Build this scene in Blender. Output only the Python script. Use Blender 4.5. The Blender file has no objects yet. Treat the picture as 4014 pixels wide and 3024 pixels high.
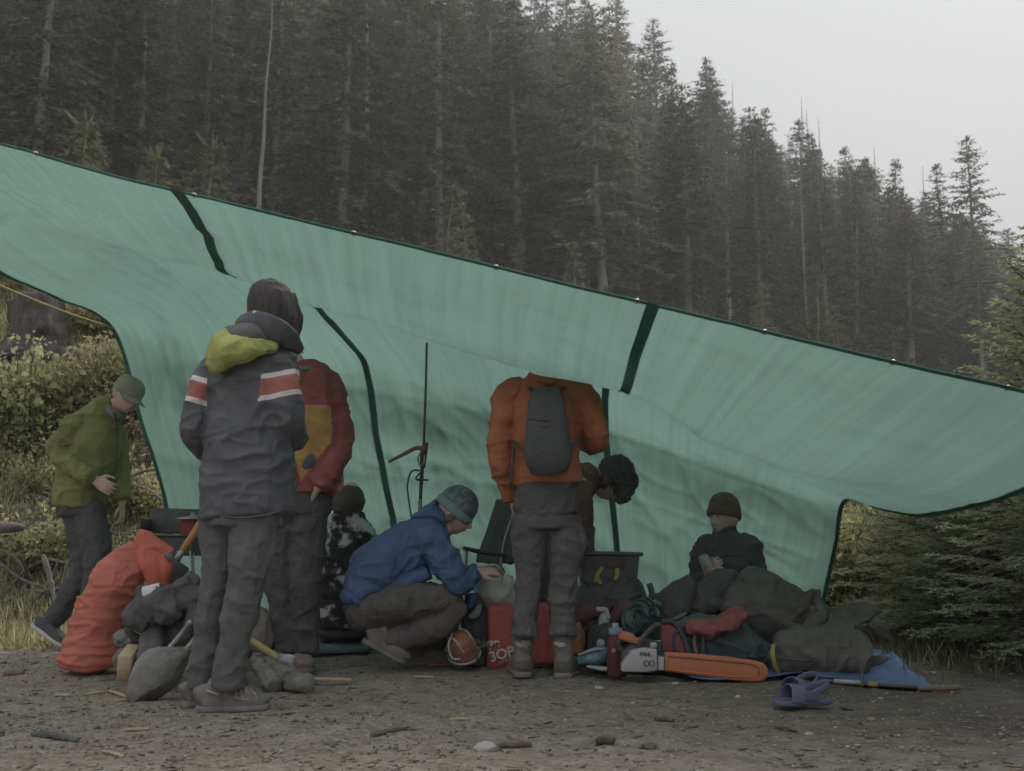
import bpy, bmesh, math, random
import numpy as np
from mathutils import Vector, Matrix

scene = bpy.context.scene
COL = scene.collection
R = math.radians

# ------------------------------------------------------------------ camera
CAM_H = 0.62
FPX = 4300.0
PITCH = math.atan(635.0 / FPX)
cam_d = bpy.data.cameras.new('camera')
cam = bpy.data.objects.new('camera', cam_d)
COL.objects.link(cam)
cam.location = (0, 0, CAM_H)
cam.rotation_euler = (math.pi / 2 + PITCH, 0, 0)
cam_d.sensor_width = 36.0
cam_d.lens = 36.0 * FPX / 4014.0
cam_d.clip_start = 0.05
cam_d.clip_end = 3000
cam_d.dof.use_dof = True
cam_d.dof.focus_distance = 5.2
cam_d.dof.aperture_fstop = 5.6
scene.camera = cam

# ------------------------------------------------------------------ world, overcast
world = bpy.data.worlds.new('World')
scene.world = world
world.use_nodes = True
nt = world.node_tree
nt.nodes.clear()
wo = nt.nodes.new('ShaderNodeOutputWorld')
bg = nt.nodes.new('ShaderNodeBackground')
skyt = nt.nodes.new('ShaderNodeTexSky')
skyt.sky_type = 'NISHITA'
skyt.sun_disc = False
skyt.sun_elevation = R(39)
skyt.sun_rotation = R(30)
skyt.air_density = 1.0
skyt.dust_density = 4.0
bw = nt.nodes.new('ShaderNodeHueSaturation')
bw.inputs['Saturation'].default_value = 0.12
mixw = nt.nodes.new('ShaderNodeMix')
mixw.data_type = 'RGBA'
mixw.inputs[0].default_value = 0.95
# cloud deck: evenly grey, brighter towards the zenith as an overcast sky is
tc = nt.nodes.new('ShaderNodeTexCoord')
sepw = nt.nodes.new('ShaderNodeSeparateXYZ')
nt.links.new(tc.outputs['Generated'], sepw.inputs[0])
rampw = nt.nodes.new('ShaderNodeValToRGB')
rampw.color_ramp.elements[0].position = 0.0
rampw.color_ramp.elements[0].color = (6.6, 6.65, 6.78, 1)
rampw.color_ramp.elements[1].position = 1.0
rampw.color_ramp.elements[1].color = (13.5, 13.65, 13.9, 1)
nt.links.new(sepw.outputs['Z'], rampw.inputs[0])
nzw = nt.nodes.new('ShaderNodeTexNoise')
nzw.inputs['Scale'].default_value = 2.2
nzw.inputs['Detail'].default_value = 4
nt.links.new(tc.outputs['Generated'], nzw.inputs['Vector'])
mr = nt.nodes.new('ShaderNodeMapRange')
mr.inputs['To Min'].default_value = 0.90
mr.inputs['To Max'].default_value = 1.10
nt.links.new(nzw.outputs['Fac'], mr.inputs['Value'])
mulw = nt.nodes.new('ShaderNodeMix')
mulw.data_type = 'RGBA'
mulw.blend_type = 'MULTIPLY'
mulw.inputs[0].default_value = 1.0
nt.links.new(rampw.outputs['Color'], mulw.inputs[6])
nt.links.new(mr.outputs['Result'], mulw.inputs[7])
nt.links.new(skyt.outputs['Color'], bw.inputs['Color'])
nt.links.new(bw.outputs['Color'], mixw.inputs[6])
nt.links.new(mulw.outputs[2], mixw.inputs[7])
nt.links.new(mixw.outputs[2], bg.inputs['Color'])
bg.inputs['Strength'].default_value = 0.0355
nt.links.new(bg.outputs[0], wo.inputs['Surface'])

sun_d = bpy.data.lights.new('sun', 'SUN')
sun_d.energy = 1.5
sun_d.angle = R(34)
sun_d.color = (1.0, 0.97, 0.93)
sun = bpy.data.objects.new('sun', sun_d)
COL.objects.link(sun)
sun.rotation_euler = (0, R(51), R(60))

vs = scene.view_settings
vs.view_transform = 'Standard'
vs.look = 'None'
vs.exposure = 1.0
vs.gamma = 1.0
scene.render.engine = 'CYCLES'
scene.cycles.use_denoising = True
scene.cycles.max_bounces = 6
scene.cycles.diffuse_bounces = 3
scene.cycles.transmission_bounces = 4
scene.cycles.transparent_max_bounces = 6
scene.cycles.volume_bounces = 1
scene.cycles.use_adaptive_sampling = True
scene.cycles.adaptive_threshold = 0.02
scene.cycles.caustics_reflective = False
scene.cycles.caustics_refractive = False

rng = np.random.default_rng(7)
random.seed(7)

# ------------------------------------------------------------------ helpers
_fw = np.array((0, math.cos(PITCH), math.sin(PITCH)))
_up = np.array((0, -math.sin(PITCH), math.cos(PITCH)))
_rt = np.array((1.0, 0, 0))


def ray(px, py):
    return _rt * ((px - 2007) / FPX) + _up * (-(py - 1512) / FPX) + _fw


def at(px, py, Y):
    d = ray(px, py)
    return np.array((0, 0, CAM_H)) + d * (Y / d[1])


def gnd(px, py):
    d = ray(px, py)
    return np.array((0, 0, CAM_H)) + d * (-CAM_H / d[2])


def m_(p, Y):
    """p source pixels at depth Y in metres"""
    return p * Y / FPX


def _hash(i, j, k, seed):
    h = (i * 374761393 + j * 668265263 + k * 1440662683 + seed * 974711) & 0xFFFFFFFF
    h = ((h ^ (h >> 13)) * 1274126177) & 0xFFFFFFFF
    h = h ^ (h >> 16)
    return (h & 0xFFFFFF) / float(0xFFFFFF)


def vnoise(p, seed=0):
    p = np.asarray(p, float)
    i = np.floor(p).astype(np.int64)
    f = p - i
    f = f * f * f * (f * (f * 6 - 15) + 10)
    r = 0
    for a in (0, 1):
        for b in (0, 1):
            for c in (0, 1):
                w = (f[:, 0] if a else 1 - f[:, 0]) * (f[:, 1] if b else 1 - f[:, 1]) * (f[:, 2] if c else 1 - f[:, 2])
                r = r + w * _hash(i[:, 0] + a, i[:, 1] + b, i[:, 2] + c, seed)
    return r * 2 - 1


def fbm(p, seed=0, oct=4):
    p = np.asarray(p, float)
    r, a, s = 0, 0.5, 1.0
    for o in range(oct):
        r = r + a * vnoise(p * s, seed + o * 17)
        a *= 0.5
        s *= 2.03
    return r


def ridge(p, seed=0):
    return (1 - np.abs(vnoise(p, seed))) ** 3


def sstep(a, b, x):
    t = np.clip((np.asarray(x, float) - a) / (b - a), 0, 1)
    return t * t * (3 - 2 * t)


def catmull(P, seg):
    P = np.asarray(P, float)
    k = len(P)
    if k == 2:
        t = np.linspace(0, 1, seg + 1)[:, None]
        return P[0] * (1 - t) + P[1] * t
    E = np.vstack([2 * P[0] - P[1], P, 2 * P[-1] - P[-2]])
    out = []
    for i in range(k - 1):
        a, b, c, d = E[i], E[i + 1], E[i + 2], E[i + 3]
        for t in np.arange(seg) / seg:
            out.append(0.5 * ((2 * b) + (c - a) * t + (2 * a - 5 * b + 4 * c - d) * t * t + (3 * b - a - 3 * c + d) * t ** 3))
    out.append(P[-1])
    return np.array(out)


def nrm(v):
    v = np.asarray(v, float)
    return v / (np.linalg.norm(v) + 1e-12)


def tube(pts, rad, n=14, seg=6, fold=0.0, ff=22.0, seed=0, ref=None, cap=True, power=2.0, skew=0.6, closed=False):
    """tapered tube through pts; rad: r or (rx, ry) per point; fold: amplitude of cloth folds in metres"""
    pts = np.asarray(pts, float)
    if np.isscalar(rad):
        rad = [rad] * len(pts)
    rr = np.array([(r, r) if np.isscalar(r) else r for r in rad], float)
    C = catmull(np.hstack([pts, rr]), seg)
    P, Rr = C[:, :3], np.maximum(C[:, 3:], 1e-4)
    k = len(P)
    T = np.gradient(P, axis=0)
    T /= np.linalg.norm(T, axis=1)[:, None] + 1e-12
    if ref is None:
        ref = np.array((1.0, 0, 0)) if abs(T[0][0]) < 0.8 else np.array((0, 0, 1.0))
    ref = np.asarray(ref, float)
    s_len = np.concatenate([[0], np.cumsum(np.linalg.norm(np.diff(P, axis=0), axis=1))])
    th = np.arange(n) * 2 * np.pi / n
    ct, st = np.cos(th), np.sin(th)
    if power != 2.0:
        e = 2.0 / power
        ct2, st2 = np.sign(ct) * np.abs(ct) ** e, np.sign(st) * np.abs(st) ** e
    else:
        ct2, st2 = ct, st
    V = []
    u = ref
    for i in range(k):
        u = u - T[i] * np.dot(u, T[i])
        u = nrm(u)
        w = np.cross(T[i], u)
        ring = P[i] + np.outer(ct2 * Rr[i, 0], u) + np.outer(st2 * Rr[i, 1], w)
        if fold:
            q = np.stack([ct * 1.1 + seed * 3.1, st * 1.1, np.full(n, s_len[i] * ff) + skew * ff * 0.08 * st], 1)
            d = fold * (vnoise(q, seed) * 0.8 + 0.6 * vnoise(q * 2.1, seed + 5))
            ring = ring + d[:, None] * (np.outer(ct2, u) + np.outer(st2, w))
        V.append(ring)
    V = np.vstack(V)
    F = []
    kk = k if closed else k - 1
    for i in range(kk):
        a, b = i * n, ((i + 1) % k) * n
        for j in range(n):
            j2 = (j + 1) % n
            F.append((a + j, a + j2, b + j2, b + j))
    if cap and not closed:
        c0 = len(V)
        V = np.vstack([V, P[0] - T[0] * min(Rr[0]) * 0.35, P[-1] + T[-1] * min(Rr[-1]) * 0.35])
        for j in range(n):
            j2 = (j + 1) % n
            F.append((c0, j2, j))
            F.append((c0 + 1, (k - 1) * n + j, (k - 1) * n + j2))
    return V, F


def join(parts):
    V, F, o = [], [], 0
    for v, f in parts:
        v = np.asarray(v, float)
        V.append(v)
        F += [tuple(i + o for i in q) for q in f]
        o += len(v)
    return np.vstack(V), F


def xf(vf, M):
    v, f = vf
    M = np.array(M)
    return v @ M[:3, :3].T + M[:3, 3], f


def frame(x, y, z, o=(0, 0, 0)):
    M = np.eye(4)
    M[:3, 0], M[:3, 1], M[:3, 2], M[:3, 3] = x, y, z, o
    return M


def rotz(a):
    c, s = math.cos(a), math.sin(a)
    M = np.eye(4)
    M[0, 0], M[0, 1], M[1, 0], M[1, 1] = c, -s, s, c
    return M


def trs(loc=(0, 0, 0), rot=(0, 0, 0), sc=(1, 1, 1)):
    from mathutils import Euler
    return np.array(Matrix.LocRotScale(Vector(loc), Euler(rot), Vector(sc)))


def box(sx, sy, sz, bev=0.0, seg=1, c=(0, 0, 0)):
    bm = bmesh.new()
    bmesh.ops.create_cube(bm, size=1.0)
    for v in bm.verts:
        v.co = Vector((v.co.x * sx, v.co.y * sy, v.co.z * sz))
    if bev:
        bmesh.ops.bevel(bm, geom=bm.edges[:], offset=bev, segments=seg, affect='EDGES', profile=0.5)
    V = np.array([v.co[:] for v in bm.verts]) + np.array(c)
    bm.verts.index_update()
    F = [tuple(v.index for v in f.verts) for f in bm.faces]
    bm.free()
    return V, F


def lathe(prof, n=20, close=True):
    prof = [(max(r, 0.0004), z) for r, z in prof]
    th = np.arange(n) * 2 * np.pi / n
    V = np.vstack([np.stack([r * np.cos(th), r * np.sin(th), np.full(n, z)], 1) for r, z in prof])
    F = []
    for i in range(len(prof) - 1):
        for j in range(n):
            j2 = (j + 1) % n
            F.append((i * n + j, i * n + j2, (i + 1) * n + j2, (i + 1) * n + j))
    if close:
        F.append(tuple(range(n - 1, -1, -1)))
        F.append(tuple((len(prof) - 1) * n + j for j in range(n)))
    return V, F


def blob(c, r, n=24, amp=0.15, fr=1.5, seed=0, flat=None):
    """lumpy ellipsoid (stones)"""
    bm = bmesh.new()
    bmesh.ops.create_icosphere(bm, subdivisions=n if n < 7 else 3, radius=1)
    V = np.array([v.co[:] for v in bm.verts])
    F = [tuple(v.index for v in f.verts) for f in bm.faces]
    bm.free()
    d = 1 + amp * (vnoise(V * fr + seed * 7.3, seed) + 0.5 * vnoise(V * fr * 2.3, seed + 3))
    V = V * d[:, None]
    if amp > 0.12:      # broken faces
        rg = np.random.default_rng(seed + 400)
        for _ in range(13):
            nn = nrm(rg.normal(0, 1, 3))
            over = np.maximum(V @ nn - rg.uniform(0.62, 0.9), 0)
            V = V - np.outer(over * 0.92, nn)
        V = V * (1 + 0.035 * fbm(V * 7, seed + 9, 3))[:, None]
    if flat is not None:
        V[:, 2] = np.maximum(V[:, 2], -flat)
    return V * np.asarray(r) + np.asarray(c), F


def to_mesh(name, vf, smooth=True):
    v, f = vf
    me = bpy.data.meshes.new(name)
    me.from_pydata(np.asarray(v).tolist(), [], f)
    me.validate(verbose=False)
    if smooth:
        me.polygons.foreach_set('use_smooth', [True] * len(me.polygons))
    me.update()
    return me


WL = {}


def put(name, me, mat, parent=None, base=None):
    """link one mesh object; vertices are given in world space"""
    if not isinstance(me, bpy.types.Mesh):
        me = to_mesh(name, me)
    if parent is not None:
        loc = WL[parent.name]
    elif base is not None:
        loc = np.asarray(base, float)
    else:
        co = np.empty(len(me.vertices) * 3)
        me.vertices.foreach_get('co', co)
        co = co.reshape(-1, 3)
        loc = np.array([(co[:, 0].min() + co[:, 0].max()) / 2, (co[:, 1].min() + co[:, 1].max()) / 2, co[:, 2].min()])
    me.transform(Matrix.Translation(Vector(-loc)))
    me.name = name
    o = bpy.data.objects.new(name, me)
    COL.objects.link(o)
    if isinstance(mat, (list, tuple)):
        for x in mat:
            me.materials.append(x)
    elif mat is not None:
        me.materials.append(mat)
    if parent is not None:
        o.parent = parent
    else:
        o.location = loc
    WL[o.name] = loc
    return o


def tag(o, label=None, cat=None, group=None, kind=None):
    if label:
        o['label'] = label
    if cat:
        o['category'] = cat
    if group:
        o['group'] = group
    if kind:
        o['kind'] = kind
    return o


def thing(name, label, cat, loc, group=None):
    o = bpy.data.objects.new(name, None)
    COL.objects.link(o)
    o.location = Vector(loc)
    o.empty_display_size = 0.1
    WL[o.name] = np.asarray(loc, float)
    return tag(o, label, cat, group)


def copy_tree(root, loc, rz=0.0, sc=1.0, label=None, group=None):
    r = root.copy()
    COL.objects.link(r)
    r.location = Vector(loc)
    r.rotation_euler = (0, 0, rz)
    r.scale = (sc, sc, sc) if np.isscalar(sc) else sc
    if label:
        r['label'] = label
    if group:
        r['group'] = group
    for ch in root.children:
        c = ch.copy()
        COL.objects.link(c)
        c.parent = r
        for g in ch.children:
            d = g.copy()
            COL.objects.link(d)
            d.parent = c
    return r


def soft(name, parts, voxel=0.008, smooth=3, wr=None, seed=0):
    """closed shapes -> one continuous surface (voxel remesh), smoothed, with cloth wrinkles
    wr: list of (amplitude, (fx, fy, fz), kind)"""
    me = to_mesh(name, join(parts))
    o = bpy.data.objects.new('tmp', me)
    COL.objects.link(o)
    md = o.modifiers.new('r', 'REMESH')
    md.mode = 'VOXEL'
    md.voxel_size = voxel
    md.use_smooth_shade = True
    if smooth:
        ms = o.modifiers.new('s', 'SMOOTH')
        ms.factor = 0.5
        ms.iterations = smooth
    dg = bpy.context.evaluated_depsgraph_get()
    dg.update()
    out = bpy.data.meshes.new_from_object(o.evaluated_get(dg))
    bpy.data.objects.remove(o)
    bpy.data.meshes.remove(me)
    if wr:
        n = len(out.vertices)
        co = np.empty(n * 3)
        no = np.empty(n * 3)
        out.vertices.foreach_get('co', co)
        out.vertex_normals.foreach_get('vector', no)
        co, no = co.reshape(-1, 3), no.reshape(-1, 3)
        d = np.zeros(n)
        for amp, fr, kind in wr:
            q = co * np.asarray(fr)
            wq = q + 0.5 * np.stack([vnoise(q * 0.7, seed + 1), vnoise(q * 0.7, seed + 2), vnoise(q * 0.7, seed + 3)], 1)
            if kind == 'r':
                d += amp * (ridge(wq, seed + 9) - 0.35)
            else:
                d += amp * fbm(wq, seed + 11, 3)
        co = co + no * d[:, None]
        out.vertices.foreach_set('co', co.ravel())
    out.polygons.foreach_set('use_smooth', [True] * len(out.polygons))
    out.update()
    return out


def split(me, classify, k):
    """cut one surface into k meshes by a face classifier(face centres) -> class index"""
    n = len(me.polygons)
    c = np.empty(n * 3)
    me.polygons.foreach_get('center', c)
    cl = classify(c.reshape(-1, 3))
    res = []
    for q in range(k):
        bm = bmesh.new()
        bm.from_mesh(me)
        bm.faces.ensure_lookup_table()
        bmesh.ops.delete(bm, geom=[f for f in bm.faces if cl[f.index] != q], context='FACES')
        m = bpy.data.meshes.new('s')
        bm.to_mesh(m)
        bm.free()
        res.append(m)
    bpy.data.meshes.remove(me)
    return res


# ------------------------------------------------------------------ materials
_mats = {}


def M(name, col, rough=0.8, var=0.18, vs=6.0, bump=0.15, bs=40.0, spec=0.25, col2=None, stretch=None, metal=0.0, fine=0.0, bd=0.01):
    if name in _mats:
        return _mats[name]
    m = bpy.data.materials.new(name)
    m.use_nodes = True
    t = m.node_tree
    b = t.nodes['Principled BSDF']
    b.inputs['Roughness'].default_value = rough
    b.inputs['Specular IOR Level'].default_value = spec
    b.inputs['Metallic'].default_value = metal
    co = t.nodes.new('ShaderNodeTexCoord')
    src = co.outputs['Object']
    if stretch:
        mp = t.nodes.new('ShaderNodeMapping')
        mp.inputs['Scale'].default_value = stretch
        t.links.new(src, mp.inputs[0])
        src = mp.outputs[0]
    nz = t.nodes.new('ShaderNodeTexNoise')
    nz.inputs['Scale'].default_value = vs
    nz.inputs['Detail'].default_value = 6
    nz.inputs['Roughness'].default_value = 0.62
    t.links.new(src, nz.inputs['Vector'])
    rp = t.nodes.new('ShaderNodeValToRGB')
    c = np.array(col) * 1.10 + 0.060 * (1 - metal)
    if col2 is not None:
        col2 = np.array(col2) * 1.10 + 0.060
    lo, hi = (c * (1 - var), c * (1 + var)) if col2 is None else (c, np.array(col2))
    rp.color_ramp.elements[0].position = 0.32
    rp.color_ramp.elements[0].color = (*lo, 1)
    rp.color_ramp.elements[1].position = 0.68
    rp.color_ramp.elements[1].color = (*hi, 1)
    t.links.new(nz.outputs['Fac'], rp.inputs[0])
    t.links.new(rp.outputs[0], b.inputs['Base Color'])
    if bump:
        nb = t.nodes.new('ShaderNodeTexNoise')
        nb.inputs['Scale'].default_value = bs
        nb.inputs['Detail'].default_value = 5
        t.links.new(src, nb.inputs['Vector'])
        bp = t.nodes.new('ShaderNodeBump')
        bp.inputs['Strength'].default_value = bump
        bp.inputs['Distance'].default_value = bd
        t.links.new(nb.outputs['Fac'], bp.inputs['Height'])
        t.links.new(bp.outputs[0], b.inputs['Normal'])
    _mats[name] = m
    return m


def leaf_mat(name, c1, c2, trans=0.3, tipcol=None):
    """foliage: colour differs leaf by leaf and tree by tree"""
    if name in _mats:
        return _mats[name]
    m = bpy.data.materials.new(name)
    m.use_nodes = True
    t = m.node_tree
    t.nodes.clear()
    out = t.nodes.new('ShaderNodeOutputMaterial')
    geo = t.nodes.new('ShaderNodeNewGeometry')
    oi = t.nodes.new('ShaderNodeObjectInfo')
    rp = t.nodes.new('ShaderNodeValToRGB')
    rp.color_ramp.elements[0].color = (*c1, 1)
    rp.color_ramp.elements[1].color = (*c2, 1)
    if tipcol:
        e = rp.color_ramp.elements.new(0.9)
        e.color = (*c2, 1)
        rp.color_ramp.elements[2].color = (*tipcol, 1)
    t.links.new(geo.outputs['Random Per Island'], rp.inputs[0])
    hs = t.nodes.new('ShaderNodeHueSaturation')
    hs.inputs['Saturation'].default_value = 0.9
    mr1 = t.nodes.new('ShaderNodeMapRange')
    mr1.inputs['To Min'].default_value = 0.47
    mr1.inputs['To Max'].default_value = 0.525
    t.links.new(oi.outputs['Random'], mr1.inputs['Value'])
    t.links.new(mr1.outputs[0], hs.inputs['Hue'])
    mr2 = t.nodes.new('ShaderNodeMapRange')
    mr2.inputs['To Min'].default_value = 0.72
    mr2.inputs['To Max'].default_value = 1.3
    ml = t.nodes.new('ShaderNodeMath')
    ml.operation = 'FRACT'
    mm = t.nodes.new('ShaderNodeMath')
    mm.operation = 'MULTIPLY'
    mm.inputs[1].default_value = 7.13
    t.links.new(oi.outputs['Random'], mm.inputs[0])
    t.links.new(mm.outputs[0], ml.inputs[0])
    t.links.new(ml.outputs[0], mr2.inputs['Value'])
    t.links.new(mr2.outputs[0], hs.inputs['Value'])
    t.links.new(rp.outputs[0], hs.inputs['Color'])
    d = t.nodes.new('ShaderNodeBsdfDiffuse')
    tr = t.nodes.new('ShaderNodeBsdfTranslucent')
    mx = t.nodes.new('ShaderNodeMixShader')
    mx.inputs[0].default_value = trans
    t.links.new(hs.outputs[0], d.inputs[0])
    t.links.new(hs.outputs[0], tr.inputs[0])
    t.links.new(d.outputs[0], mx.inputs[1])
    t.links.new(tr.outputs[0], mx.inputs[2])
    t.links.new(mx.outputs[0], out.inputs['Surface'])
    _mats[name] = m
    return m


# ------------------------------------------------------------------ ground
def terrain(x, y):
    x = np.asarray(x, float)
    y = np.asarray(y, float)
    bh = 4.1 + (1.25 - 4.1) * sstep(-4.5, 3.5, x)
    y0 = 7.7 + 0.5 * sstep(-3, 3, x)
    s = np.clip((y - y0) / 7.0, 0, 1)
    bank = bh * (0.55 * s + 0.45 * s * s * (3 - 2 * s))
    far = 0.135 * np.clip(y - 15, 0, 70)
    d = np.clip((y - 72) * 0.80 - (x - 10) * 0.62, 0, 118)
    d2 = np.clip((y - 28) * 0.5, 0, 200) * (1 - sstep(-45, -5, x))
    hill = 0.56 * d + 0.10 * d2
    side = -0.04 * np.clip(x - 3, 0, 30)
    q = np.stack([x.ravel() * 0.35, y.ravel() * 0.35, np.zeros(x.size)], 1)
    rough = fbm(q, 3, 4).reshape(x.shape) * 0.55 * sstep(8.2, 12, y)
    q2 = np.stack([x.ravel() * 2.3, y.ravel() * 2.3, np.zeros(x.size)], 1)
    near = fbm(q2, 5, 4).reshape(x.shape) * 0.018 * (1 - sstep(9, 14, y))
    return bank + far + hill + side * sstep(9, 20, y) + rough + near


def hit(px, py, lo=5.0, hi=60.0):
    """where the line of sight through a pixel meets the terrain"""
    ys = np.linspace(lo, hi, 1200)
    d = ray(px, py)
    P_ = np.array((0, 0, CAM_H)) + d[None] * (ys / d[1])[:, None]
    below = np.nonzero(P_[:, 2] < terrain(P_[:, 0], P_[:, 1]))[0]
    return P_[below[0]] if len(below) else P_[-1]


def tz(x, y):
    return float(terrain(np.array([x]), np.array([y]))[0])


def ax(lo, hi, fine_lo, fine_hi, step, grow):
    a = list(np.arange(fine_lo, fine_hi, step))
    s = step
    while a[-1] < hi:
        s *= grow
        a.append(a[-1] + s)
    s = step
    b = [fine_lo]
    while b[-1] > lo:
        s *= grow
        b.append(b[-1] - s)
    return np.array(b[:0:-1] + a)


gx = ax(-140, 140, -4.5, 4.5, 0.035, 1.06)
gy = ax(-32, 180, 2.6, 9.5, 0.035, 1.05)
X, Yg = np.meshgrid(gx, gy)
Z = terrain(X, Yg)
nx, ny = len(gx), len(gy)
V = np.stack([X.ravel(), Yg.ravel(), Z.ravel()], 1)
# pebbly relief close to the camera
near = (V[:, 1] < 9.5) & (np.abs(V[:, 0]) < 4.6)
V[near, 2] += 0.008 * fbm(V[near] * np.array((14, 14, 0)), 21, 3)
ii = np.arange(ny - 1)[:, None] * nx + np.arange(nx - 1)[None, :]
Fq = np.stack([ii, ii + 1, ii + nx + 1, ii + nx], -1).reshape(-1, 4)


def ground_mat():
    m = bpy.data.materials.new('gravel_and_forest_floor')
    m.use_nodes = True
    t = m.node_tree
    b = t.nodes['Principled BSDF']
    b.inputs['Roughness'].default_value = 0.85
    b.inputs['Specular IOR Level'].default_value = 0.2
    N = t.nodes.new
    L = t.links.new
    co = N('ShaderNodeTexCoord')

    def noise(scale, detail=6, rough=0.65):
        n = N('ShaderNodeTexNoise')
        n.inputs['Scale'].default_value = scale
        n.inputs['Detail'].default_value = detail
        n.inputs['Roughness'].default_value = rough
        L(co.outputs['Object'], n.inputs['Vector'])
        return n

    def ramp(src, *els):
        r = N('ShaderNodeValToRGB')
        while len(r.color_ramp.elements) < len(els):
            r.color_ramp.elements.new(0.5)
        for e, (p, c) in zip(r.color_ramp.elements, els):
            e.position = p
            e.color = (*c, 1)
        L(src, r.inputs[0])
        return r

    def mix(f, a, b_, mode='MIX'):
        x = N('ShaderNodeMix')
        x.data_type = 'RGBA'
        x.blend_type = mode
        if isinstance(f, float):
            x.inputs[0].default_value = f
        else:
            L(f, x.inputs[0])
        L(a, x.inputs[6])
        L(b_, x.inputs[7])
        return x.outputs[2]

    n1 = noise(1.3)
    base = ramp(n1.outputs['Fac'], (0.3, (0.29, 0.255, 0.215)), (0.55, (0.38, 0.342, 0.296)), (0.75, (0.43, 0.392, 0.345)))
    vo = N('ShaderNodeTexVoronoi')
    vo.inputs['Scale'].default_value = 62
    vo.inputs['Randomness'].default_value = 1
    L(co.outputs['Object'], vo.inputs['Vector'])
    sp = N('ShaderNodeSeparateColor')
    L(vo.outputs['Color'], sp.inputs[0])
    peb = ramp(sp.outputs[0], (0.0, (0.20, 0.175, 0.147)), (0.55, (0.31, 0.276, 0.236)), (0.9, (0.37, 0.336, 0.292)), (1.0, (0.46, 0.432, 0.392)))
    grav = mix(0.55, base.outputs[0], peb.outputs[0])
    n2 = noise(9, 8, 0.7)
    dirt = ramp(n2.outputs['Fac'], (0.38, (0.60, 0.56, 0.52)), (0.62, (1, 1, 1)))
    grav = mix(0.75, grav, dirt.outputs[0], 'MULTIPLY')
    n3 = noise(2.1, 9, 0.75)
    flo = ramp(n3.outputs['Fac'], (0.3, (0.08, 0.07, 0.05)), (0.5, (0.12, 0.115, 0.065)), (0.7, (0.19, 0.165, 0.11)))
    sx = N('ShaderNodeSeparateXYZ')
    L(co.outputs['Object'], sx.inputs[0])
    n4 = noise(0.9, 5)
    ad = N('ShaderNodeMath')
    ad.operation = 'MULTIPLY_ADD'
    ad.inputs[1].default_value = 2.4
    L(n4.outputs['Fac'], ad.inputs[0])
    L(sx.outputs['Y'], ad.inputs[2])
    # the pad's edge swings towards the camera at the right
    rx = N('ShaderNodeMath')
    rx.operation = 'MAXIMUM'
    rx.inputs[1].default_value = 1.2
    L(sx.outputs['X'], rx.inputs[0])
    ad2 = N('ShaderNodeMath')
    ad2.operation = 'MULTIPLY_ADD'
    ad2.inputs[1].default_value = 0.55
    L(rx.outputs[0], ad2.inputs[0])
    L(ad.outputs[0], ad2.inputs[2])
    mr = N('ShaderNodeMapRange')
    mr.inputs['From Min'].default_value = 8.7
    mr.inputs['From Max'].default_value = 9.6
    L(ad2.outputs[0], mr.inputs['Value'])
    # shade of the trees painted into the gravel colour, darkening towards the right
    shade_col = ramp(n2.outputs['Fac'], (0.35, (0.07, 0.062, 0.052)), (0.5, (0.11, 0.10, 0.086)), (0.7, (0.16, 0.148, 0.13)))
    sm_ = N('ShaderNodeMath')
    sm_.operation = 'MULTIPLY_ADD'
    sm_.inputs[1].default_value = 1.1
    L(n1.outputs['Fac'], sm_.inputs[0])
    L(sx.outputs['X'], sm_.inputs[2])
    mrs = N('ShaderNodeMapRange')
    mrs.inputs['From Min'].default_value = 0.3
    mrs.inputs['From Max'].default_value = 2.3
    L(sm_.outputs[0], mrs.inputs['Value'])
    grav = mix(mrs.outputs[0], grav, shade_col.outputs[0])
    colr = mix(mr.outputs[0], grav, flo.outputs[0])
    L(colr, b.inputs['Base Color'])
    bp = N('ShaderNodeBump')
    bp.inputs['Strength'].default_value = 0.7
    bp.inputs['Distance'].default_value = 0.012
    hh = N('ShaderNodeMath')
    hh.operation = 'MULTIPLY_ADD'
    hh.inputs[1].default_value = -1.2
    L(vo.outputs['Distance'], hh.inputs[0])
    L(n2.outputs['Fac'], hh.inputs[2])
    L(hh.outputs[0], bp.inputs['Height'])
    L(bp.outputs[0], b.inputs['Normal'])
    return m


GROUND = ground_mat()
me = bpy.data.meshes.new('ground')
me.vertices.add(len(V))
me.vertices.foreach_set('co', V.ravel())
me.loops.add(len(Fq) * 4)
me.loops.foreach_set('vertex_index', Fq.ravel())
me.polygons.add(len(Fq))
me.polygons.foreach_set('loop_start', np.arange(len(Fq)) * 4)
me.polygons.foreach_set('use_smooth', np.ones(len(Fq), bool))
me.update()
me.validate()
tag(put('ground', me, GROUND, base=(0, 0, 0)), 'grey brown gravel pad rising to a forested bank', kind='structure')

# ------------------------------------------------------------------ forest
def quads(P0, D, W, L, wid):
    """diamond leaves: base P0, direction D, side W, length L, half width wid"""
    k = len(P0)
    L = np.broadcast_to(L, (k,))[:, None]
    wid = np.broadcast_to(wid, (k,))[:, None]
    mid = P0 + D * L * 0.45
    V = np.stack([P0, mid + W * wid, P0 + D * L, mid - W * wid], 1).reshape(-1, 3)
    F = (np.arange(k)[:, None] * 4 + np.arange(4)[None, :])
    return V, F


def fast_mesh(name, V, F):
    me = bpy.data.meshes.new(name)
    F = np.asarray(F)
    me.vertices.add(len(V))
    me.vertices.foreach_set('co', np.asarray(V, float).ravel())
    me.loops.add(F.size)
    me.loops.foreach_set('vertex_index', F.ravel().astype(np.int32))
    me.polygons.add(len(F))
    me.polygons.foreach_set('loop_start', np.arange(len(F)) * F.shape[1])
    me.update()
    me.validate()
    return me


def unit(v):
    return v / (np.linalg.norm(v, axis=1)[:, None] + 1e-9)


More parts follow.
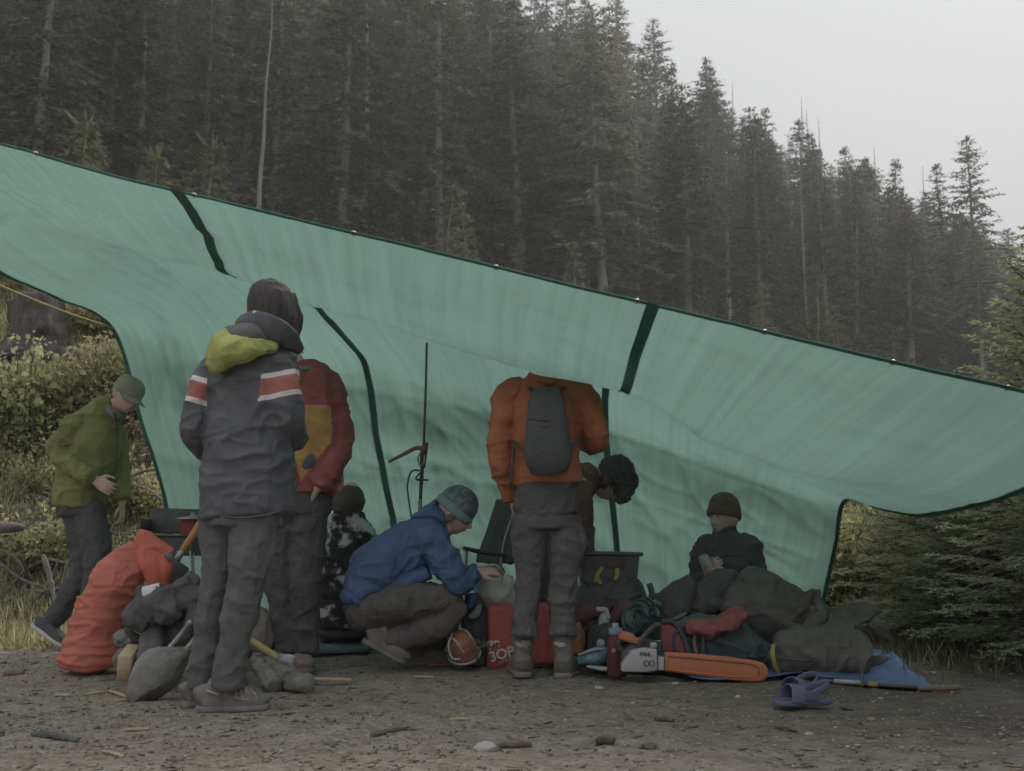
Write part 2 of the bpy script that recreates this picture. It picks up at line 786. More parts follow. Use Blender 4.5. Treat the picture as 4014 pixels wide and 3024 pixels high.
def conifer(seed, H, cb, rmax, leafs=2.0, shape=0.8, ragged=0.35, lichen=0.15, lean=0.0, spray=0.42):
    """trunk mesh (with bare lower limbs), crown mesh in local space"""
    r = np.random.default_rng(seed)
    k = 14
    zz = np.linspace(-1.0, H, k)
    wob = np.cumsum(r.normal(0, 0.05, (k, 2)), axis=0) * (zz[:, None] / H) + np.outer(np.clip(zz, 0, H) / H, (lean, 0))
    r0 = 0.011 * H + 0.03
    rad = r0 * np.clip(1 - zz / H, 0.03, 1) ** 0.75
    rad[0] *= 1.5
    rad[1] *= 1.15
    axis = np.hstack([wob, zz[:, None]])
    parts = [tube(axis, rad, n=9, seg=3)]

    def axp(h):
        return np.array([np.interp(h, zz, wob[:, 0]), np.interp(h, zz, wob[:, 1]), h])

    LV, LF, o = [], [], 0
    h = cb * H
    # dead limbs under the crown
    for hh in np.arange(H * 0.10, h + 3, 0.7):
        if r.random() < 0.8:
            a = r.random() * 6.283
            l = r.uniform(0.4, 1.9)
            p = axp(hh)
            d = np.array((math.cos(a), math.sin(a), r.uniform(-0.35, 0.1)))
            parts.append(tube([p, p + d * l * 0.5, p + d * l + np.array((0, 0, -0.25 * l))], [0.035, 0.022, 0.008], n=4, seg=2, cap=False))
    while h < H - 0.15:
        f = (h - cb * H) / (H - cb * H)
        env = rmax * ((1 - f) ** shape) * (0.55 + 0.45 * min(1, f * 5 + 0.25)) + 0.12
        nb = r.integers(4, 7) if f < 0.92 else 4
        a0 = r.random() * 6.283
        for b in range(nb):
            if r.random() < 0.12 * ragged * 3:
                continue
            a = a0 + b * 6.283 / nb + r.normal(0, 0.25)
            L = env * r.uniform(1 - ragged * 1.2, 1 + ragged * 0.7)
            if L < 0.1:
                continue
            p = axp(h + r.uniform(-0.2, 0.2))
            out = np.array((math.cos(a), math.sin(a), 0.0))
            lat = np.array((-math.sin(a), math.cos(a), 0.0))
            rise = r.uniform(-0.25, 0.15) + 0.45 * f ** 2
            droop = r.uniform(0.06, 0.16) * (1 - 0.5 * f)
            ns = max(3, int(L / 0.17))
            s = np.linspace(0.12, 1, ns) * L
            C = p + np.outer(s, out) + np.outer(rise * s - droop * s * s, (0, 0, 1.0))
            if L > 1.0:
                parts.append((np.array([p + (0, 0, 0.03), p + (0, 0, -0.03), C[ns // 2], C[-1]]), [(0, 1, 2), (0, 2, 1)] if False else [(0, 1, 2)]))
            m = int(round(leafs * 2))
            for side in range(m):
                sg = 1 if side % 2 else -1
                tt = np.clip(s / L, 0, 1)
                lw = spray * (0.45 + 0.75 * np.sin(np.pi * np.clip(tt, 0.08, 0.95))) * (0.55 + 0.45 * (1 - f)) * r.uniform(0.6, 1.3, ns)
                D = np.outer(r.uniform(0.35, 0.9, ns), out) + np.outer(sg * r.uniform(0.3, 1.0, ns), lat) + np.outer(r.uniform(-0.75, 0.05, ns), (0, 0, 1.0))
                D = unit(D)
                W = unit(np.cross(D, r.normal(0, 1, (ns, 3)) * 0.6 + np.array((0, 0, 1.0))))
                jit = r.normal(0, 0.05, (ns, 3))
                v, q = quads(C + jit, D, W, lw, lw * r.uniform(0.16, 0.30, ns))
                LV.append(v)
                LF.append(q + o)
                o += len(v)
        h += r.uniform(0.30, 0.55) * (1 - 0.45 * f)
    # leader
    tip = axp(H)
    v, q = quads(np.repeat(tip[None] - (0, 0, 0.6), 6, 0), unit(r.normal(0, 0.35, (6, 3)) + (0, 0, 1.0)), unit(r.normal(0, 1, (6, 3)) * (1, 1, 0)), 0.75, 0.07)
    LV.append(v)
    LF.append(q + o)
    tm = to_mesh('trunk', join(parts))
    cm = fast_mesh('crown', np.vstack(LV), np.vstack(LF))
    return tm, cm


def snag(seed, H):
    r = np.random.default_rng(seed)
    k = 9
    zz = np.linspace(-1.0, H, k)
    wob = np.cumsum(r.normal(0, 0.05, (k, 2)), axis=0)
    rad = (0.009 * H + 0.03) * np.clip(1 - zz / H * 0.93, 0.05, 1)
    parts = [tube(np.hstack([wob, zz[:, None]]), rad, n=8, seg=3)]
    br = []
    for h in np.arange(H * 0.35, H - 0.3, 0.32):
        a = r.random() * 6.283
        l = r.uniform(0.2, 1.0) * (1.25 - h / H)
        p = np.array([np.interp(h, zz, wob[:, 0]), np.interp(h, zz, wob[:, 1]), h])
        d = np.array((math.cos(a), math.sin(a), r.uniform(-0.2, 0.5)))
        br.append(tube([p, p + d * l * 0.6, p + d * l + (0, 0, r.uniform(-0.2, 0.2))], [0.03, 0.02, 0.006], n=4, seg=2, cap=False))
    return to_mesh('trunk', join(parts)), to_mesh('branches', join(br))


BARK = M('conifer_bark', (0.12, 0.108, 0.095), 0.95, col2=(0.25, 0.232, 0.212), vs=1.6, stretch=(3, 3, 0.4), bump=0.6, bs=5, bd=0.06)
DEADW = M('grey_dead_wood', (0.15, 0.14, 0.13), 0.95, col2=(0.26, 0.25, 0.24), vs=2, stretch=(3, 3, 0.3), bump=0.5, bs=8, bd=0.05)
NEEDLE = leaf_mat('conifer_needles', (0.075, 0.076, 0.050), (0.18, 0.178, 0.118), 0.3, tipcol=(0.31, 0.30, 0.245))
NEEDLE_PALE = leaf_mat('lichened_needles', (0.13, 0.128, 0.092), (0.28, 0.268, 0.205), 0.3, tipcol=(0.36, 0.35, 0.30))
NEEDLE_YOUNG = leaf_mat('young_needles', (0.09, 0.10, 0.045), (0.20, 0.21, 0.105), 0.35)

PALEBARK = M('pale_bark', (0.22, 0.20, 0.18), 0.95, col2=(0.38, 0.36, 0.34), vs=1.6, stretch=(3, 3, 0.4), bump=0.6, bs=5, bd=0.06)
protos = []
spec = [  # seed, H, crown base, rmax, shape, material
    (11, 26, 0.28, 3.5, 0.62, NEEDLE), (12, 28, 0.40, 3.1, 0.55, NEEDLE), (13, 24, 0.22, 3.6, 0.7, NEEDLE),
    (14, 27, 0.48, 3.0, 0.5, NEEDLE_PALE), (15, 25, 0.35, 3.3, 0.75, NEEDLE), (16, 26, 0.42, 3.5, 0.6, NEEDLE_PALE),
    (17, 23, 0.18, 3.5, 0.8, NEEDLE), (18, 27, 0.56, 3.2, 0.45, NEEDLE_PALE), (19, 25, 0.60, 2.8, 0.5, NEEDLE),
]
GT = 'tall conifers of the hillside forest'
far_off = (0, -900, -50)
for sd, H, cb, rm, sh, mt in spec:
    t_, c_ = conifer(sd, H, cb, rm, shape=sh, leafs=2.0, ragged=0.35 + 0.06 * (sd % 4))
    t_.materials.append(BARK if sd < 18 else PALEBARK)
    c_.materials.append(mt)
    protos.append((t_, c_, H))
young = []
for sd, H, rm in ((31, 9, 2.0), (32, 7, 1.7), (33, 11, 2.3)):
    t_, c_ = conifer(sd, H, 0.05, rm, shape=0.95, leafs=2.0, ragged=0.25, spray=0.36)
    t_.materials.append(BARK)
    c_.materials.append(NEEDLE_YOUNG)
    young.append((t_, c_, H))
snags = []
for sd, H in ((41, 20), (42, 24)):
    t_, c_ = snag(sd, H)
    t_.materials.append(DEADW)
    c_.materials.append(DEADW)
    snags.append((t_, c_, H))


def plant(proto, x, y, h, name, label, group, cname='crown', wid=1.0, rz=None):
    t_, c_, H = proto
    s = h / H
    z = tz(x, y) - 0.3
    root = thing(name, label, 'tree', (x, y, z), group)
    root.rotation_euler = (random.gauss(0, 0.018), random.gauss(0, 0.018), random.random() * 6.283 if rz is None else rz)
    w = s * wid
    root.scale = (w, w, s)
    for nm, me_ in (('trunk', t_), (cname, c_)):
        o = bpy.data.objects.new(nm, me_)
        COL.objects.link(o)
        o.parent = root
        if nm != 'trunk':
            o['kind'] = 'stuff'
    return root


SK = np.array([(-400, -700), (1900, -260), (2230, -70), (2300, 10), (2480, 30), (2560, 80), (2700, 200), (2850, 330), (3000, 430), (3130, 520),
               (3300, 560), (3420, 620), (3560, 720), (3700, 760), (3800, 800), (3930, 900), (4014, 980), (4250, 820), (4600, 800)], float)


def skyline(px):
    return float(np.interp(px, SK[:, 0], SK[:, 1]))


def top_h(px, py, y):
    """tree height that puts its tip at pixel (px, py) when it stands at depth y"""
    p = at(px, py, y)
    return p[0], p[2] - tz(p[0], y) + 0.3


cnt = 0
Yr = 1.0
rows = []
y = 0.0
f = 0.0
while f < 1.0:
    rows.append(f)
    f += 0.062
for ri, f in enumerate(rows):
    px = -1000.0 + random.uniform(0, 150)
    while px < 4350:
        yf = np.interp(px, (-1000, 0, 1500, 4014), (28, 36, 56, 74))
        yb = np.interp(px, (0, 2000, 4014), (105, 170, 150))
        y = yf * (yb / yf) ** f * random.uniform(0.97, 1.03)
        x = (px - 2007) / FPX * y
        h = random.uniform(20, 29) * (0.9 if f < 0.15 else 1.0)
        p = random.choice(protos[:7])
        if f < 0.2 and 1100 < px < 3500 and random.random() < 0.26:
            p = random.choice(protos[7:])
        zb = tz(x, y)
        need = skyline(px) + random.uniform(0, 130)
        _, hmax = top_h(px, need, y)
        step = random.uniform(3.6, 5.6) * (1 + 0.35 * f) / y * FPX * (1.7 if px < -150 else 1.03)
        if hmax > 9:
            h = min(h, hmax)
            if h > 12 or f < 0.3:
                if random.random() < 0.07:
                    plant(random.choice(snags), x, y, h * 0.95, 'dead_tree', 'bare grey dead trunk standing among the hillside conifers', 'dead trunks in the forest', 'branches')
                else:
                    third = 'left' if px < 1340 else ('middle' if px < 2700 else 'right')
                    lb = {'left': 'tall dark conifer in the dense forest at the left above the tarp',
                          'middle': 'tall grey trunked conifer on the slope above the middle of the tarp',
                          'right': 'hillside conifer above the right end of the tarp, below the skyline'}[third]
                    plant(p, x, y, h, 'conifer_tree', lb, 'conifers of the forest, ' + third, wid=random.uniform(0.85, 1.4) * (1 if h > 17 else 1.2))
                cnt += 1
        px += step
# trees that cut the skyline, one by one
for px, py, y, kind, lab in [
    (3790, 545, 84, 0, 'tallest spiky conifer at the right end of the skyline'),
    (3715, 640, 88, 4, 'slim conifer beside the tallest one at the right of the skyline'),
    (3345, 560, 92, 2, 'dense dark conifer standing up from the skyline right of centre'),
    (3510, 640, 90, 6, 'bushy rounded conifer on the skyline between two bare spikes'),
    (3020, 435, 100, 4, 'narrow pointed conifer midway down the skyline'),
    (3140, 470, 98, 0, 'spiky conifer with thin top midway down the skyline'),
    (2735, 225, 120, 2, 'rounded conifer on the upper skyline slope'),
    (2580, 75, 130, 1, 'narrow conifer near the upper end of the skyline'),
    (3960, 900, 78, 5, 'ragged conifer at the right edge of the skyline dip'),
    (2400, -20, 140, 0, 'conifer cut by the top edge at the upper end of the skyline'),
    (2300, -15, 136, 2, 'broad conifer left of the one cut by the top edge of the picture'),
    (2225, -45, 134, 1, 'conifer reaching the top edge where the sky begins'),
    (2150, -70, 132, 4, 'conifer reaching the top edge just left of where the sky begins'),
    (2070, -90, 130, 0, 'conifer reaching the top edge left of centre'),
    (1990, -110, 128, 2, 'broad conifer reaching the top edge at the middle of the picture'),
]:
    x, h = top_h(px, py, y)
    plant(protos[kind], x, y, h, 'conifer_tree', lab, GT, wid=1.1 if h > 17 else 1.35)
for px, py, y, lab in [
    (3125, 385, 97, 'bare pointed dead trunk rising above the middle of the skyline'),
    (3190, 420, 97, 'thin bare spike, tallest of the pair right of the middle of the skyline'),
    (3228, 470, 96, 'thin bare spike, shorter of the pair right of the middle of the skyline'),
    (3430, 570, 90, 'lone bare pole above the skyline left of the bushy conifer'),
    (3600, 655, 88, 'bare twiggy spike above the skyline right of the bushy conifer'),
    (3688, 710, 86, 'short bare spike between the right skyline conifers'),
    (2860, 310, 110, 'thin bare spike on the upper skyline slope'),
]:
    x, h = top_h(px, py, y)
    plant(snags[0 if px % 2 else 1], x, y, h, 'dead_tree', lab, 'dead trunks on the skyline', 'branches', wid=0.8)
# pale trunks and young trees just above the tarp
for i in range(30):
    px = random.uniform(-100, 4200)
    yf = np.interp(px, (0, 1500, 4014), (30, 46, 66)) * random.uniform(0.86, 1.0)
    x = (px - 2007) / FPX * yf
    h = random.uniform(4, 9)
    third = 'left' if px < 1500 else 'right'
    plant(random.choice(young), x, yf, h, 'young_conifer', 'young green conifer at the foot of the forest, ' + third + ' part of the tarp edge', 'young conifers at the forest foot, ' + third, wid=1.1)
# trees just outside the view on the right: they shade that end of the pad
for k, (x, y, h, w) in enumerate([(4.2, 3.0, 8, 1.25), (5.0, 4.6, 9, 1.0), (5.9, 6.3, 10.5, 0.95), (7.2, 8.2, 12, 0.95), (8.4, 10.0, 13, 1.0), (6.3, 4.9, 12, 1.3), (3.7, 1.2, 8, 1.4), (9.0, 7.4, 14, 1.2)]):
    plant(protos[(6, 2)[k % 2]], x, y, h, 'conifer_tree', 'conifer just outside the view shading the right end of the pad', 'conifers right of the pad', wid=w)
print('forest trees', cnt)
# ------------------------------------------------------------------ tarp
def tarp_mat(name, col, tcol, streak=True):
    m = bpy.data.materials.new(name)
    m.use_nodes = True
    t = m.node_tree
    t.nodes.clear()
    N, L = t.nodes.new, t.links.new
    out = N('ShaderNodeOutputMaterial')
    uv = N('ShaderNodeUVMap')
    mp = N('ShaderNodeMapping')
    mp.inputs['Scale'].default_value = (130, 3.5, 1)
    L(uv.outputs[0], mp.inputs[0])
    nz = N('ShaderNodeTexNoise')
    nz.inputs['Scale'].default_value = 1.0
    nz.inputs['Detail'].default_value = 5
    L(mp.outputs[0], nz.inputs['Vector'])
    nz2 = N('ShaderNodeTexNoise')
    nz2.inputs['Scale'].default_value = 5.0
    nz2.inputs['Detail'].default_value = 6
    L(uv.outputs[0], nz2.inputs['Vector'])
    ad = N('ShaderNodeMath')
    ad.operation = 'ADD'
    L(nz.outputs['Fac'], ad.inputs[0])
    L(nz2.outputs['Fac'], ad.inputs[1])
    mr = N('ShaderNodeMapRange')
    mr.inputs['From Min'].default_value = 0.7
    mr.inputs['From Max'].default_value = 1.35
    mr.inputs['To Min'].default_value = 0.86
    mr.inputs['To Max'].default_value = 1.16
    L(ad.outputs[0], mr.inputs['Value'])

    def mul(c):
        x = N('ShaderNodeMix')
        x.data_type = 'RGBA'
        x.blend_type = 'MULTIPLY'
        x.inputs[0].default_value = 1.0
        x.inputs[6].default_value = (*c, 1)
        L(mr.outputs[0], x.inputs[7])
        return x.outputs[2]
    b = N('ShaderNodeBsdfPrincipled')
    b.inputs['Roughness'].default_value = 0.55
    b.inputs['Specular IOR Level'].default_value = 0.25
    L(mul(col), b.inputs['Base Color'])
    tr = N('ShaderNodeBsdfTranslucent')
    L(mul(tcol), tr.inputs[0])
    sh = N('ShaderNodeAddShader')
    L(b.outputs[0], sh.inputs[0])
    L(tr.outputs[0], sh.inputs[1])
    bp = N('ShaderNodeBump')
    bp.inputs['Strength'].default_value = 0.35
    bp.inputs['Distance'].default_value = 0.01
    L(ad.outputs[0], bp.inputs['Height'])
    L(bp.outputs[0], b.inputs['Normal'])
    L(bp.outputs[0], tr.inputs['Normal'])
    L(sh.outputs[0], out.inputs['Surface'])
    return m


TARP = tarp_mat('green_tarp', (0.100, 0.166, 0.144), (0.112, 0.182, 0.158))
TARP_DARK = tarp_mat('dark_green_band', (0.048, 0.115, 0.094), (0.038, 0.085, 0.070))

# control net: columns from the left edge to the right edge; rows front hem, slope, belly, rise, ridge, rear roof, kink, wall, wall, foot
def P(px, py, Y):
    return at(px, py, Y)


cols = [0, 1 / 6, 1 / 3, 1 / 2, 2 / 3, 5 / 6, 1]
net = [
    [P(-1195, 245, 4.7), P(-900, 440, 5.0), P(-620, 640, 5.3), P(-330, 850, 5.75), P(-30, 1055, 6.3), P(200, 1165, 6.8), P(430, 1285, 7.4), P(545, 1650, 7.45), P(650, 2010, 7.5), P(690, 2512, 7.5)],
    [P(-250, 490, 4.7), P(-30, 690, 4.92), P(230, 890, 5.2), P(420, 960, 5.5), P(600, 1040, 6.0), P(760, 1160, 6.7), P(925, 1365, 7.4), P(990, 1700, 7.45), P(1060, 2030, 7.5), P(1130, 2512, 7.5)],
    [P(690, 748, 4.7), P(792, 915, 4.9), P(872, 1085, 5.15), P(1010, 1085, 5.5), P(1117, 1110, 5.85), P(1240, 1215, 6.55), P(1430, 1450, 7.4), P(1480, 1750, 7.42), P(1540, 2070, 7.45), P(1600, 2512, 7.45)],
    [P(1640, 968, 4.7), P(1640, 1140, 4.9), P(1655, 1328, 5.15), P(1700, 1190, 5.5), P(1740, 1180, 5.8), P(1800, 1290, 6.5), P(1900, 1540, 7.4), P(1935, 1800, 7.42), P(1975, 2080, 7.45), P(2020, 2512, 7.45)],
    [P(2562, 1192, 4.7), P(2500, 1370, 4.9), P(2436, 1557, 5.15), P(2400, 1340, 5.5), P(2390, 1270, 5.8), P(2385, 1420, 6.6), P(2372, 1630, 7.4), P(2388, 1850, 7.42), P(2415, 2110, 7.45), P(2450, 2512, 7.45)],
    [P(3500, 1412, 4.7), P(3260, 1610, 4.9), P(3010, 1800, 5.2), P(2960, 1740, 5.6), P(2930, 1700, 6.0), P(2900, 1740, 6.6), P(2865, 1805, 7.4), P(2840, 2000, 7.42), P(2822, 2200, 7.45), P(2800, 2512, 7.45)],
    [P(4440, 1622, 4.7), P(4200, 1840, 4.95), P(3900, 1968, 5.3), P(3720, 2010, 5.7), P(3590, 2022, 6.1), P(3450, 1998, 6.7), P(3318, 1972, 7.4), P(3285, 2140, 7.42), P(3240, 2335, 7.45), P(3195, 2512, 7.45)],
]
net = np.array(net)
NU, NV = 44, 20      # per control span
A1 = np.stack([catmull(net[:, j], NU) for j in range(net.shape[1])], 1)       # (U, rows, 3)
G = np.stack([catmull(A1[i], NV) for i in range(A1.shape[0])], 0)             # (U, V, 3)
nu, nv = G.shape[:2]
du = np.gradient(G, axis=0)
dv = np.gradient(G, axis=1)
GN = np.cross(du, dv)
GN /= np.linalg.norm(GN, axis=2)[:, :, None] + 1e-9
UU, VV = np.meshgrid(np.linspace(0, 1, nu), np.linspace(0, 1, nv), indexing='ij')
q = np.stack([UU.ravel() * 20, VV.ravel() * 3.0, np.zeros(UU.size)], 1)
wq = np.stack([UU.ravel() * 5 + VV.ravel() * 4, VV.ravel() * 7 - UU.ravel() * 3, np.zeros(UU.size)], 1)
cr = np.stack([UU.ravel() * 3, VV.ravel() * 5.5, np.zeros(UU.size)], 1)
wall = sstep(0.55, 0.72, VV.ravel())
disp = 0.018 * fbm(q, 4, 3) + 0.034 * fbm(wq, 6, 3) + 0.030 * wall * ridge(wq * 1.5, 8) - 0.018 * ridge(cr + 0.4 * fbm(wq, 2, 2)[:, None], 12) + 0.012 * ridge(wq * 2.7 + 3, 31)
for k_, (fr_, am_) in enumerate(((0.9, 0.022), (1.7, 0.014), (3.1, 0.009))):
    an_ = 0.6 + 0.9 * k_
    q3 = np.stack([(UU.ravel() * 9 * math.cos(an_) + VV.ravel() * 6 * math.sin(an_)) * fr_, (-UU.ravel() * 9 * math.sin(an_) + VV.ravel() * 6 * math.cos(an_)) * fr_ * 0.25, np.zeros(UU.size)], 1)
    disp += am_ * (1 - np.abs(vnoise(q3 + 0.35 * fbm(wq, 50 + k_, 2)[:, None], 60 + k_))) ** 9
# fold creases from packing, a square grid
for c in np.arange(0.083, 1, 0.0833):
    disp += 0.007 * np.exp(-((UU.ravel() - c) / 0.004) ** 2)
for c in (0.13, 0.26, 0.40, 0.56, 0.70, 0.82):
    disp += 0.010 * np.exp(-((VV.ravel() - c) / 0.006) ** 2)
edge = np.minimum.reduce([UU.ravel() * 12, (1 - UU.ravel()) * 12, VV.ravel() * 12, np.ones(UU.size)])
GD = G + GN * (disp * np.clip(edge, 0.25, 1)).reshape(nu, nv)[:, :, None]


def surf(u, v, off=0.0):
    """point on the tarp"""
    i = np.clip(np.asarray(u) * (nu - 1), 0, nu - 1.001)
    j = np.clip(np.asarray(v) * (nv - 1), 0, nv - 1.001)
    i0, j0 = i.astype(int), j.astype(int)
    fi, fj = (i - i0)[..., None], (j - j0)[..., None]

    def s(A):
        return (A[i0, j0] * (1 - fi) + A[i0 + 1, j0] * fi) * (1 - fj) + (A[i0, j0 + 1] * (1 - fi) + A[i0 + 1, j0 + 1] * fi) * fj
    return s(GD) + s(GN) * off


def grid_mesh(name, PV, u, v):
    a, b = PV.shape[:2]
    ii = np.arange(a - 1)[:, None] * b + np.arange(b - 1)[None, :]
    F = np.stack([ii, ii + 1, ii + b + 1, ii + b], -1).reshape(-1, 4)
    me = fast_mesh(name, PV.reshape(-1, 3), F)
    uvl = me.uv_layers.new(name='UVMap')
    uv = np.stack([u.ravel(), v.ravel()], 1)
    lv = np.empty(len(me.loops), np.int32)
    me.loops.foreach_get('vertex_index', lv)
    uvl.data.foreach_set('uv', uv[lv].ravel())
    me.polygons.foreach_set('use_smooth', [True] * len(me.polygons))
    return me


tarp = thing('tarp', 'large pale green tarp strung as a sloping shelter with a hanging back wall', 'tarp', (0, 6, 0))
put('sheet', grid_mesh('sheet', GD, UU, VV), TARP, tarp)


def band(name, ua, ub, va, vb, ku, kv, off=0.004):
    """strip lying on both faces of the sheet"""
    U2, V2 = np.meshgrid(np.linspace(ua, ub, ku), np.linspace(va, vb, kv), indexing='ij')
    a = surf(U2, V2, off)
    b = surf(U2, V2, -off)
    m1 = grid_mesh(name, a, U2, V2)
    m2 = grid_mesh(name, b, U2, V2)
    bm = bmesh.new()
    bm.from_mesh(m1)
    bm.from_mesh(m2)
    bm.to_mesh(m1)
    bm.free()
    m1.polygons.foreach_set('use_smooth', [True] * len(m1.polygons))
    return put(name, m1, TARP_DARK, tarp)


for c in (1 / 3, 2 / 3):
    band('seam_band', c - 0.0045, c + 0.0045, 0.0, 1.0, 4, 200)
band('hem', 0, 1, 0, 0.006, 240, 3)
band('hem', 0, 1, 0.99, 1.0, 240, 3)
band('hem', 0, 0.006, 0, 1, 3, 200)
band('hem', 0.994, 1, 0, 1, 3, 200)
GROM = M('grommet_metal', (0.55, 0.55, 0.53), 0.4, metal=0.8, bump=0)
for gu in (0.235, 0.345, 0.455, 0.555, 0.655, 0.745, 0.835, 0.915):
    p = surf(np.array(gu), np.array(0.004), 0.0)
    n_ = surf(np.array(gu), np.array(0.004), 1.0) - p
    t1 = nrm(np.cross(n_, (0, 0, 1.0)))
    ring = [p + (t1 * math.cos(a) + np.cross(nrm(n_), t1) * math.sin(a)) * 0.010 for a in np.arange(10) * 0.6283]
    put('grommet', tube(ring, 0.0045, n=5, seg=1, closed=True), GROM, tarp)

# yellow guy line from the rear left corner
k0 = surf(np.array(0.006), np.array(0.667))
ROPEY = M('yellow_rope', (0.36, 0.30, 0.10), 0.8, bump=0.3, bs=200)
tag(put('guy_rope', tube([k0, at(250, 1222, 7.2), at(0, 1120, 6.9), at(-500, 900, 6.4)], 0.0075, n=6, seg=6), ROPEY),
    'thin yellow guy rope running left from the tarp corner', 'rope')
# ------------------------------------------------------------------ people
def g2(x, s):
    return np.exp(-(x / s) ** 2)


def head_frame(c, fwd, up):
    fwd = nrm(fwd)
    up = np.asarray(up, float)
    up = nrm(up - fwd * np.dot(up, fwd))
    rt = np.cross(fwd, up)
    return frame(rt, fwd, up, c)


def head_geo(HF):
    nl, nt_ = 44, 34
    lon = np.arange(nl) * 2 * np.pi / nl
    lat = np.linspace(-np.pi / 2 + 0.03, np.pi / 2 - 0.03, nt_)
    LO, LA = np.meshgrid(lon, lat)
    d = np.stack([np.sin(LO) * np.cos(LA), np.cos(LO) * np.cos(LA), np.sin(LA)], -1).reshape(-1, 3)
    p = d * np.array((0.076, 0.096, 0.118))
    x, y, z = p.T
    low = np.clip((-0.015 - z) / 0.10, 0, 1)
    x = x * (1 - 0.36 * low)
    back = d[:, 1] < 0
    y = np.where(back, y * (1 - 0.45 * low) - 0.006 * (1 - low), y)
    fr = sstep(0.2, 0.8, d[:, 1])
    y = y + fr * 0.012 * low
    y = y + fr * 0.010 * g2(z + 0.104, 0.016) * g2(x, 0.024)
    t = np.clip((0.012 - z) / 0.050, 0, 1) * (z > -0.047)
    y = y + fr * 0.030 * t * g2(x, 0.010 + 0.007 * t)
    y = y - fr * 0.011 * g2(np.abs(x) - 0.031, 0.014) * g2(z - 0.004, 0.012)
    y = y + fr * 0.006 * g2(z - 0.027, 0.009) * g2(x, 0.045)
    y = y + fr * 0.007 * g2(z + 0.064, 0.010) * g2(x, 0.020)
    y = y - fr * 0.006 * g2(z + 0.083, 0.007) * g2(x, 0.022)
    P_ = np.stack([x, y, z], 1)
    F = []
    for i in range(nt_ - 1):
        for j in range(nl):
            j2 = (j + 1) % nl
            F.append((i * nl + j, i * nl + j2, (i + 1) * nl + j2, (i + 1) * nl + j))
    F.append(tuple(range(nl - 1, -1, -1)))
    F.append(tuple((nt_ - 1) * nl + j for j in range(nl)))
    parts = [(P_, F)]
    for sx in (-1, 1):
        parts.append(tube([(sx * 0.070, -0.012, -0.040), (sx * 0.080, -0.014, -0.012), (sx * 0.078, -0.018, 0.018)], [(0.006, 0.010), (0.008, 0.018), (0.006, 0.014)], n=10, seg=4, ref=(1, 0, 0)))
    return xf(join(parts), HF)


def hand_geo(w, d, pn, side=1, curl=0.7, s=1.0):
    d = nrm(d)
    pn = np.asarray(pn, float)
    pn = nrm(pn - d * np.dot(pn, d))
    t = np.cross(d, pn) * side
    parts = [tube([w - d * 0.02, w + d * 0.02 * s, w + d * 0.06 * s, w + d * 0.09 * s], [(0.026, 0.020), (0.032, 0.017), (0.041 * s, 0.015), (0.040 * s, 0.011)], n=14, seg=4, ref=t)]
    for off, ln, sp in ((0.031, 0.072, 0.10), (0.0105, 0.080, 0.02), (-0.0105, 0.075, -0.05), (-0.030, 0.058, -0.14)):
        p = w + d * 0.084 * s + t * off * s
        pts = [p - d * 0.015, p]
        a = 0
        for q, (fr, c) in enumerate(((0.42, 0.35), (0.33, 0.75), (0.25, 0.55))):
            a += c * curl
            dd = nrm(d + t * sp) * math.cos(a) + pn * math.sin(a)
            p = p + dd * ln * fr * s
            pts.append(p)
        parts.append(tube(pts, [0.009, 0.0085, 0.0082, 0.0075, 0.006], n=9, seg=3))
    p = w + d * 0.025 + t * 0.026
    pts = [p]
    for ln, dd in ((0.035, t * 0.75 + d * 0.6 + pn * 0.25), (0.032, t * 0.35 + d * 0.9 + pn * 0.35 * curl), (0.026, d * 0.95 + pn * 0.5 * curl)):
        p = p + nrm(dd) * ln * s
        pts.append(p)
    parts.append(tube(pts, [0.013, 0.011, 0.0095, 0.007], n=9, seg=3))
    return parts


def body_geo(J, HF, hands=(), voxel=0.008):
    parts = [head_geo(HF)]
    c = HF[:3, 3]
    upv, fwv = HF[:3, 2], HF[:3, 1]
    nk = c - upv * 0.075 - fwv * 0.022
    parts.append(tube([J['chest'], J['neck'], nk, nk + upv * 0.05], [0.07, 0.058, 0.052, 0.05], n=14, seg=4))
    parts.append(tube([J['pelvis'], (J['pelvis'] * 0.5 + J['chest'] * 0.5), J['chest']], [(0.13, 0.10), (0.115, 0.09), (0.135, 0.095)], n=16, seg=5, ref=J.get('right', (1, 0, 0))))
    for s in 'LR':
        if 'sh' + s in J:
            parts.append(tube([J['chest'], J['sh' + s]], [0.06, 0.05], n=10, seg=3))
            parts.append(tube([J['sh' + s], J['el' + s], J['wr' + s]], [0.048, 0.038, 0.027], n=12, seg=6))
        if 'kn' + s in J:
            parts.append(tube([J['pelvis'], J['hp' + s]], [0.08, 0.08], n=10, seg=3))
            parts.append(tube([J['hp' + s], J['kn' + s], J['an' + s]], [0.072, 0.048, 0.024], n=12, seg=6))
    for h in hands:
        parts += hand_geo(*h)
    return soft('body', parts, voxel, 2)


def skin_mat(name, col):
    return M(name, col, 0.6, var=0.10, vs=18, bump=0.05, bs=120, spec=0.35)


SKIN = skin_mat('skin_fair', (0.46, 0.31, 0.245))
LIP = M('lip', (0.30, 0.14, 0.12), 0.5, bump=0)
EYE = M('eye_white', (0.5, 0.48, 0.46), 0.25, bump=0, var=0.05)
IRIS = M('eye_iris', (0.04, 0.028, 0.02), 0.2, bump=0)
BROW = M('eyebrow', (0.06, 0.04, 0.028), 0.9)


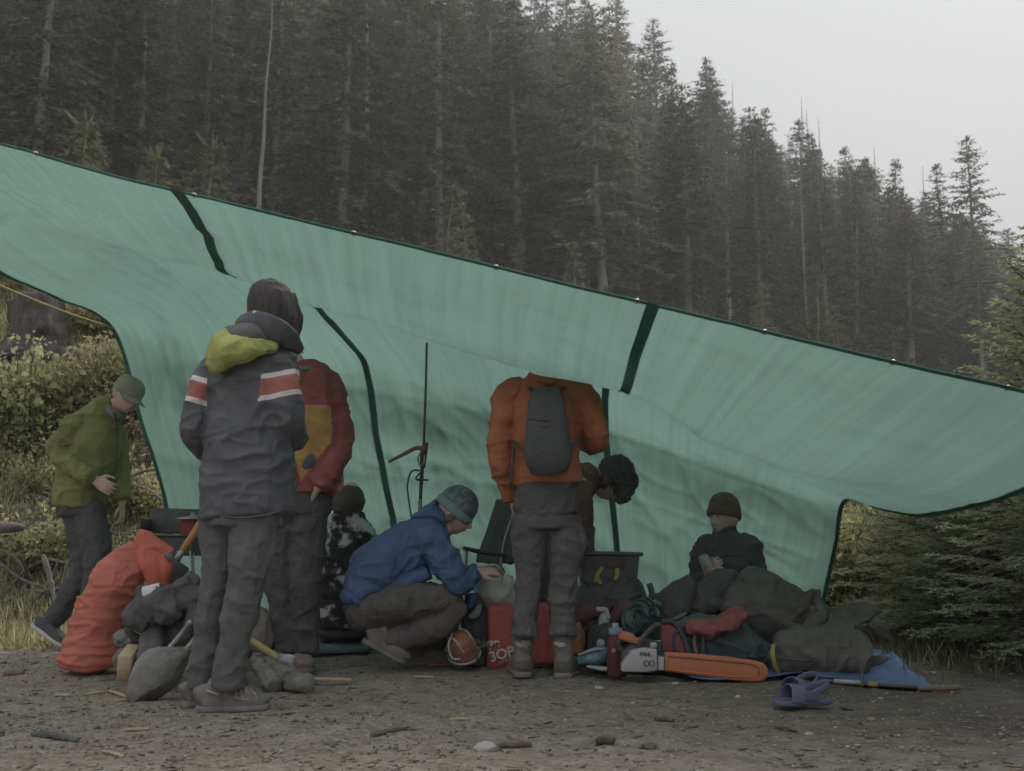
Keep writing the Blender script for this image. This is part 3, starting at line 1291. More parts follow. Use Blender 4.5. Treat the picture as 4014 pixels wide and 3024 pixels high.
def face_bits(person, HF):
    for sx in (-1, 1):
        e = put('eye', xf(blob((sx * 0.031, 0.078, 0.004), (0.0125, 0.0105, 0.0085), 3, amp=0), HF), EYE, person)
        put('iris', xf(blob((sx * 0.031, 0.0865, 0.003), (0.0055, 0.0032, 0.0055), 2, amp=0), HF), IRIS, e)
        put('eyebrow', xf(tube([(sx * 0.016, 0.096, 0.021), (sx * 0.032, 0.093, 0.026), (sx * 0.048, 0.082, 0.022)], [0.0028, 0.0036, 0.002], n=6, seg=4), HF), BROW, person)
    put('mouth', xf(tube([(-0.020, 0.080, -0.064), (0, 0.0915, -0.063), (0.020, 0.080, -0.064)], [(0.002, 0.002), (0.004, 0.005), (0.002, 0.002)], n=8, seg=5), HF), LIP, person)


def shoe(person, heel, toe, ankle, mat, smat, name='boot', hw=0.047, h=0.075, shaft=0.05, top=None, sole_h=0.026, laces=None, nrm_up=(0, 0, 1), accents=None):
    heel, toe, ankle = map(lambda a: np.asarray(a, float), (heel, toe, ankle))
    y = nrm(toe - heel)
    L = np.linalg.norm(toe - heel)
    z = np.asarray(nrm_up, float)
    z = nrm(z - y * np.dot(z, y))
    x = np.cross(y, z)
    Fm = frame(x, y, z, heel)
    sec = [(0.0, 0.55, 0.80), (0.05, 0.72, 0.95), (0.18, 0.78, 1.0), (0.36, 0.80, 1.0), (0.55, 0.95, 0.82), (0.72, 1.06, 0.62), (0.88, 0.95, 0.52), (0.97, 0.66, 0.42), (1.0, 0.35, 0.34)]
    pts = [(0, t * L, sole_h * 0.6 + h * hh / 2) for t, w, hh in sec]
    rad = [(hw * w * 1.04, h * hh / 2 + 0.008) for t, w, hh in sec]
    up = [xf(tube(pts, rad, n=20, seg=3, ref=(1, 0, 0), power=3.2), Fm)]
    a0 = Fm[:3, :3] @ np.array((0, 0.24 * L, sole_h + h * 0.55)) + heel
    tp = ankle if top is None else np.asarray(top, float)
    up.append(tube([a0, a0 * 0.4 + tp * 0.6, tp], [(0.043, 0.056), (shaft * 0.98, shaft * 1.1), (shaft, shaft * 1.12)], n=16, seg=5, ref=x, fold=0.002))
    sh = put(name, soft(name, up, 0.006, 3, [(0.002, (30, 30, 30), 'r')], 5), mat, person)
    sp = [(0, (t * 1.03 - 0.015) * L, sole_h * 0.5) for t, w, hh in sec]
    sr = [(hw * w * 1.07, sole_h * 0.55) for t, w, hh in sec]
    so = [xf(tube(sp, sr, n=16, seg=3, ref=(1, 0, 0), power=5), Fm)]
    put('sole', join(so), smat, sh)
    if laces:
        lc = []
        for q in range(5):
            t = 0.42 + 0.075 * q
            zz = sole_h + h * np.interp(t, [s_[0] for s_ in sec], [s_[2] for s_ in sec]) + 0.004
            w = hw * 0.55
            for sg in (-1, 1):
                lc.append(xf(tube([(-sg * w, t * L, zz - 0.014), (0, (t + 0.02) * L, zz + 0.001), (sg * w, (t + 0.05) * L, zz - 0.016)], 0.0028, n=5, seg=3), Fm))
        tag(put('lace', join(lc), laces, sh), kind='stuff')
    if accents:
        for (mt, pl, r_) in accents:
            put('trim', xf(tube(pl, r_, n=6, seg=3), Fm @ np.diag((1, 1, 1, 1))), mt, sh)
    return sh


def beanie(person, HF, mat, cuff=None, name='beanie', tall=1.0, tilt=-0.22, wr=0.003):
    T = HF @ trs((0, -0.006, 0.030 if tilt < 0 else 0.046), (tilt, 0, 0))
    n = 28
    prof = [(1.0, -0.035), (1.04, -0.01), (1.05, 0.02), (0.98, 0.05), (0.80, 0.082 * tall), (0.50, 0.104 * tall), (0.2, 0.112 * tall), (0.02, 0.114 * tall)]
    v, f = lathe(prof, n)
    v = v * np.array((0.083, 0.103, 1.0))
    cr = soft('crown', [xf((v, f), T)], 0.006, 2, [(wr, (45, 45, 25), 'r')], 3)
    b = put(name, cr, mat, person)
    ring = [(0.087 * math.cos(a), 0.107 * math.sin(a), -0.022) for a in np.arange(24) * 2 * math.pi / 24]
    put('cuff', soft('cuff', [xf(tube(ring, [(0.010, 0.026)] * 24, n=10, seg=1, closed=True, ref=(1, 0, 0)), T)], 0.006, 1), cuff or mat, b)
    return b


def fabric(name, col, var=0.16, rough=0.75, bump=0.6, bs=16, spec=0.2, **k):
    return M(name, col, rough, var=var, vs=k.pop('vs', 9), bump=bump, bs=bs, spec=spec, bd=k.pop('bd', 0.012), **k)


F_NAVY = fabric('navy_shell', (0.038, 0.043, 0.056), rough=0.5, spec=0.35)
F_LIME = fabric('lime_fabric', (0.31, 0.345, 0.085))
F_GREYL = fabric('grey_lining', (0.10, 0.10, 0.105))
F_WHITE = fabric('white_tape', (0.55, 0.54, 0.55))
F_REDB = fabric('red_band', (0.30, 0.085, 0.065))
F_PANT = fabric('charcoal_trousers', (0.062, 0.060, 0.060))
F_PANT2 = fabric('black_trousers', (0.036, 0.035, 0.038))
F_PANT3 = fabric('brown_grey_trousers', (0.060, 0.052, 0.048))
F_GREYP = fabric('grey_trousers', (0.066, 0.067, 0.069))
HAIR = M('dark_brown_hair', (0.004, 0.002, 0.001), 0.6, col2=(0.030, 0.022, 0.019), vs=10, stretch=(9, 9, 0.7), bump=0.6, bs=18, spec=0.15)
SOLE = M('dark_rubber', (0.09, 0.083, 0.075), 0.9, col2=(0.19, 0.175, 0.16), vs=20)
BOOTM = M('muddy_grey_boot', (0.085, 0.078, 0.066), 0.9, col2=(0.16, 0.145, 0.12), vs=14)
TANB = M('tan_boot', (0.13, 0.095, 0.066), 0.9, col2=(0.21, 0.165, 0.125), vs=14)
SHOEM = M('grey_hiking_shoe', (0.085, 0.080, 0.076), 0.85, col2=(0.16, 0.15, 0.14), vs=22)
PALE = M('pale_grey_trim', (0.34, 0.33, 0.31), 0.8)
OCHRE = M('ochre_trim', (0.26, 0.17, 0.08), 0.8)


def gx_(px, Y):
    return (px - 2007) / FPX * Y


WR = [(0.013, (6, 6, 10), 'r'), (0.008, (14, 14, 20), 'r')]
WRP = [(0.011, (9, 9, 8), 'r'), (0.007, (20, 20, 15), 'r'), (0.003, (40, 40, 40), 'r')]

def bisect(me, planes):
    bm = bmesh.new()
    bm.from_mesh(me)
    for co_, no_ in planes:
        bmesh.ops.bisect_plane(bm, geom=bm.verts[:] + bm.edges[:] + bm.faces[:], plane_co=Vector(co_), plane_no=Vector(no_))
    bm.to_mesh(me)
    bm.free()
    return me


# ---- P1: person in the navy coat, nearest
Y1 = 4.35
def A1_(px, py, d=0.0): return at(px, py, Y1 + d)
p1 = thing('person', 'person in a navy coat with red armbands and lime hood, standing nearest with back turned', 'person', (gx_(930, Y1), Y1, 0), 'people at the camp')
HF = head_frame(A1_(1058, 1222, 0.03), (0.70, 0.70, -0.22), (0.1, 0, 1))
J = dict(pelvis=A1_(965, 1990, 0.02), chest=A1_(990, 1560, 0.01), neck=A1_(1030, 1360, 0.01),
         shL=A1_(850, 1450, 0.03), elL=A1_(762, 1680, 0.02), wrL=A1_(860, 1790, 0.17), shR=A1_(1095, 1440, 0), elR=A1_(1128, 1670, -0.02), wrR=A1_(1115, 1690, 0.23),
         hpL=A1_(870, 2040, 0.05), knL=A1_(848, 2310, 0.05), anL=A1_(800, 2680, 0.07), toL=A1_(880, 2735, 0.1), hpR=A1_(1000, 2040, -0.02), knR=A1_(958, 2300, -0.05), anR=A1_(895, 2690, -0.04), toR=A1_(1010, 2745, 0.0))
put('body', body_geo(J, HF, [(J['wrL'], (0.7, 0.7, 0.1), (0, 0, -1), -1, 0.7), (J['wrR'], (-0.6, 0.7, 0.2), (0, 0, -1), 1, 0.7)], 0.0075), SKIN, p1)
jk = [tube([A1_(970, 2022), A1_(968, 1900), A1_(974, 1750), A1_(976, 1600), A1_(990, 1480), A1_(1008, 1405), A1_(1040, 1345)],
           [(0.188, 0.135), (0.184, 0.135), (0.176, 0.135), (0.168, 0.13), (0.158, 0.12), (0.125, 0.10), (0.07, 0.07)], n=26, seg=8, fold=0.004, ff=9, ref=(1, 0, 0)),
      tube([A1_(915, 1415, 0.02), A1_(845, 1460, 0.02), A1_(790, 1570), A1_(766, 1680), A1_(795, 1752, 0.10), A1_(868, 1800, 0.18)], [0.075, 0.070, 0.063, 0.060, 0.055, 0.046], n=20, seg=10, fold=0.007, ff=20, seed=1),
      tube([A1_(1040, 1400, 0.0), A1_(1096, 1440), A1_(1116, 1550, -0.03), A1_(1130, 1660, -0.03), A1_(1148, 1700, 0.08), A1_(1118, 1700, 0.24)], [0.075, 0.074, 0.070, 0.066, 0.060, 0.048], n=20, seg=10, fold=0.007, ff=20, seed=2)]
jm = soft('coat', jk, 0.007, 4, WR, 1)
dR = nrm(A1_(1120, 1600) - A1_(1085, 1440))
oR = A1_(1085, 1440)
dL = nrm(A1_(775, 1640) - A1_(835, 1460))
oL = A1_(835, 1460)
xR, xL = gx_(1030, Y1), gx_(812, Y1)


def cls1(c):
    r = np.zeros(len(c), int)
    tR = (c - oR) @ dR
    tL = (c - oL) @ dL
    zt = A1_(0, 1640)[2]
    R_ = (c[:, 0] > xR + 0.10 * np.clip(c[:, 2] - A1_(0, 1600)[2], -0.3, 0.1)) & (c[:, 2] > zt)
    L_ = (c[:, 0] < xL) & (c[:, 2] > zt)
    a = 0.035
    for m, t, k in ((R_, tR, 1), (L_, tL, 4)):
        r[m & (t > a) & (t < a + 0.021)] = k
        r[m & (t >= a + 0.021) & (t <= a + 0.086)] = k + 1
        r[m & (t > a + 0.086) & (t < a + 0.106)] = k + 2
    return r


jm = bisect(jm, [(oR + dR * t, dR) for t in (0.035, 0.056, 0.121, 0.141)] + [(oL + dL * t, dL) for t in (0.035, 0.056, 0.121, 0.141)])
ms = split(jm, cls1, 7)
for nm, m_i, mt in (('coat', 0, F_NAVY), ('arm_stripe', 1, F_WHITE), ('arm_band', 2, F_REDB), ('arm_stripe', 3, F_WHITE), ('arm_stripe', 4, F_WHITE), ('arm_band', 5, F_REDB), ('arm_stripe', 6, F_WHITE)):
    put(nm, ms[m_i], mt, p1)
put('hem_cord', tube([A1_(790, 2000, 0.02), A1_(860, 2022, -0.11), A1_(960, 2030, -0.135), A1_(1080, 2010, -0.11), A1_(1152, 1975, 0.02)], 0.004, n=6, seg=6), F_NAVY, p1)
hd = soft('hood', [tube([A1_(838, 1455, -0.10), A1_(868, 1400, -0.15), A1_(905, 1372, -0.17), A1_(970, 1372, -0.16), A1_(1040, 1362, -0.11), A1_(1092, 1348, -0.05)],
                        [(0.028, 0.03), (0.052, 0.055), (0.058, 0.062), (0.042, 0.05), (0.026, 0.03), (0.010, 0.012)], n=16, seg=6, fold=0.004, ff=14),
                   tube([A1_(880, 1292, -0.12), A1_(866, 1340, -0.14), A1_(850, 1410, -0.13)], [0.012, 0.035, 0.045], n=12, seg=5),
                   tube([A1_(880, 1290, -0.12), A1_(915, 1330, -0.17), A1_(960, 1352, -0.175), A1_(1030, 1342, -0.13)], [0.011, 0.014, 0.014, 0.012], n=8, seg=5)], 0.006, 2, [(0.012, (9, 9, 11), 'r'), (0.006, (20, 20, 22), 'r')], 4)
hood = put('hood', hd, F_LIME, p1)
put('hood_lining', soft('lining', [tube([A1_(885, 1300, -0.09), A1_(930, 1312, -0.10), A1_(985, 1315, -0.10), A1_(1050, 1340, -0.07)], [(0.02, 0.03), (0.042, 0.05), (0.045, 0.055), (0.015, 0.03)], n=14, seg=6)], 0.007, 2, [(0.005, (14, 14, 14), 'r')], 6), F_GREYL, hood)
LOGO = M('dark_print', (0.03, 0.032, 0.035), 0.7, bump=0)
for a_, b_ in (((858, 1392), (866, 1402)), ((866, 1402), (872, 1388)), ((874, 1386), (880, 1398)), ((862, 1408), (876, 1406))):
    put('hood_mark', tube([A1_(*a_, -0.213), A1_(*b_, -0.213)], 0.003, n=5, seg=1), LOGO, hood)
# stand-up collar
col_pts = [A1_(935, 1275, 0.03), A1_(962, 1262, -0.06), A1_(1010, 1262, -0.10), A1_(1075, 1288, -0.10), A1_(1135, 1330, -0.05), A1_(1180, 1378, 0.04)]
collar = put('collar', soft('collar', [tube(col_pts, [(0.016, 0.030), (0.016, 0.040), (0.016, 0.045), (0.016, 0.047), (0.014, 0.042), (0.010, 0.022)], n=14, seg=8, ref=(0, 1, 0))], 0.0055, 2, [(0.004, (14, 14, 14), 'r')], 2), F_NAVY, p1)
put('collar_piping', tube([A1_(1020, 1236, -0.095), A1_(1080, 1248, -0.10), A1_(1130, 1292, -0.06), A1_(1165, 1345, 0.0), A1_(1187, 1385, 0.05)], 0.0035, n=6, seg=6), F_LIME, collar)
put('collar_tag', box(0.026, 0.004, 0.012, 0.001)[0] @ np.eye(3) + A1_(990, 1226, -0.10) if False else xf(box(0.028, 0.005, 0.011, 0.001), trs(A1_(1005, 1226, -0.105), (0, 0.25, 0.1))), F_WHITE, collar)
# long straight hair
hr = soft('hair', [tube([A1_(1066, 1104, 0.02), A1_(1064, 1122, 0.02), A1_(1062, 1160, 0.02), A1_(1066, 1215, 0.015), A1_(1074, 1275, 0.02), A1_(1088, 1335, 0.02)],
                        [(0.035, 0.04), (0.068, 0.075), (0.091, 0.100), (0.099, 0.112), (0.100, 0.110), (0.085, 0.09)], n=26, seg=7, fold=0.003, ff=4),
                   tube([A1_(1130, 1160, 0.05), A1_(1158, 1240, 0.07), A1_(1166, 1290, 0.07), A1_(1176, 1310, 0.07)], [0.03, 0.030, 0.018, 0.004], n=10, seg=5)], 0.0055, 2, [(0.004, (40, 40, 2.5), 'r'), (0.003, (70, 70, 4), 'r')], 8)
put('hair', hr, HAIR, p1)
wisps = []
for i in range(26):
    a = random.uniform(970, 1160)
    y0 = random.uniform(1140, 1280)
    wisps.append(tube([A1_(a, y0, -0.08 if a < 1120 else 0.05), A1_(a + random.uniform(-6, 10), y0 + 50, -0.09 if a < 1120 else 0.05), A1_(a + random.uniform(-14, 22), y0 + 95, -0.07 if a < 1120 else 0.05)], [0.002, 0.002, 0.0008], n=4, seg=4, cap=False))
tag(put('hair_wisps', join(wisps), HAIR, p1), kind='stuff')
tr = [tube([A1_(970, 1960), A1_(966, 2060)], [(0.165, 0.12), (0.155, 0.12)], n=20, seg=4, ref=(1, 0, 0)),
      tube([A1_(872, 2010, 0.05), A1_(866, 2150, 0.05), A1_(852, 2300, 0.05), A1_(830, 2470, 0.06), A1_(805, 2620, 0.07), A1_(797, 2695, 0.07)], [0.092, 0.078, 0.068, 0.062, 0.060, 0.056], n=18, seg=12, fold=0.004, ff=18, seed=3),
      tube([A1_(1000, 2010, -0.03), A1_(985, 2150, -0.05), A1_(960, 2300, -0.06), A1_(928, 2470, -0.05), A1_(908, 2590, -0.05), A1_(900, 2690, -0.04)], [0.094, 0.084, 0.071, 0.064, 0.061, 0.066], n=18, seg=12, fold=0.0045, ff=18, seed=4)]
put('trousers', soft('trousers', tr, 0.007, 3, WRP, 2), F_GREYP, p1)
shoe(p1, (gx_(812, 4.30), 4.30, 0.0), (gx_(1080, 4.38), 4.38, 0.0), A1_(890, 2690, -0.03), SHOEM, SOLE, 'shoe', hw=0.05, h=0.082, shaft=0.05, laces=PALE,
     accents=[(PALE, [(0.044, 0.03, 0.085), (0.050, 0.075, 0.068)], 0.0045), (OCHRE, [(0.047, 0.125, 0.058), (0.050, 0.175, 0.047), (0.048, 0.20, 0.045)], 0.006), (PALE, [(0.045, 0.09, 0.092), (0.040, 0.13, 0.098)], 0.003)] + [(PALE, [(0.050, 0.135 + 0.028 * q, 0.060 - 0.004 * q), (0.034, 0.150 + 0.028 * q, 0.092 - 0.010 * q), (0.050, 0.160 + 0.028 * q, 0.058 - 0.004 * q)], 0.0028) for q in range(3)])
shoe(p1, (gx_(758, 4.42), 4.42, 0.0), (gx_(1010, 4.54), 4.54, 0.0), A1_(797, 2690, 0.08), SHOEM, SOLE, 'shoe', hw=0.05, h=0.082, shaft=0.05, laces=PALE)

# ---- P2: red and yellow jacket, behind
Y2 = 5.75
def A2(px, py, d=0.0): return at(px, py, Y2 + d)
p2 = thing('person', 'person in a red and yellow jacket half hidden behind the navy coat', 'person', (gx_(1170, Y2), Y2, 0), 'people at the camp')
HF = head_frame(A2(1112, 1328, 0), (0.35, -0.9, -0.2), (0.05, 0, 1))
J = dict(pelvis=A2(1190, 1950), chest=A2(1210, 1600), neck=A2(1165, 1440), shL=A2(1110, 1520), elL=A2(1075, 1740), wrL=A2(1110, 1920, -0.1), shR=A2(1290, 1530), elR=A2(1335, 1740), wrR=A2(1245, 1915, -0.13),
         hpL=A2(1125, 1990), knL=A2(1105, 2270), anL=A2(1135, 2570), toL=A2(1100, 2610, -0.12), hpR=A2(1225, 1990), knR=A2(1200, 2280, -0.02), anR=A2(1190, 2570), toR=A2(1200, 2610, -0.12))
put('body', body_geo(J, HF, [(J['wrR'], (-0.45, 0.75, -0.5), (-1, 0, 0), 1, 0.6), (J['wrL'], (0.3, 0.75, -0.5), (1, 0, 0), 1, 0.6)], 0.008), SKIN, p2)
face_bits(p2, HF)
put('hair', soft('hair', [xf(blob((0, -0.022, 0.036), (0.084, 0.094, 0.092), 4, 0.05, 3, 6), HF)], 0.007, 1, [(0.004, (40, 40, 12), 'r')], 3), HAIR, p2)
jm = soft('jacket', [tube([A2(1235, 1935), A2(1230, 1800), A2(1220, 1650), A2(1212, 1530), A2(1200, 1478), A2(1180, 1425)], [(0.150, 0.125), (0.156, 0.13), (0.165, 0.13), (0.160, 0.125), (0.125, 0.1), (0.07, 0.07)], n=24, seg=8, fold=0.005, ff=10, ref=(1, 0, 0)),
                     tube([A2(1235, 1485), A2(1292, 1530), A2(1325, 1640), A2(1334, 1740), A2(1296, 1845, -0.09), A2(1245, 1915, -0.13)], [0.078, 0.078, 0.070, 0.066, 0.058, 0.052], n=18, seg=10, fold=0.008, ff=20, seed=5),
                     tube([A2(1160, 1490), A2(1115, 1530), A2(1090, 1640), A2(1080, 1740), A2(1100, 1840, -0.09), A2(1115, 1915, -0.12)], [0.078, 0.075, 0.070, 0.066, 0.058, 0.05], n=18, seg=10, fold=0.008, ff=20, seed=6)], 0.008, 4, WR, 5)
arm_c = catmull([A2(1292, 1500), A2(1325, 1640), A2(1334, 1740), A2(1296, 1845, -0.09), A2(1245, 1915, -0.13)], 10)
arm_l = catmull([A2(1115, 1500), A2(1090, 1640), A2(1080, 1740), A2(1100, 1840, -0.09), A2(1115, 1915, -0.12)], 10)


def near_(c, path):
    return np.sqrt(((c[:, None, :] - path[None]) ** 2).sum(2)).min(1)


def cls2(c):
    r = np.zeros(len(c), int)
    dR_, dL_ = near_(c, arm_c), near_(c, arm_l)
    yel = (c[:, 2] < A2(0, 1600)[2]) & (dR_ > 0.092) & (dL_ > 0.092)
    r[yel] = 1
    return r


jm = bisect(jm, [(A2(1200, 1600), (0, 0, 1))])
ms = split(jm, cls2, 2)
F_CRIM = fabric('crimson_fabric', (0.20, 0.034, 0.032))
F_YEL = fabric('mustard_fabric', (0.34, 0.19, 0.035))
jo = put('jacket', ms[0], F_CRIM, p2)
tag(put('front_panel', ms[1], F_YEL, p2), 'mustard yellow lower jacket panel')
put('collar', soft('collar', [tube([A2(1130, 1432, -0.05), A2(1180, 1446, -0.09), A2(1225, 1446, -0.06), A2(1240, 1452, 0.0)], [(0.014, 0.022)] * 4, n=12, seg=5)], 0.007, 2), fabric('teal_lining', (0.08, 0.15, 0.13)), jo)
put('chest_badge', soft('badge', [tube([A2(1190, 1835, -0.135), A2(1212, 1812, -0.142), A2(1222, 1780, -0.140)], [(0.018, 0.008), (0.03, 0.009), (0.014, 0.008)], n=10, seg=4, ref=(1, 0, 0))], 0.005, 1), F_NAVY, jo)
put('trousers', soft('trousers', [tube([A2(1200, 1905), A2(1190, 2010)], [(0.145, 0.115), (0.14, 0.11)], n=18, seg=4, ref=(1, 0, 0)),
                                  tube([A2(1215, 1960), A2(1205, 2120, -0.02), A2(1195, 2280, -0.03), A2(1192, 2430), A2(1192, 2555)], [0.098, 0.090, 0.084, 0.078, 0.074], n=18, seg=12, fold=0.008, ff=16, seed=7),
                                  tube([A2(1120, 1960), A2(1105, 2120), A2(1100, 2280), A2(1120, 2430), A2(1138, 2555)], [0.095, 0.085, 0.078, 0.07, 0.066], n=18, seg=12, fold=0.008, ff=16, seed=8)], 0.008, 3, WRP, 6), F_PANT2, p2)
shoe(p2, (gx_(1190, 5.86), 5.86, 0), (gx_(1215, 5.59), 5.59, 0), A2(1190, 2545), TANB, SOLE, hw=0.052, h=0.085, shaft=0.052)
shoe(p2, (gx_(1138, 5.88), 5.88, 0), (gx_(1085, 5.62), 5.62, 0), A2(1138, 2545), TANB, SOLE, hw=0.052, h=0.085, shaft=0.052)

# ---- P3: olive green jacket, walking in from the left
Y3 = 6.8
def A3(px, py, d=0.0): return at(px, py, Y3 + d)
p3 = thing('person', 'person in an olive green jacket and cap stooping forward at the left', 'person', (gx_(290, Y3), Y3, 0), 'people at the camp')
HF = head_frame(A3(497, 1550, -0.02), (0.72, -0.55, -0.36), (0.35, 0, 0.93))
J = dict(pelvis=A3(318, 1975), chest=A3(375, 1700), neck=A3(430, 1610), shL=A3(305, 1660, -0.05), elL=A3(230, 1770, -0.06), wrL=A3(372, 1882, -0.17), shR=A3(450, 1690, 0.14), elR=A3(470, 1850, 0.12), wrR=A3(478, 1975, 0.04),
         hpL=A3(295, 2010, 0.02), knL=A3(345, 2220, 0.05), anL=A3(195, 2455, 0.1), toL=A3(235, 2510, 0.05), hpR=A3(350, 2010, -0.02), knR=A3(385, 2215, -0.08), anR=A3(345, 2500, -0.02), toR=A3(420, 2540, -0.05))
put('body', body_geo(J, HF, [(J['wrL'], (0.85, -0.2, -0.45), (0.2, 0.9, -0.2), 1, 0.9), (J['wrR'], (0.1, -0.1, -0.9), (-1, 0, 0), -1, 0.9)], 0.0055), SKIN, p3)
face_bits(p3, HF)
F_OLIVE = fabric('olive_green_shell', (0.145, 0.15, 0.028), rough=0.6)
put('jacket', soft('jacket', [tube([A3(312, 1985), A3(322, 1900), A3(345, 1800), A3(372, 1710), A3(392, 1650), A3(412, 1605), A3(435, 1575)], [(0.158, 0.135), (0.162, 0.14), (0.170, 0.145), (0.165, 0.14), (0.14, 0.125), (0.1, 0.1), (0.068, 0.07)], n=24, seg=8, fold=0.006, ff=12, ref=(1, 0, 0)),
                               tube([A3(375, 1640, -0.02), A3(310, 1660, -0.06), A3(250, 1730, -0.08), A3(232, 1775, -0.08), A3(300, 1835, -0.14), A3(362, 1876, -0.18)], [0.078, 0.078, 0.074, 0.068, 0.062, 0.052], n=18, seg=10, fold=0.009, ff=22, seed=9),
                               tube([A3(420, 1670, 0.10), A3(452, 1720, 0.12), A3(468, 1850, 0.11), A3(478, 1960, 0.04)], [0.075, 0.07, 0.062, 0.054], n=16, seg=10, fold=0.008, ff=22, seed=10)], 0.008, 4, WR, 9), F_OLIVE, p3)
put('zip', tube([A3(447, 1615, -0.12), A3(455, 1690, -0.10), A3(452, 1800, -0.11), A3(428, 1900, -0.12), A3(408, 1990, -0.11)], 0.006, n=6, seg=6), F_PANT2, p3)
put('collar', soft('collar', [tube([A3(412, 1572, 0.05), A3(414, 1590, -0.05), A3(438, 1618, -0.09), A3(472, 1634, -0.07), A3(488, 1630, 0.02)], [(0.014, 0.026)] * 5, n=12, seg=6, ref=(0, 1, 0))], 0.007, 2, [(0.004, (14, 14, 14), 'r')], 2), fabric('grey_fleece', (0.12, 0.12, 0.125)), p3)
put('trousers', soft('trousers', [tube([A3(315, 1930), A3(318, 2020)], [(0.15, 0.12), (0.145, 0.115)], n=18, seg=4, ref=(1, 0, 0)),
                                  tube([A3(300, 1995, 0.02), A3(325, 2110, 0.04), A3(338, 2220, 0.05), A3(275, 2330, 0.08), A3(205, 2440, 0.1)], [0.098, 0.092, 0.080, 0.072, 0.06], n=18, seg=12, fold=0.008, ff=18, seed=11),
                                  tube([A3(350, 1995, -0.02), A3(372, 2110, -0.06), A3(378, 2220, -0.08), A3(360, 2360, -0.05), A3(348, 2490, -0.02)], [0.098, 0.090, 0.076, 0.068, 0.06], n=18, seg=12, fold=0.008, ff=18, seed=12)], 0.008, 3, WRP, 10), F_PANT2, p3)
shoe(p3, A3(132, 2462, 0.12), A3(252, 2545, 0.02), A3(196, 2445, 0.1), fabric('dark_sneaker', (0.03, 0.03, 0.033)), M('white_sole', (0.45, 0.44, 0.42), 0.8), 'shoe', hw=0.048, h=0.07, shaft=0.05, nrm_up=(0.55, 0, 0.83))
shoe(p3, (gx_(335, 6.8), 6.8, 0.0), (gx_(490, 6.66), 6.66, 0.0), A3(347, 2500, -0.02), fabric('dark_sneaker', (0.03, 0.03, 0.033)), M('white_sole', (0.45, 0.44, 0.42), 0.8), 'shoe', hw=0.048, h=0.07, shaft=0.05)
# cap with brim
CAP = fabric('sage_cap', (0.20, 0.195, 0.145))
T = HF @ trs((0, -0.004, 0.034), (-0.08, 0, 0))
v, f = lathe([(1.02, -0.03), (1.04, 0.0), (1.0, 0.035), (0.86, 0.062), (0.6, 0.08), (0.25, 0.088), (0.02, 0.089)], 28)
cap = put('cap', soft('cap', [xf((v * np.array((0.085, 0.106, 1)), f), T)], 0.006, 2), CAP, p3)
br = [(x_, 0.06 + 0.105 * math.sqrt(max(0, 1 - (x_ / 0.085) ** 2)) + 0.01, -0.030 - 0.5 * 0.0 - (x_ / 0.085) ** 2 * 0.018) for x_ in np.linspace(-0.078, 0.078, 13)]
inn = [(x_, 0.095 * math.sqrt(max(0, 1 - (x_ / 0.087) ** 2)), -0.012 - (x_ / 0.085) ** 2 * 0.012) for x_ in np.linspace(-0.078, 0.078, 13)]
vv = np.array(br + inn + [(a, b, c - 0.005) for a, b, c in br] + [(a, b, c - 0.005) for a, b, c in inn])
ff_ = []
for i in range(12):
    ff_ += [(i, i + 1, 14 + i, 13 + i), (26 + i, 39 + i, 40 + i, 27 + i), (i, 26 + i, 27 + i, i + 1)]
put('brim', xf((vv, ff_), T), CAP, cap)

# ---- P4: seated, black and white patterned jacket
Y4 = 6.5
def A4(px, py, d=0.0): return at(px, py, Y4 + d)
p4 = thing('person', 'person seated with back turned in a black and white patterned jacket and brown hood', 'person', (gx_(1345, Y4), Y4, 0), 'people at the camp')
HF = head_frame(A4(1370, 1968, 0.01), (0.15, 0.97, -0.15), (0.1, 0, 1))
J = dict(pelvis=A4(1345, 2440), chest=A4(1360, 2130), neck=A4(1375, 2020), shL=A4(1290, 2090), elL=A4(1272, 2240), wrL=A4(1310, 2330, 0.22), shR=A4(1425, 2090), elR=A4(1432, 2220), wrR=A4(1400, 2330, 0.22),
         hpL=A4(1305, 2460), knL=A4(1230, 2420, 0.32), anL=A4(1320, 2510, 0.30), toL=A4(1360, 2520, 0.36), hpR=A4(1385, 2460), knR=A4(1470, 2420, 0.32), anR=A4(1390, 2510, 0.36), toR=A4(1350, 2515, 0.40))
put('body', body_geo(J, HF, [(J['wrL'], (0.5, 0.6, -0.2), (0, 0, -1), 1, 0.8), (J['wrR'], (-0.5, 0.6, -0.2), (0, 0, -1), -1, 0.8)], 0.009), SKIN, p4)


def camo_mat():
    m = bpy.data.materials.new('black_white_print')
    m.use_nodes = True
    t = m.node_tree
    b = t.nodes['Principled BSDF']
    b.inputs['Roughness'].default_value = 0.85
    N, L = t.nodes.new, t.links.new
    co = N('ShaderNodeTexCoord')
    n1 = N('ShaderNodeTexNoise')
    n1.inputs['Scale'].default_value = 7.5
    n1.inputs['Detail'].default_value = 4
    n1.inputs['Roughness'].default_value = 0.6
    L(co.outputs['Object'], n1.inputs['Vector'])
    r1 = N('ShaderNodeValToRGB')
    r1.color_ramp.interpolation = 'LINEAR'
    els = [(0.0, (0.018, 0.019, 0.02)), (0.525, (0.02, 0.022, 0.022)), (0.55, (0.10, 0.11, 0.105)), (0.575, (0.28, 0.28, 0.28)), (0.61, (0.5, 0.49, 0.49))]
    while len(r1.color_ramp.elements) < len(els):
        r1.color_ramp.elements.new(0.5)
    for e, (p_, c) in zip(r1.color_ramp.elements, els):
        e.position = p_
        e.color = (*c, 1)
    L(n1.outputs['Fac'], r1.inputs[0])
    L(r1.outputs[0], b.inputs['Base Color'])
    return m


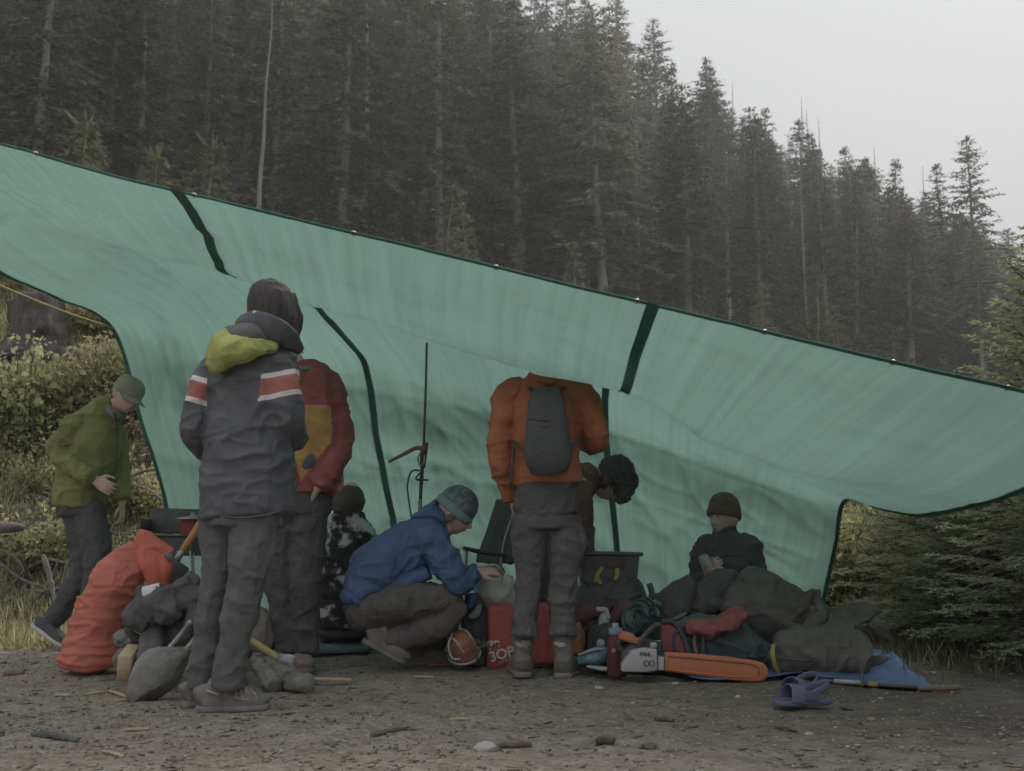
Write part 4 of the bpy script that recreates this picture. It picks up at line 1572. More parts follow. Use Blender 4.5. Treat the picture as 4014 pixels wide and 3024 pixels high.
put('jacket', soft('jacket', [tube([A4(1345, 2455), A4(1346, 2350), A4(1350, 2230), A4(1358, 2120), A4(1368, 2060), A4(1378, 2000)], [(0.165, 0.14), (0.165, 0.14), (0.165, 0.14), (0.155, 0.13), (0.12, 0.105), (0.08, 0.08)], n=24, seg=8, fold=0.006, ff=12, ref=(1, 0, 0)),
                               tube([A4(1330, 2070), A4(1292, 2095), A4(1278, 2170), A4(1274, 2240), A4(1295, 2300, 0.12), A4(1312, 2335, 0.22)], [0.075, 0.073, 0.068, 0.064, 0.056, 0.048], n=16, seg=8, fold=0.007, seed=13),
                               tube([A4(1395, 2070), A4(1425, 2095), A4(1432, 2160), A4(1432, 2225), A4(1415, 2290, 0.12), A4(1400, 2335, 0.22)], [0.075, 0.073, 0.068, 0.064, 0.056, 0.048], n=16, seg=8, fold=0.007, seed=14)], 0.008, 4, WR, 13), camo_mat(), p4)
F_BROWN = fabric('dark_brown_fleece', (0.042, 0.026, 0.022))
put('hood', soft('hood', [tube([A4(1340, 2010, 0.0), A4(1362, 1970, 0.0), A4(1378, 1935, 0.01), A4(1388, 1905, 0.02)], [(0.09, 0.11), (0.098, 0.12), (0.084, 0.105), (0.030, 0.035)], n=20, seg=6, fold=0.004),
                           tube([A4(1330, 1985, -0.02), A4(1350, 2010, -0.04)], [0.03, 0.05], n=10, seg=3)], 0.007, 3, [(0.005, (12, 12, 14), 'r')], 15), F_BROWN, p4)
put('trousers', soft('trousers', [tube([A4(1345, 2400, 0.0), A4(1345, 2475, 0.02)], [(0.16, 0.14), (0.165, 0.15)], n=16, seg=3, ref=(1, 0, 0)),
                                  tube([A4(1310, 2465, 0.02), A4(1235, 2420, 0.32), A4(1315, 2505, 0.30)], [0.10, 0.075, 0.055], n=14, seg=8, fold=0.006),
                                  tube([A4(1380, 2465, 0.02), A4(1465, 2420, 0.32), A4(1390, 2505, 0.36)], [0.10, 0.075, 0.055], n=14, seg=8, fold=0.006)], 0.009, 3, WRP, 16), F_PANT2, p4)
shoe(p4, A4(1318, 2535, 0.30), A4(1400, 2530, 0.45), A4(1320, 2510, 0.30), TANB, SOLE)
shoe(p4, A4(1392, 2535, 0.38), A4(1310, 2530, 0.52), A4(1390, 2510, 0.36), TANB, SOLE)

# ---- P5: crouching in a blue jacket
Y5 = 5.85
def A5(px, py, d=0.0): return at(px, py, Y5 + d)
p5 = thing('person', 'person crouching in a blue hooded jacket and teal banded knit hat', 'person', (gx_(1550, Y5), Y5, 0), 'people at the camp')
HF = head_frame(A5(1785, 2008, 0), (0.88, -0.10, -0.47), (0.47, 0, 0.88))
J = dict(pelvis=A5(1440, 2370), chest=A5(1630, 2140), neck=A5(1735, 2075), right=(0, -1, 0), shL=A5(1680, 2110, 0.16), elL=A5(1790, 2270, 0.2), wrL=A5(1872, 2236, 0.10), shR=A5(1690, 2115, -0.15), elR=A5(1797, 2275, -0.17), wrR=A5(1866, 2244, -0.10),
         hpL=A5(1455, 2385, 0.11), knL=A5(1800, 2370, 0.2), anL=A5(1640, 2560, 0.16), toL=A5(1740, 2590, 0.16), hpR=A5(1455, 2390, -0.10), knR=A5(1790, 2365, -0.14), anR=A5(1500, 2510, -0.12), toR=A5(1570, 2580, -0.12))
put('body', body_geo(J, HF, [(J['wrR'], (0.9, 0.1, 0.05), (0, 0.4, -0.9), -1, 0.85), (J['wrL'], (0.9, -0.1, 0.15), (0, -0.4, -0.9), 1, 0.85)], 0.0055), SKIN, p5)
face_bits(p5, HF)
F_BLUE = fabric('blue_shell', (0.026, 0.072, 0.19), rough=0.6, bump=0.5)
put('jacket', soft('jacket', [tube([A5(1412, 2352), A5(1440, 2300), A5(1490, 2245), A5(1560, 2190), A5(1640, 2128), A5(1702, 2085), A5(1748, 2062)], [(0.09, 0.20), (0.135, 0.205), (0.160, 0.205), (0.160, 0.20), (0.135, 0.19), (0.10, 0.15), (0.062, 0.075)], n=28, seg=8, fold=0.007, ff=14, ref=(0.66, 0, -0.75)),
                               tube([A5(1640, 2110, -0.10), A5(1695, 2125, -0.15), A5(1745, 2200, -0.18), A5(1792, 2272, -0.18), A5(1830, 2268, -0.15), A5(1862, 2246, -0.11)], [0.085, 0.082, 0.076, 0.070, 0.058, 0.048], n=18, seg=10, fold=0.010, ff=20, seed=17),
                               tube([A5(1640, 2110, 0.12), A5(1690, 2125, 0.17), A5(1745, 2200, 0.2), A5(1792, 2268, 0.2), A5(1865, 2240, 0.12)], [0.082, 0.08, 0.072, 0.066, 0.048], n=18, seg=10, fold=0.008, ff=20, seed=18),
                               tube([A5(1395, 2310, 0), A5(1385, 2335, 0), A5(1400, 2352, 0)], [(0.05, 0.17), (0.055, 0.18), (0.03, 0.17)], n=18, seg=4, ref=(1, 0, 0)),
                               tube([A5(1440, 2330, -0.08), A5(1530, 2325, -0.10), A5(1590, 2290, -0.12), A5(1680, 2245, -0.12)], [(0.05, 0.07), (0.055, 0.07), (0.05, 0.06), (0.03, 0.05)], n=14, seg=6, ref=(0, 0, 1))], 0.007, 4, [(0.015, (7, 5, 9), 'r'), (0.010, (16, 14, 18), 'r')], 17), F_BLUE, p5)
put('hood', soft('hood', [tube([A5(1620, 2032, 0), A5(1665, 2020, 0), A5(1712, 2025, 0), A5(1742, 2045, 0)], [(0.014, 0.09), (0.036, 0.12), (0.05, 0.12), (0.03, 0.1)], n=18, seg=6, ref=(0, 0, 1)),
                           tube([A5(1675, 2018, 0), A5(1698, 1988, 0), A5(1709, 1960, 0)], [(0.05, 0.10), (0.032, 0.08), (0.010, 0.035)], n=16, seg=5, ref=(1, 0, 0))], 0.006, 3, [(0.006, (12, 10, 14), 'r')], 19), F_BLUE, p5)
put('trousers', soft('trousers', [tube([A5(1425, 2345), A5(1440, 2400), A5(1470, 2420)], [(0.10, 0.17), (0.115, 0.19), (0.09, 0.17)], n=18, seg=5, ref=(1, 0, 0)),
                                  tube([A5(1440, 2395, -0.10), A5(1560, 2372, -0.14), A5(1690, 2352, -0.15), A5(1790, 2362, -0.15)], [0.105, 0.102, 0.092, 0.075], n=18, seg=10, fold=0.008, ff=16, seed=19),
                                  tube([A5(1800, 2365, -0.15), A5(1740, 2430, -0.14), A5(1640, 2480, -0.13), A5(1520, 2505, -0.12)], [0.07, 0.078, 0.072, 0.058], n=18, seg=10, fold=0.010, ff=20, seed=20),
                                  tube([A5(1450, 2390, 0.10), A5(1620, 2375, 0.16), A5(1805, 2372, 0.2)], [0.105, 0.10, 0.075], n=16, seg=10, fold=0.008, seed=21),
                                  tube([A5(1805, 2375, 0.2), A5(1740, 2470, 0.18), A5(1645, 2560, 0.16)], [0.07, 0.072, 0.058], n=16, seg=10, fold=0.008, seed=22)], 0.0075, 3, WRP, 18), F_PANT3, p5)
BRB = M('dusty_brown_boot', (0.10, 0.085, 0.075), 0.9, col2=(0.16, 0.14, 0.125), vs=14)
shoe(p5, A5(1422, 2520, -0.13), A5(1588, 2608, -0.13), A5(1515, 2480, -0.12), BRB, SOLE, hw=0.05, h=0.09, shaft=0.06, nrm_up=(0.45, 0, 0.89))
shoe(p5, (gx_(1600, 6.0), 6.0, 0), (gx_(1790, 5.98), 5.98, 0), A5(1645, 2540, 0.16), BRB, SOLE, hw=0.05, h=0.085, shaft=0.055)


def hat_print():
    m = M('navy_print_knit', (0.010, 0.022, 0.040), 0.9, col2=(0.14, 0.19, 0.21), vs=30, bump=0.3, bs=60)
    return m


beanie(p5, HF, hat_print(), fabric('teal_knit_band', (0.13, 0.23, 0.235), bs=50))
put('hair', soft('hair', [xf(tube([(-0.076, 0.02, -0.01), (-0.080, -0.01, -0.05), (-0.060, -0.05, -0.09)], [(0.008, 0.02), (0.008, 0.022), (0.012, 0.02)], n=10, seg=4), HF),
                            xf(tube([(0.076, 0.02, -0.01), (0.080, -0.01, -0.05), (0.060, -0.05, -0.09)], [(0.008, 0.02), (0.008, 0.022), (0.012, 0.02)], n=10, seg=4), HF)], 0.005, 1), M('light_brown_hair', (0.10, 0.065, 0.045), 0.6), p5)

# ---- P6: orange jacket, back turned, head up under the tarp
Y6 = 5.45
def A6(px, py, d=0.0): return at(px, py, Y6 + d)
p6 = thing('person', 'person in an orange jacket standing with back turned, head hidden by the sagging tarp', 'person', (gx_(2130, Y6), Y6, 0), 'people at the camp')
HF = head_frame(A6(2150, 1345, 0.08), (0.1, 0.95, -0.1), (0, 0.05, 1))
J = dict(pelvis=A6(2140, 2010), chest=A6(2138, 1640), neck=A6(2145, 1470, 0.02), shL=A6(1990, 1560), elL=A6(1962, 1790), wrL=A6(2008, 1945, 0.1), shR=A6(2282, 1560), elR=A6(2334, 1700), wrR=A6(2290, 1735, 0.22),
         hpL=A6(2078, 2050), knL=A6(2074, 2290), anL=A6(2052, 2570, 0.02), toL=A6(2042, 2590, 0.18), hpR=A6(2200, 2050), knR=A6(2210, 2290), anR=A6(2205, 2570, 0.0), toR=A6(2235, 2590, 0.15))
put('body', body_geo(J, HF, [(J['wrL'], (0.1, 0.3, -0.9), (1, 0, 0), 1, 0.8), (J['wrR'], (-0.7, 0.5, 0.1), (0, 0, -1), 1, 0.8)], 0.008), SKIN, p6)
put('hair', soft('hair', [xf(blob((0, -0.016, 0.03), (0.088, 0.105, 0.10), 3, 0.05, 3, 3), HF)], 0.008, 1), HAIR, p6)
F_ORANGE = fabric('rust_orange_shell', (0.33, 0.095, 0.026), rough=0.7, bump=0.45)
put('jacket', soft('jacket', [tube([A6(2152, 1895), A6(2146, 1800), A6(2140, 1700), A6(2136, 1610), A6(2134, 1545), A6(2140, 1500), A6(2146, 1455)], [(0.172, 0.125), (0.165, 0.125), (0.168, 0.13), (0.172, 0.13), (0.160, 0.12), (0.12, 0.10), (0.085, 0.085)], n=26, seg=8, fold=0.005, ff=12, ref=(1, 0, 0)),
                               tube([A6(2060, 1525), A6(1996, 1562), A6(1968, 1680), A6(1962, 1790), A6(1984, 1880, 0.05), A6(2008, 1945, 0.1)], [0.078, 0.078, 0.070, 0.064, 0.057, 0.05], n=18, seg=10, fold=0.009, ff=22, seed=23),
                               tube([A6(2215, 1525), A6(2278, 1562), A6(2318, 1635), A6(2334, 1700), A6(2320, 1735, 0.1), A6(2285, 1738, 0.22)], [0.078, 0.078, 0.072, 0.066, 0.060, 0.05], n=18, seg=10, fold=0.009, ff=22, seed=24),
                               tube([A6(2072, 1480, 0.0), A6(2095, 1478, -0.07), A6(2145, 1482, -0.10), A6(2200, 1495, -0.06), A6(2222, 1500, 0.0)], [(0.02, 0.028), (0.024, 0.034), (0.026, 0.036), (0.022, 0.03), (0.018, 0.022)], n=12, seg=6, ref=(0, 1, 0))], 0.007, 4, WR, 23), F_ORANGE, p6)
put('under_layer', soft('under', [tube([A6(2148, 1850), A6(2143, 1940), A6(2140, 2012)], [(0.140, 0.10), (0.160, 0.120), (0.160, 0.122)], n=22, seg=6, fold=0.006, ff=14, ref=(1, 0, 0))], 0.008, 3, WR, 25), fabric('charcoal_fleece', (0.046, 0.043, 0.044)), p6)
put('trousers', soft('trousers', [tube([A6(2140, 1960), A6(2140, 2070)], [(0.155, 0.12), (0.15, 0.12)], n=18, seg=4, ref=(1, 0, 0)),
                                  tube([A6(2075, 2030), A6(2074, 2120), A6(2074, 2230), A6(2066, 2340), A6(2058, 2430), A6(2055, 2490)], [0.094, 0.088, 0.064, 0.064, 0.066, 0.072], n=18, seg=14, fold=0.008, ff=20, seed=25),
                                  tube([A6(2205, 2030), A6(2214, 2120), A6(2212, 2230), A6(2208, 2340), A6(2207, 2430), A6(2205, 2490)], [0.094, 0.090, 0.076, 0.068, 0.068, 0.074], n=18, seg=14, fold=0.008, ff=20, seed=26),
                                  tube([A6(2275, 2075, 0.0), A6(2284, 2120, 0.0), A6(2278, 2165, 0.0)], [(0.018, 0.05), (0.026, 0.06), (0.014, 0.05)], n=12, seg=4, ref=(1, 0, 0)),
                                  tube([A6(2000, 2488, -0.02), A6(2055, 2482, -0.07), A6(2105, 2500, -0.03)], [0.014, 0.018, 0.012], n=10, seg=5),
                                  tube([A6(2152, 2490, -0.02), A6(2205, 2480, -0.07), A6(2262, 2482, -0.02)], [0.014, 0.018, 0.012], n=10, seg=5)], 0.007, 3, WRP, 26), F_PANT, p6)
for hx, tx, ty, hy in ((2050, 2040, 5.72, 5.43), (2200, 2232, 5.66, 5.39)):
    b_ = shoe(p6, (gx_(hx, hy), hy, 0), (gx_(tx, ty), ty, 0), at(hx + 2, 2475, hy + 0.07), BOOTM, SOLE, hw=0.058, h=0.09, shaft=0.054)
    put('pull_tab', soft('tab', [tube([at(hx - 28, 2522, hy + 0.03), at(hx, 2530, hy + 0.005), at(hx + 28, 2520, hy + 0.03)], [(0.006, 0.010), (0.006, 0.014), (0.006, 0.010)], n=8, seg=4, ref=(0, 1, 0))], 0.004, 1), PALE, b_)

# ---- P7: bending behind, fur hat
Y7 = 6.3
def A7(px, py, d=0.0): return at(px, py, Y7 + d)
p7 = thing('person', 'person bending over behind the orange jacket, in a black fur hat with ear flaps', 'person', (gx_(2150, Y7), Y7, 0), 'people at the camp')
HF = head_frame(A7(2398, 1888, 0), (0.42, -0.2, -0.85), (0.85, 0, 0.40))
J = dict(pelvis=A7(2140, 2040), chest=A7(2265, 1900), neck=A7(2325, 1862), right=(0, 1, 0), shL=A7(2270, 1900, -0.15), elL=A7(2260, 2080, -0.16), wrL=A7(2250, 2230, -0.15), shR=A7(2280, 1900, 0.16), elR=A7(2290, 2080, 0.17), wrR=A7(2300, 2230, 0.15),
         hpL=A7(2140, 2060, -0.09), knL=A7(2148, 2290, -0.1), anL=A7(2140, 2520, -0.1), toL=A7(2200, 2545, -0.1), hpR=A7(2140, 2060, 0.09), knR=A7(2135, 2290, 0.1), anR=A7(2130, 2520, 0.1), toR=A7(2200, 2545, 0.1))
put('body', body_geo(J, HF, [(J['wrL'], (0, 0, -1), (1, 0, 0), 1, 0.6), (J['wrR'], (0, 0, -1), (1, 0, 0), -1, 0.6)], 0.009), SKIN, p7)
F_RBROWN = fabric('red_brown_fleece', (0.105, 0.045, 0.030))
put('jacket', soft('jacket', [tube([A7(2120, 2075), A7(2170, 2000), A7(2230, 1930), A7(2285, 1885), A7(2335, 1860)], [(0.145, 0.17), (0.14, 0.18), (0.13, 0.18), (0.11, 0.15), (0.07, 0.08)], n=22, seg=8, fold=0.006, ref=(0.7, 0, 0.7)),
                               tube([A7(2270, 1900, -0.12), A7(2265, 1980, -0.17), A7(2258, 2090, -0.17), A7(2250, 2220, -0.15)], [0.075, 0.068, 0.06, 0.05], n=16, seg=8, fold=0.007, seed=27),
                               tube([A7(2275, 1900, 0.13), A7(2280, 1980, 0.18), A7(2290, 2090, 0.18), A7(2300, 2220, 0.15)], [0.075, 0.068, 0.06, 0.05], n=16, seg=8, fold=0.007, seed=28)], 0.009, 4, WR, 28), F_RBROWN, p7)
put('trousers', soft('trousers', [tube([A7(2130, 2030), A7(2142, 2100)], [(0.13, 0.16), (0.12, 0.16)], n=18, seg=4, ref=(1, 0, 0)),
                                  tube([A7(2140, 2060, -0.09), A7(2148, 2290, -0.1), A7(2140, 2510, -0.1)], [0.095, 0.078, 0.065], n=16, seg=10, fold=0.007, seed=29),
                                  tube([A7(2140, 2060, 0.09), A7(2135, 2290, 0.1), A7(2130, 2510, 0.1)], [0.095, 0.078, 0.065], n=16, seg=10, fold=0.007, seed=30)], 0.009, 3, WRP, 30), fabric('dark_teal_trousers', (0.020, 0.030, 0.032)), p7)
for d in (-0.1, 0.1):
    yy = Y7 + d
    shoe(p7, (gx_(2110, yy), yy, 0), (gx_(2300, yy), yy, 0), A7(2138, 2500, d), TANB, SOLE)
FUR = M('black_fur', (0.022, 0.022, 0.023), 0.9, col2=(0.045, 0.042, 0.042), vs=60, bump=0.8, bs=90)
fh = [xf(blob((0, -0.015, 0.045), (0.108, 0.125, 0.105), 3, 0.10, 2.5, 5), HF),
      tube([A7(2440, 1905, -0.06), A7(2442, 1945, -0.08), A7(2424, 1972, -0.08)], [(0.05, 0.03), (0.045, 0.025), (0.016, 0.014)], n=14, seg=5, ref=(1, 0, 0)),
      tube([A7(2362, 1880, -0.07), A7(2385, 1895, -0.07)], [0.04, 0.035], n=12, seg=3)]
fhat = put('fur_hat', soft('fur_hat', fh, 0.006, 2, [(0.010, (40, 40, 40), 'r'), (0.008, (75, 75, 75), 'r')], 33), FUR, p7)
fm = fhat.data
hairs = []
vsel = random.sample(range(len(fm.vertices)), min(900, len(fm.vertices)))
hv, hf = [], []
for i, vi in enumerate(vsel):
    v = fm.vertices[vi]
    p_ = np.array(v.co) + WL[p7.name]
    n_ = nrm(np.array(v.normal) + np.random.default_rng(i).normal(0, 0.5, 3) + (0, 0, -0.25))
    s_ = nrm(np.cross(n_, (0.3, 0.8, 0.5)))
    hv += [p_ - s_ * 0.0014, p_ + s_ * 0.0014, p_ + n_ * random.uniform(0.010, 0.024)]
    hf.append((3 * i, 3 * i + 1, 3 * i + 2))
tag(put('fur_hairs', (np.array(hv), hf), FUR, fhat), kind='stuff')

# ---- P8: seated at the right, brown beanie
Y8 = 6.7
def A8(px, py, d=0.0): return at(px, py, Y8 + d)
p8 = thing('person', 'person seated at the right in a black jacket and brown beanie, looking left', 'person', (gx_(2848, Y8), Y8, 0), 'people at the camp')
HF = head_frame(A8(2838, 2032, 0), (-0.80, -0.60, 0.03), (-0.05, 0, 1))
J = dict(pelvis=A8(2848, 2360), chest=A8(2850, 2170), neck=A8(2846, 2095), shL=A8(2760, 2150), elL=A8(2740, 2280, -0.02), wrL=A8(2782, 2262, -0.22), shR=A8(2940, 2150), elR=A8(2962, 2280, -0.02), wrR=A8(2925, 2268, -0.22),
         hpL=A8(2810, 2375, -0.02), knL=A8(2790, 2350, -0.42), anL=A8(2800, 2500, -0.46), toL=A8(2795, 2520, -0.6), hpR=A8(2890, 2375, -0.02), knR=A8(2915, 2350, -0.42), anR=A8(2910, 2500, -0.46), toR=A8(2915, 2520, -0.6))
put('body', body_geo(J, HF, [(J['wrL'], (0.1, -0.6, 0.5), (0.8, 0.3, 0.2), 1, 1.1), (J['wrR'], (-0.7, -0.5, 0.05), (0, 0.2, -0.9), -1, 0.7)], 0.0055), skin_mat('skin_pale', (0.48, 0.36, 0.30)), p8)
face_bits(p8, HF)
F_BLACK = fabric('black_softshell', (0.034, 0.033, 0.036), rough=0.6)
put('jacket', soft('jacket', [tube([A8(2848, 2370), A8(2848, 2280), A8(2850, 2200), A8(2850, 2150), A8(2846, 2115), A8(2842, 2085), A8(2840, 2068)], [(0.165, 0.13), (0.165, 0.13), (0.165, 0.13), (0.155, 0.12), (0.115, 0.10), (0.074, 0.078), (0.072, 0.078)], n=24, seg=8, fold=0.005, ref=(1, 0, 0)),
                               tube([A8(2800, 2130), A8(2762, 2152), A8(2745, 2215), A8(2740, 2278, -0.03), A8(2760, 2280, -0.13), A8(2780, 2266, -0.2)], [0.075, 0.073, 0.068, 0.064, 0.056, 0.046], n=16, seg=9, fold=0.008, ff=22, seed=31),
                               tube([A8(2895, 2130), A8(2938, 2152), A8(2958, 2215), A8(2962, 2278, -0.03), A8(2945, 2285, -0.13), A8(2928, 2270, -0.2)], [0.075, 0.073, 0.068, 0.064, 0.056, 0.046], n=16, seg=9, fold=0.008, ff=22, seed=32)], 0.007, 4, WR, 31), F_BLACK, p8)
put('cuff', soft('cuff', [tube([A8(2958, 2240, -0.12), A8(2940, 2246, -0.2), A8(2915, 2252, -0.26)], [0.03, 0.036, 0.028], n=12, seg=4, fold=0.005)], 0.006, 2), fabric('grey_green_knit', (0.10, 0.115, 0.105)), p8)
put('chest_logo', tube([A8(2858, 2176, -0.135), A8(2870, 2172, -0.137), A8(2882, 2176, -0.136)], 0.004, n=6, seg=3), fabric('dull_red_print', (0.14, 0.06, 0.05)), p8)
put('trousers', soft('trousers', [tube([A8(2848, 2340), A8(2848, 2400)], [(0.155, 0.13), (0.16, 0.14)], n=16, seg=3, ref=(1, 0, 0)),
                                  tube([A8(2812, 2385, -0.02), A8(2792, 2355, -0.42), A8(2800, 2490, -0.46)], [0.10, 0.075, 0.06], n=14, seg=9, fold=0.006),
                                  tube([A8(2888, 2385, -0.02), A8(2913, 2355, -0.42), A8(2910, 2490, -0.46)], [0.10, 0.075, 0.06], n=14, seg=9, fold=0.006)], 0.009, 3, WRP, 34), F_PANT2, p8)
for x_ in (2800, 2910):
    yy = 6.25
    shoe(p8, (gx_(x_, yy), yy, 0), (gx_(x_, yy - 0.27), yy - 0.27, 0), A8(x_, 2490, -0.46), TANB, SOLE)
beanie(p8, HF, fabric('brown_knit', (0.10, 0.055, 0.030), bs=60), None, tilt=0.16)
# ------------------------------------------------------------------ camp gear
def text_mesh(s, size, bold=0.0, ext=0.001):
    cu = bpy.data.curves.new('t', 'FONT')
    cu.body = s
    cu.size = size
    cu.extrude = ext
    cu.offset = bold
    cu.align_x = 'CENTER'
    cu.align_y = 'CENTER'
    o = bpy.data.objects.new('t', cu)
    COL.objects.link(o)
    dg = bpy.context.evaluated_depsgraph_get()
    dg.update()
    me = bpy.data.meshes.new_from_object(o.evaluated_get(dg))
    bpy.data.objects.remove(o)
    return me


def put_text(name, s, size, loc, right, up, mat, parent, bold=0.0):
    me = text_mesh(s, size, bold)
    r_, u_ = nrm(right), nrm(up)
    n_ = np.cross(r_, u_)
    me.transform(Matrix(frame(r_, np.cross(n_, r_), n_, loc).tolist()))
    return put(name, me, mat, parent)


BLACKP = M('black_plastic', (0.032, 0.032, 0.034), 0.55, var=0.2, vs=20, bump=0.05)
STEEL = M('worn_steel', (0.30, 0.31, 0.32), 0.45, metal=0.6, var=0.15, bump=0.05)
ALU = M('dull_aluminium', (0.30, 0.32, 0.34), 0.5, metal=0.4, var=0.12, bump=0.03)
WOODH = M('varnished_handle', (0.38, 0.20, 0.055), 0.55, var=0.2, stretch=(8, 8, 1), bump=0.05)
WOODP = M('pale_split_wood', (0.36, 0.26, 0.16), 0.85, col2=(0.48, 0.37, 0.25), vs=5, stretch=(2, 2, 12), bump=0.3, bs=20)
CHAR = M('charred_wood', (0.020, 0.019, 0.018), 0.9, col2=(0.10, 0.10, 0.10), vs=18, bump=0.7, bs=25)
WGREY = M('weathered_log', (0.085, 0.075, 0.065), 0.95, col2=(0.20, 0.185, 0.165), vs=7, bump=0.6, bs=16)
ROCK = M('grey_rock', (0.105, 0.102, 0.092), 0.9, col2=(0.20, 0.195, 0.18), vs=9, bump=0.6, bs=22, bd=0.02)
ROCKL = M('pale_rock', (0.24, 0.23, 0.215), 0.9, col2=(0.36, 0.35, 0.33), vs=6, bump=0.5, bs=14, bd=0.02)

# red dry bag
Yb = 5.55
def B(px, py, d=0.0): return at(px, py, Yb + d)
bag = thing('dry_bag', 'tall red roll top dry bag leaning right, at the left of the camp', 'dry bag', (gx_(350, Yb), Yb, 0))
RED = M('red_dry_bag_fabric', (0.43, 0.095, 0.055), 0.55, var=0.12, vs=5, bump=0.35, bs=18, spec=0.35)
REDF = M('bright_red_flap', (0.45, 0.075, 0.035), 0.5, var=0.12, vs=5, bump=0.3, bs=18, spec=0.35)
put('bag_body', soft('bag_body', [tube([B(348, 2618), B(350, 2585), B(368, 2500), B(398, 2410), B(436, 2325), B(475, 2258), B(520, 2200), B(560, 2155)], [(0.125, 0.12), (0.145, 0.14), (0.132, 0.135), (0.130, 0.135), (0.127, 0.13), (0.122, 0.12), (0.10, 0.08), (0.075, 0.03)], n=30, seg=12, fold=0.004, ff=14, seed=40, ref=(1, 0, 0.4))], 0.007, 2, [(0.012, (4, 4, 12), 'r'), (0.010, (7, 7, 22), 'r'), (0.004, (16, 16, 40), 'r')], 41), RED, bag)
put('roll_flap', soft('roll_flap', [tube([B(537, 2112), B(570, 2125, -0.02), B(620, 2155, -0.03), B(668, 2182, -0.03)], [(0.012, 0.05), (0.02, 0.055), (0.022, 0.05), (0.018, 0.045)], n=16, seg=6, ref=(0, 1, 0)),
                                      tube([B(560, 2150, -0.03), B(590, 2210, -0.05), B(605, 2270, -0.05), B(612, 2318, -0.04)], [(0.05, 0.02), (0.055, 0.03), (0.045, 0.03), (0.015, 0.02)], n=16, seg=6, ref=(1, 0, 0)),
                                      tube([B(640, 2175, -0.03), B(648, 2230, -0.04), B(640, 2290, -0.03)], [(0.035, 0.02), (0.035, 0.03), (0.02, 0.02)], n=14, seg=5, ref=(1, 0, 0)),
                                      tube([B(545, 2160, -0.02), B(620, 2220, -0.03)], [(0.05, 0.03), (0.045, 0.03)], n=14, seg=4, ref=(1, 0, 0))], 0.006, 3, [(0.008, (12, 12, 14), 'r')], 42), REDF, bag)
put('buckle', xf(box(0.045, 0.018, 0.028, 0.004), trs(B(662, 2180, -0.07), (0, 0.5, 0))), M('grey_plastic', (0.10, 0.115, 0.12), 0.5), bag)

# camp stove on thin legs
Ys = 6.45
def S(px, py, d=0.0): return at(px, py, Ys + d)
st = thing('camp_stove', 'black two part camp stove with its lid up, behind the red dry bag', 'stove', (gx_(675, Ys), Ys, 0))
cx_, sz = gx_(675, Ys), S(675, 2140)[2]
put('stove_box', xf(box(0.33, 0.30, 0.11, 0.008, 2), trs((cx_ + 0.02, Ys, sz), (0, 0.02, 0))), BLACKP, st)
put('lid', xf(box(0.33, 0.02, 0.15, 0.006, 2), trs((cx_ - 0.0, Ys + 0.13, sz + 0.145), (-0.15, 0.03, 0))), BLACKP, st)
put('side_shield', xf(box(0.012, 0.20, 0.11, 0.004), trs((cx_ - 0.15, Ys + 0.03, sz + 0.10), (0, 0, 0))), BLACKP, st)
put('trim_rail', tube([(cx_ - 0.15, Ys - 0.155, sz + 0.058), (cx_ + 0.18, Ys - 0.155, sz + 0.055)], 0.007, n=8, seg=2), M('dark_steel', (0.08, 0.085, 0.09), 0.4, metal=0.5), st)
for lx, ly in ((-0.14, -0.13), (0.18, -0.13), (-0.14, 0.13), (0.18, 0.13)):
    put('leg', tube([(cx_ + lx, Ys + ly, sz - 0.04), (cx_ + lx * 1.3, Ys + ly * 1.2, 0.0)], 0.008, n=8, seg=1), ALU, st)
for lx in (0.10, 0.17):
    put('brace', tube([(cx_ + lx, Ys - 0.15, sz - 0.03), (cx_ + lx + 0.07, Ys - 0.16, 0.02)], 0.006, n=8, seg=1), ALU, st)
pot = thing('cooking_pot', 'small red pot with a grey lid on the camp stove', 'pot', (gx_(765, 6.40), 6.40, sz + 0.057))
pm = trs((gx_(765, 6.40), 6.40, sz + 0.057))
put('pot_body', xf(lathe([(0.062, 0.0), (0.068, 0.008), (0.068, 0.085), (0.072, 0.09)], 24), pm), M('red_enamel', (0.22, 0.02, 0.025), 0.35, bump=0), pot)
put('lid', xf(lathe([(0.10, 0.092), (0.098, 0.10), (0.03, 0.112), (0.012, 0.118), (0.012, 0.135)], 24), pm), STEEL, pot)

# shovel leaning between stove and bag
sh_ = thing('spade', 'spade with an orange wooden handle leaning behind the dry bag flap', 'spade', at(700, 2500, 5.95) * (1, 1, 0))
put('handle', tube([at(840, 1945, 6.0), at(790, 2045, 5.98), at(716, 2160, 5.95)], [0.019, 0.021, 0.020], n=12, seg=5), WOODH, sh_)
put('socket', tube([at(720, 2153, 5.95), at(690, 2200, 5.94)], [0.016, 0.02], n=10, seg=2), STEEL, sh_)
put('blade', xf(box(0.15, 0.008, 0.24, 0.003), trs(at(650, 2275, 5.92), (0.1, 0.55, 0))), M('dark_blade', (0.05, 0.05, 0.05), 0.5, metal=0.4), sh_)

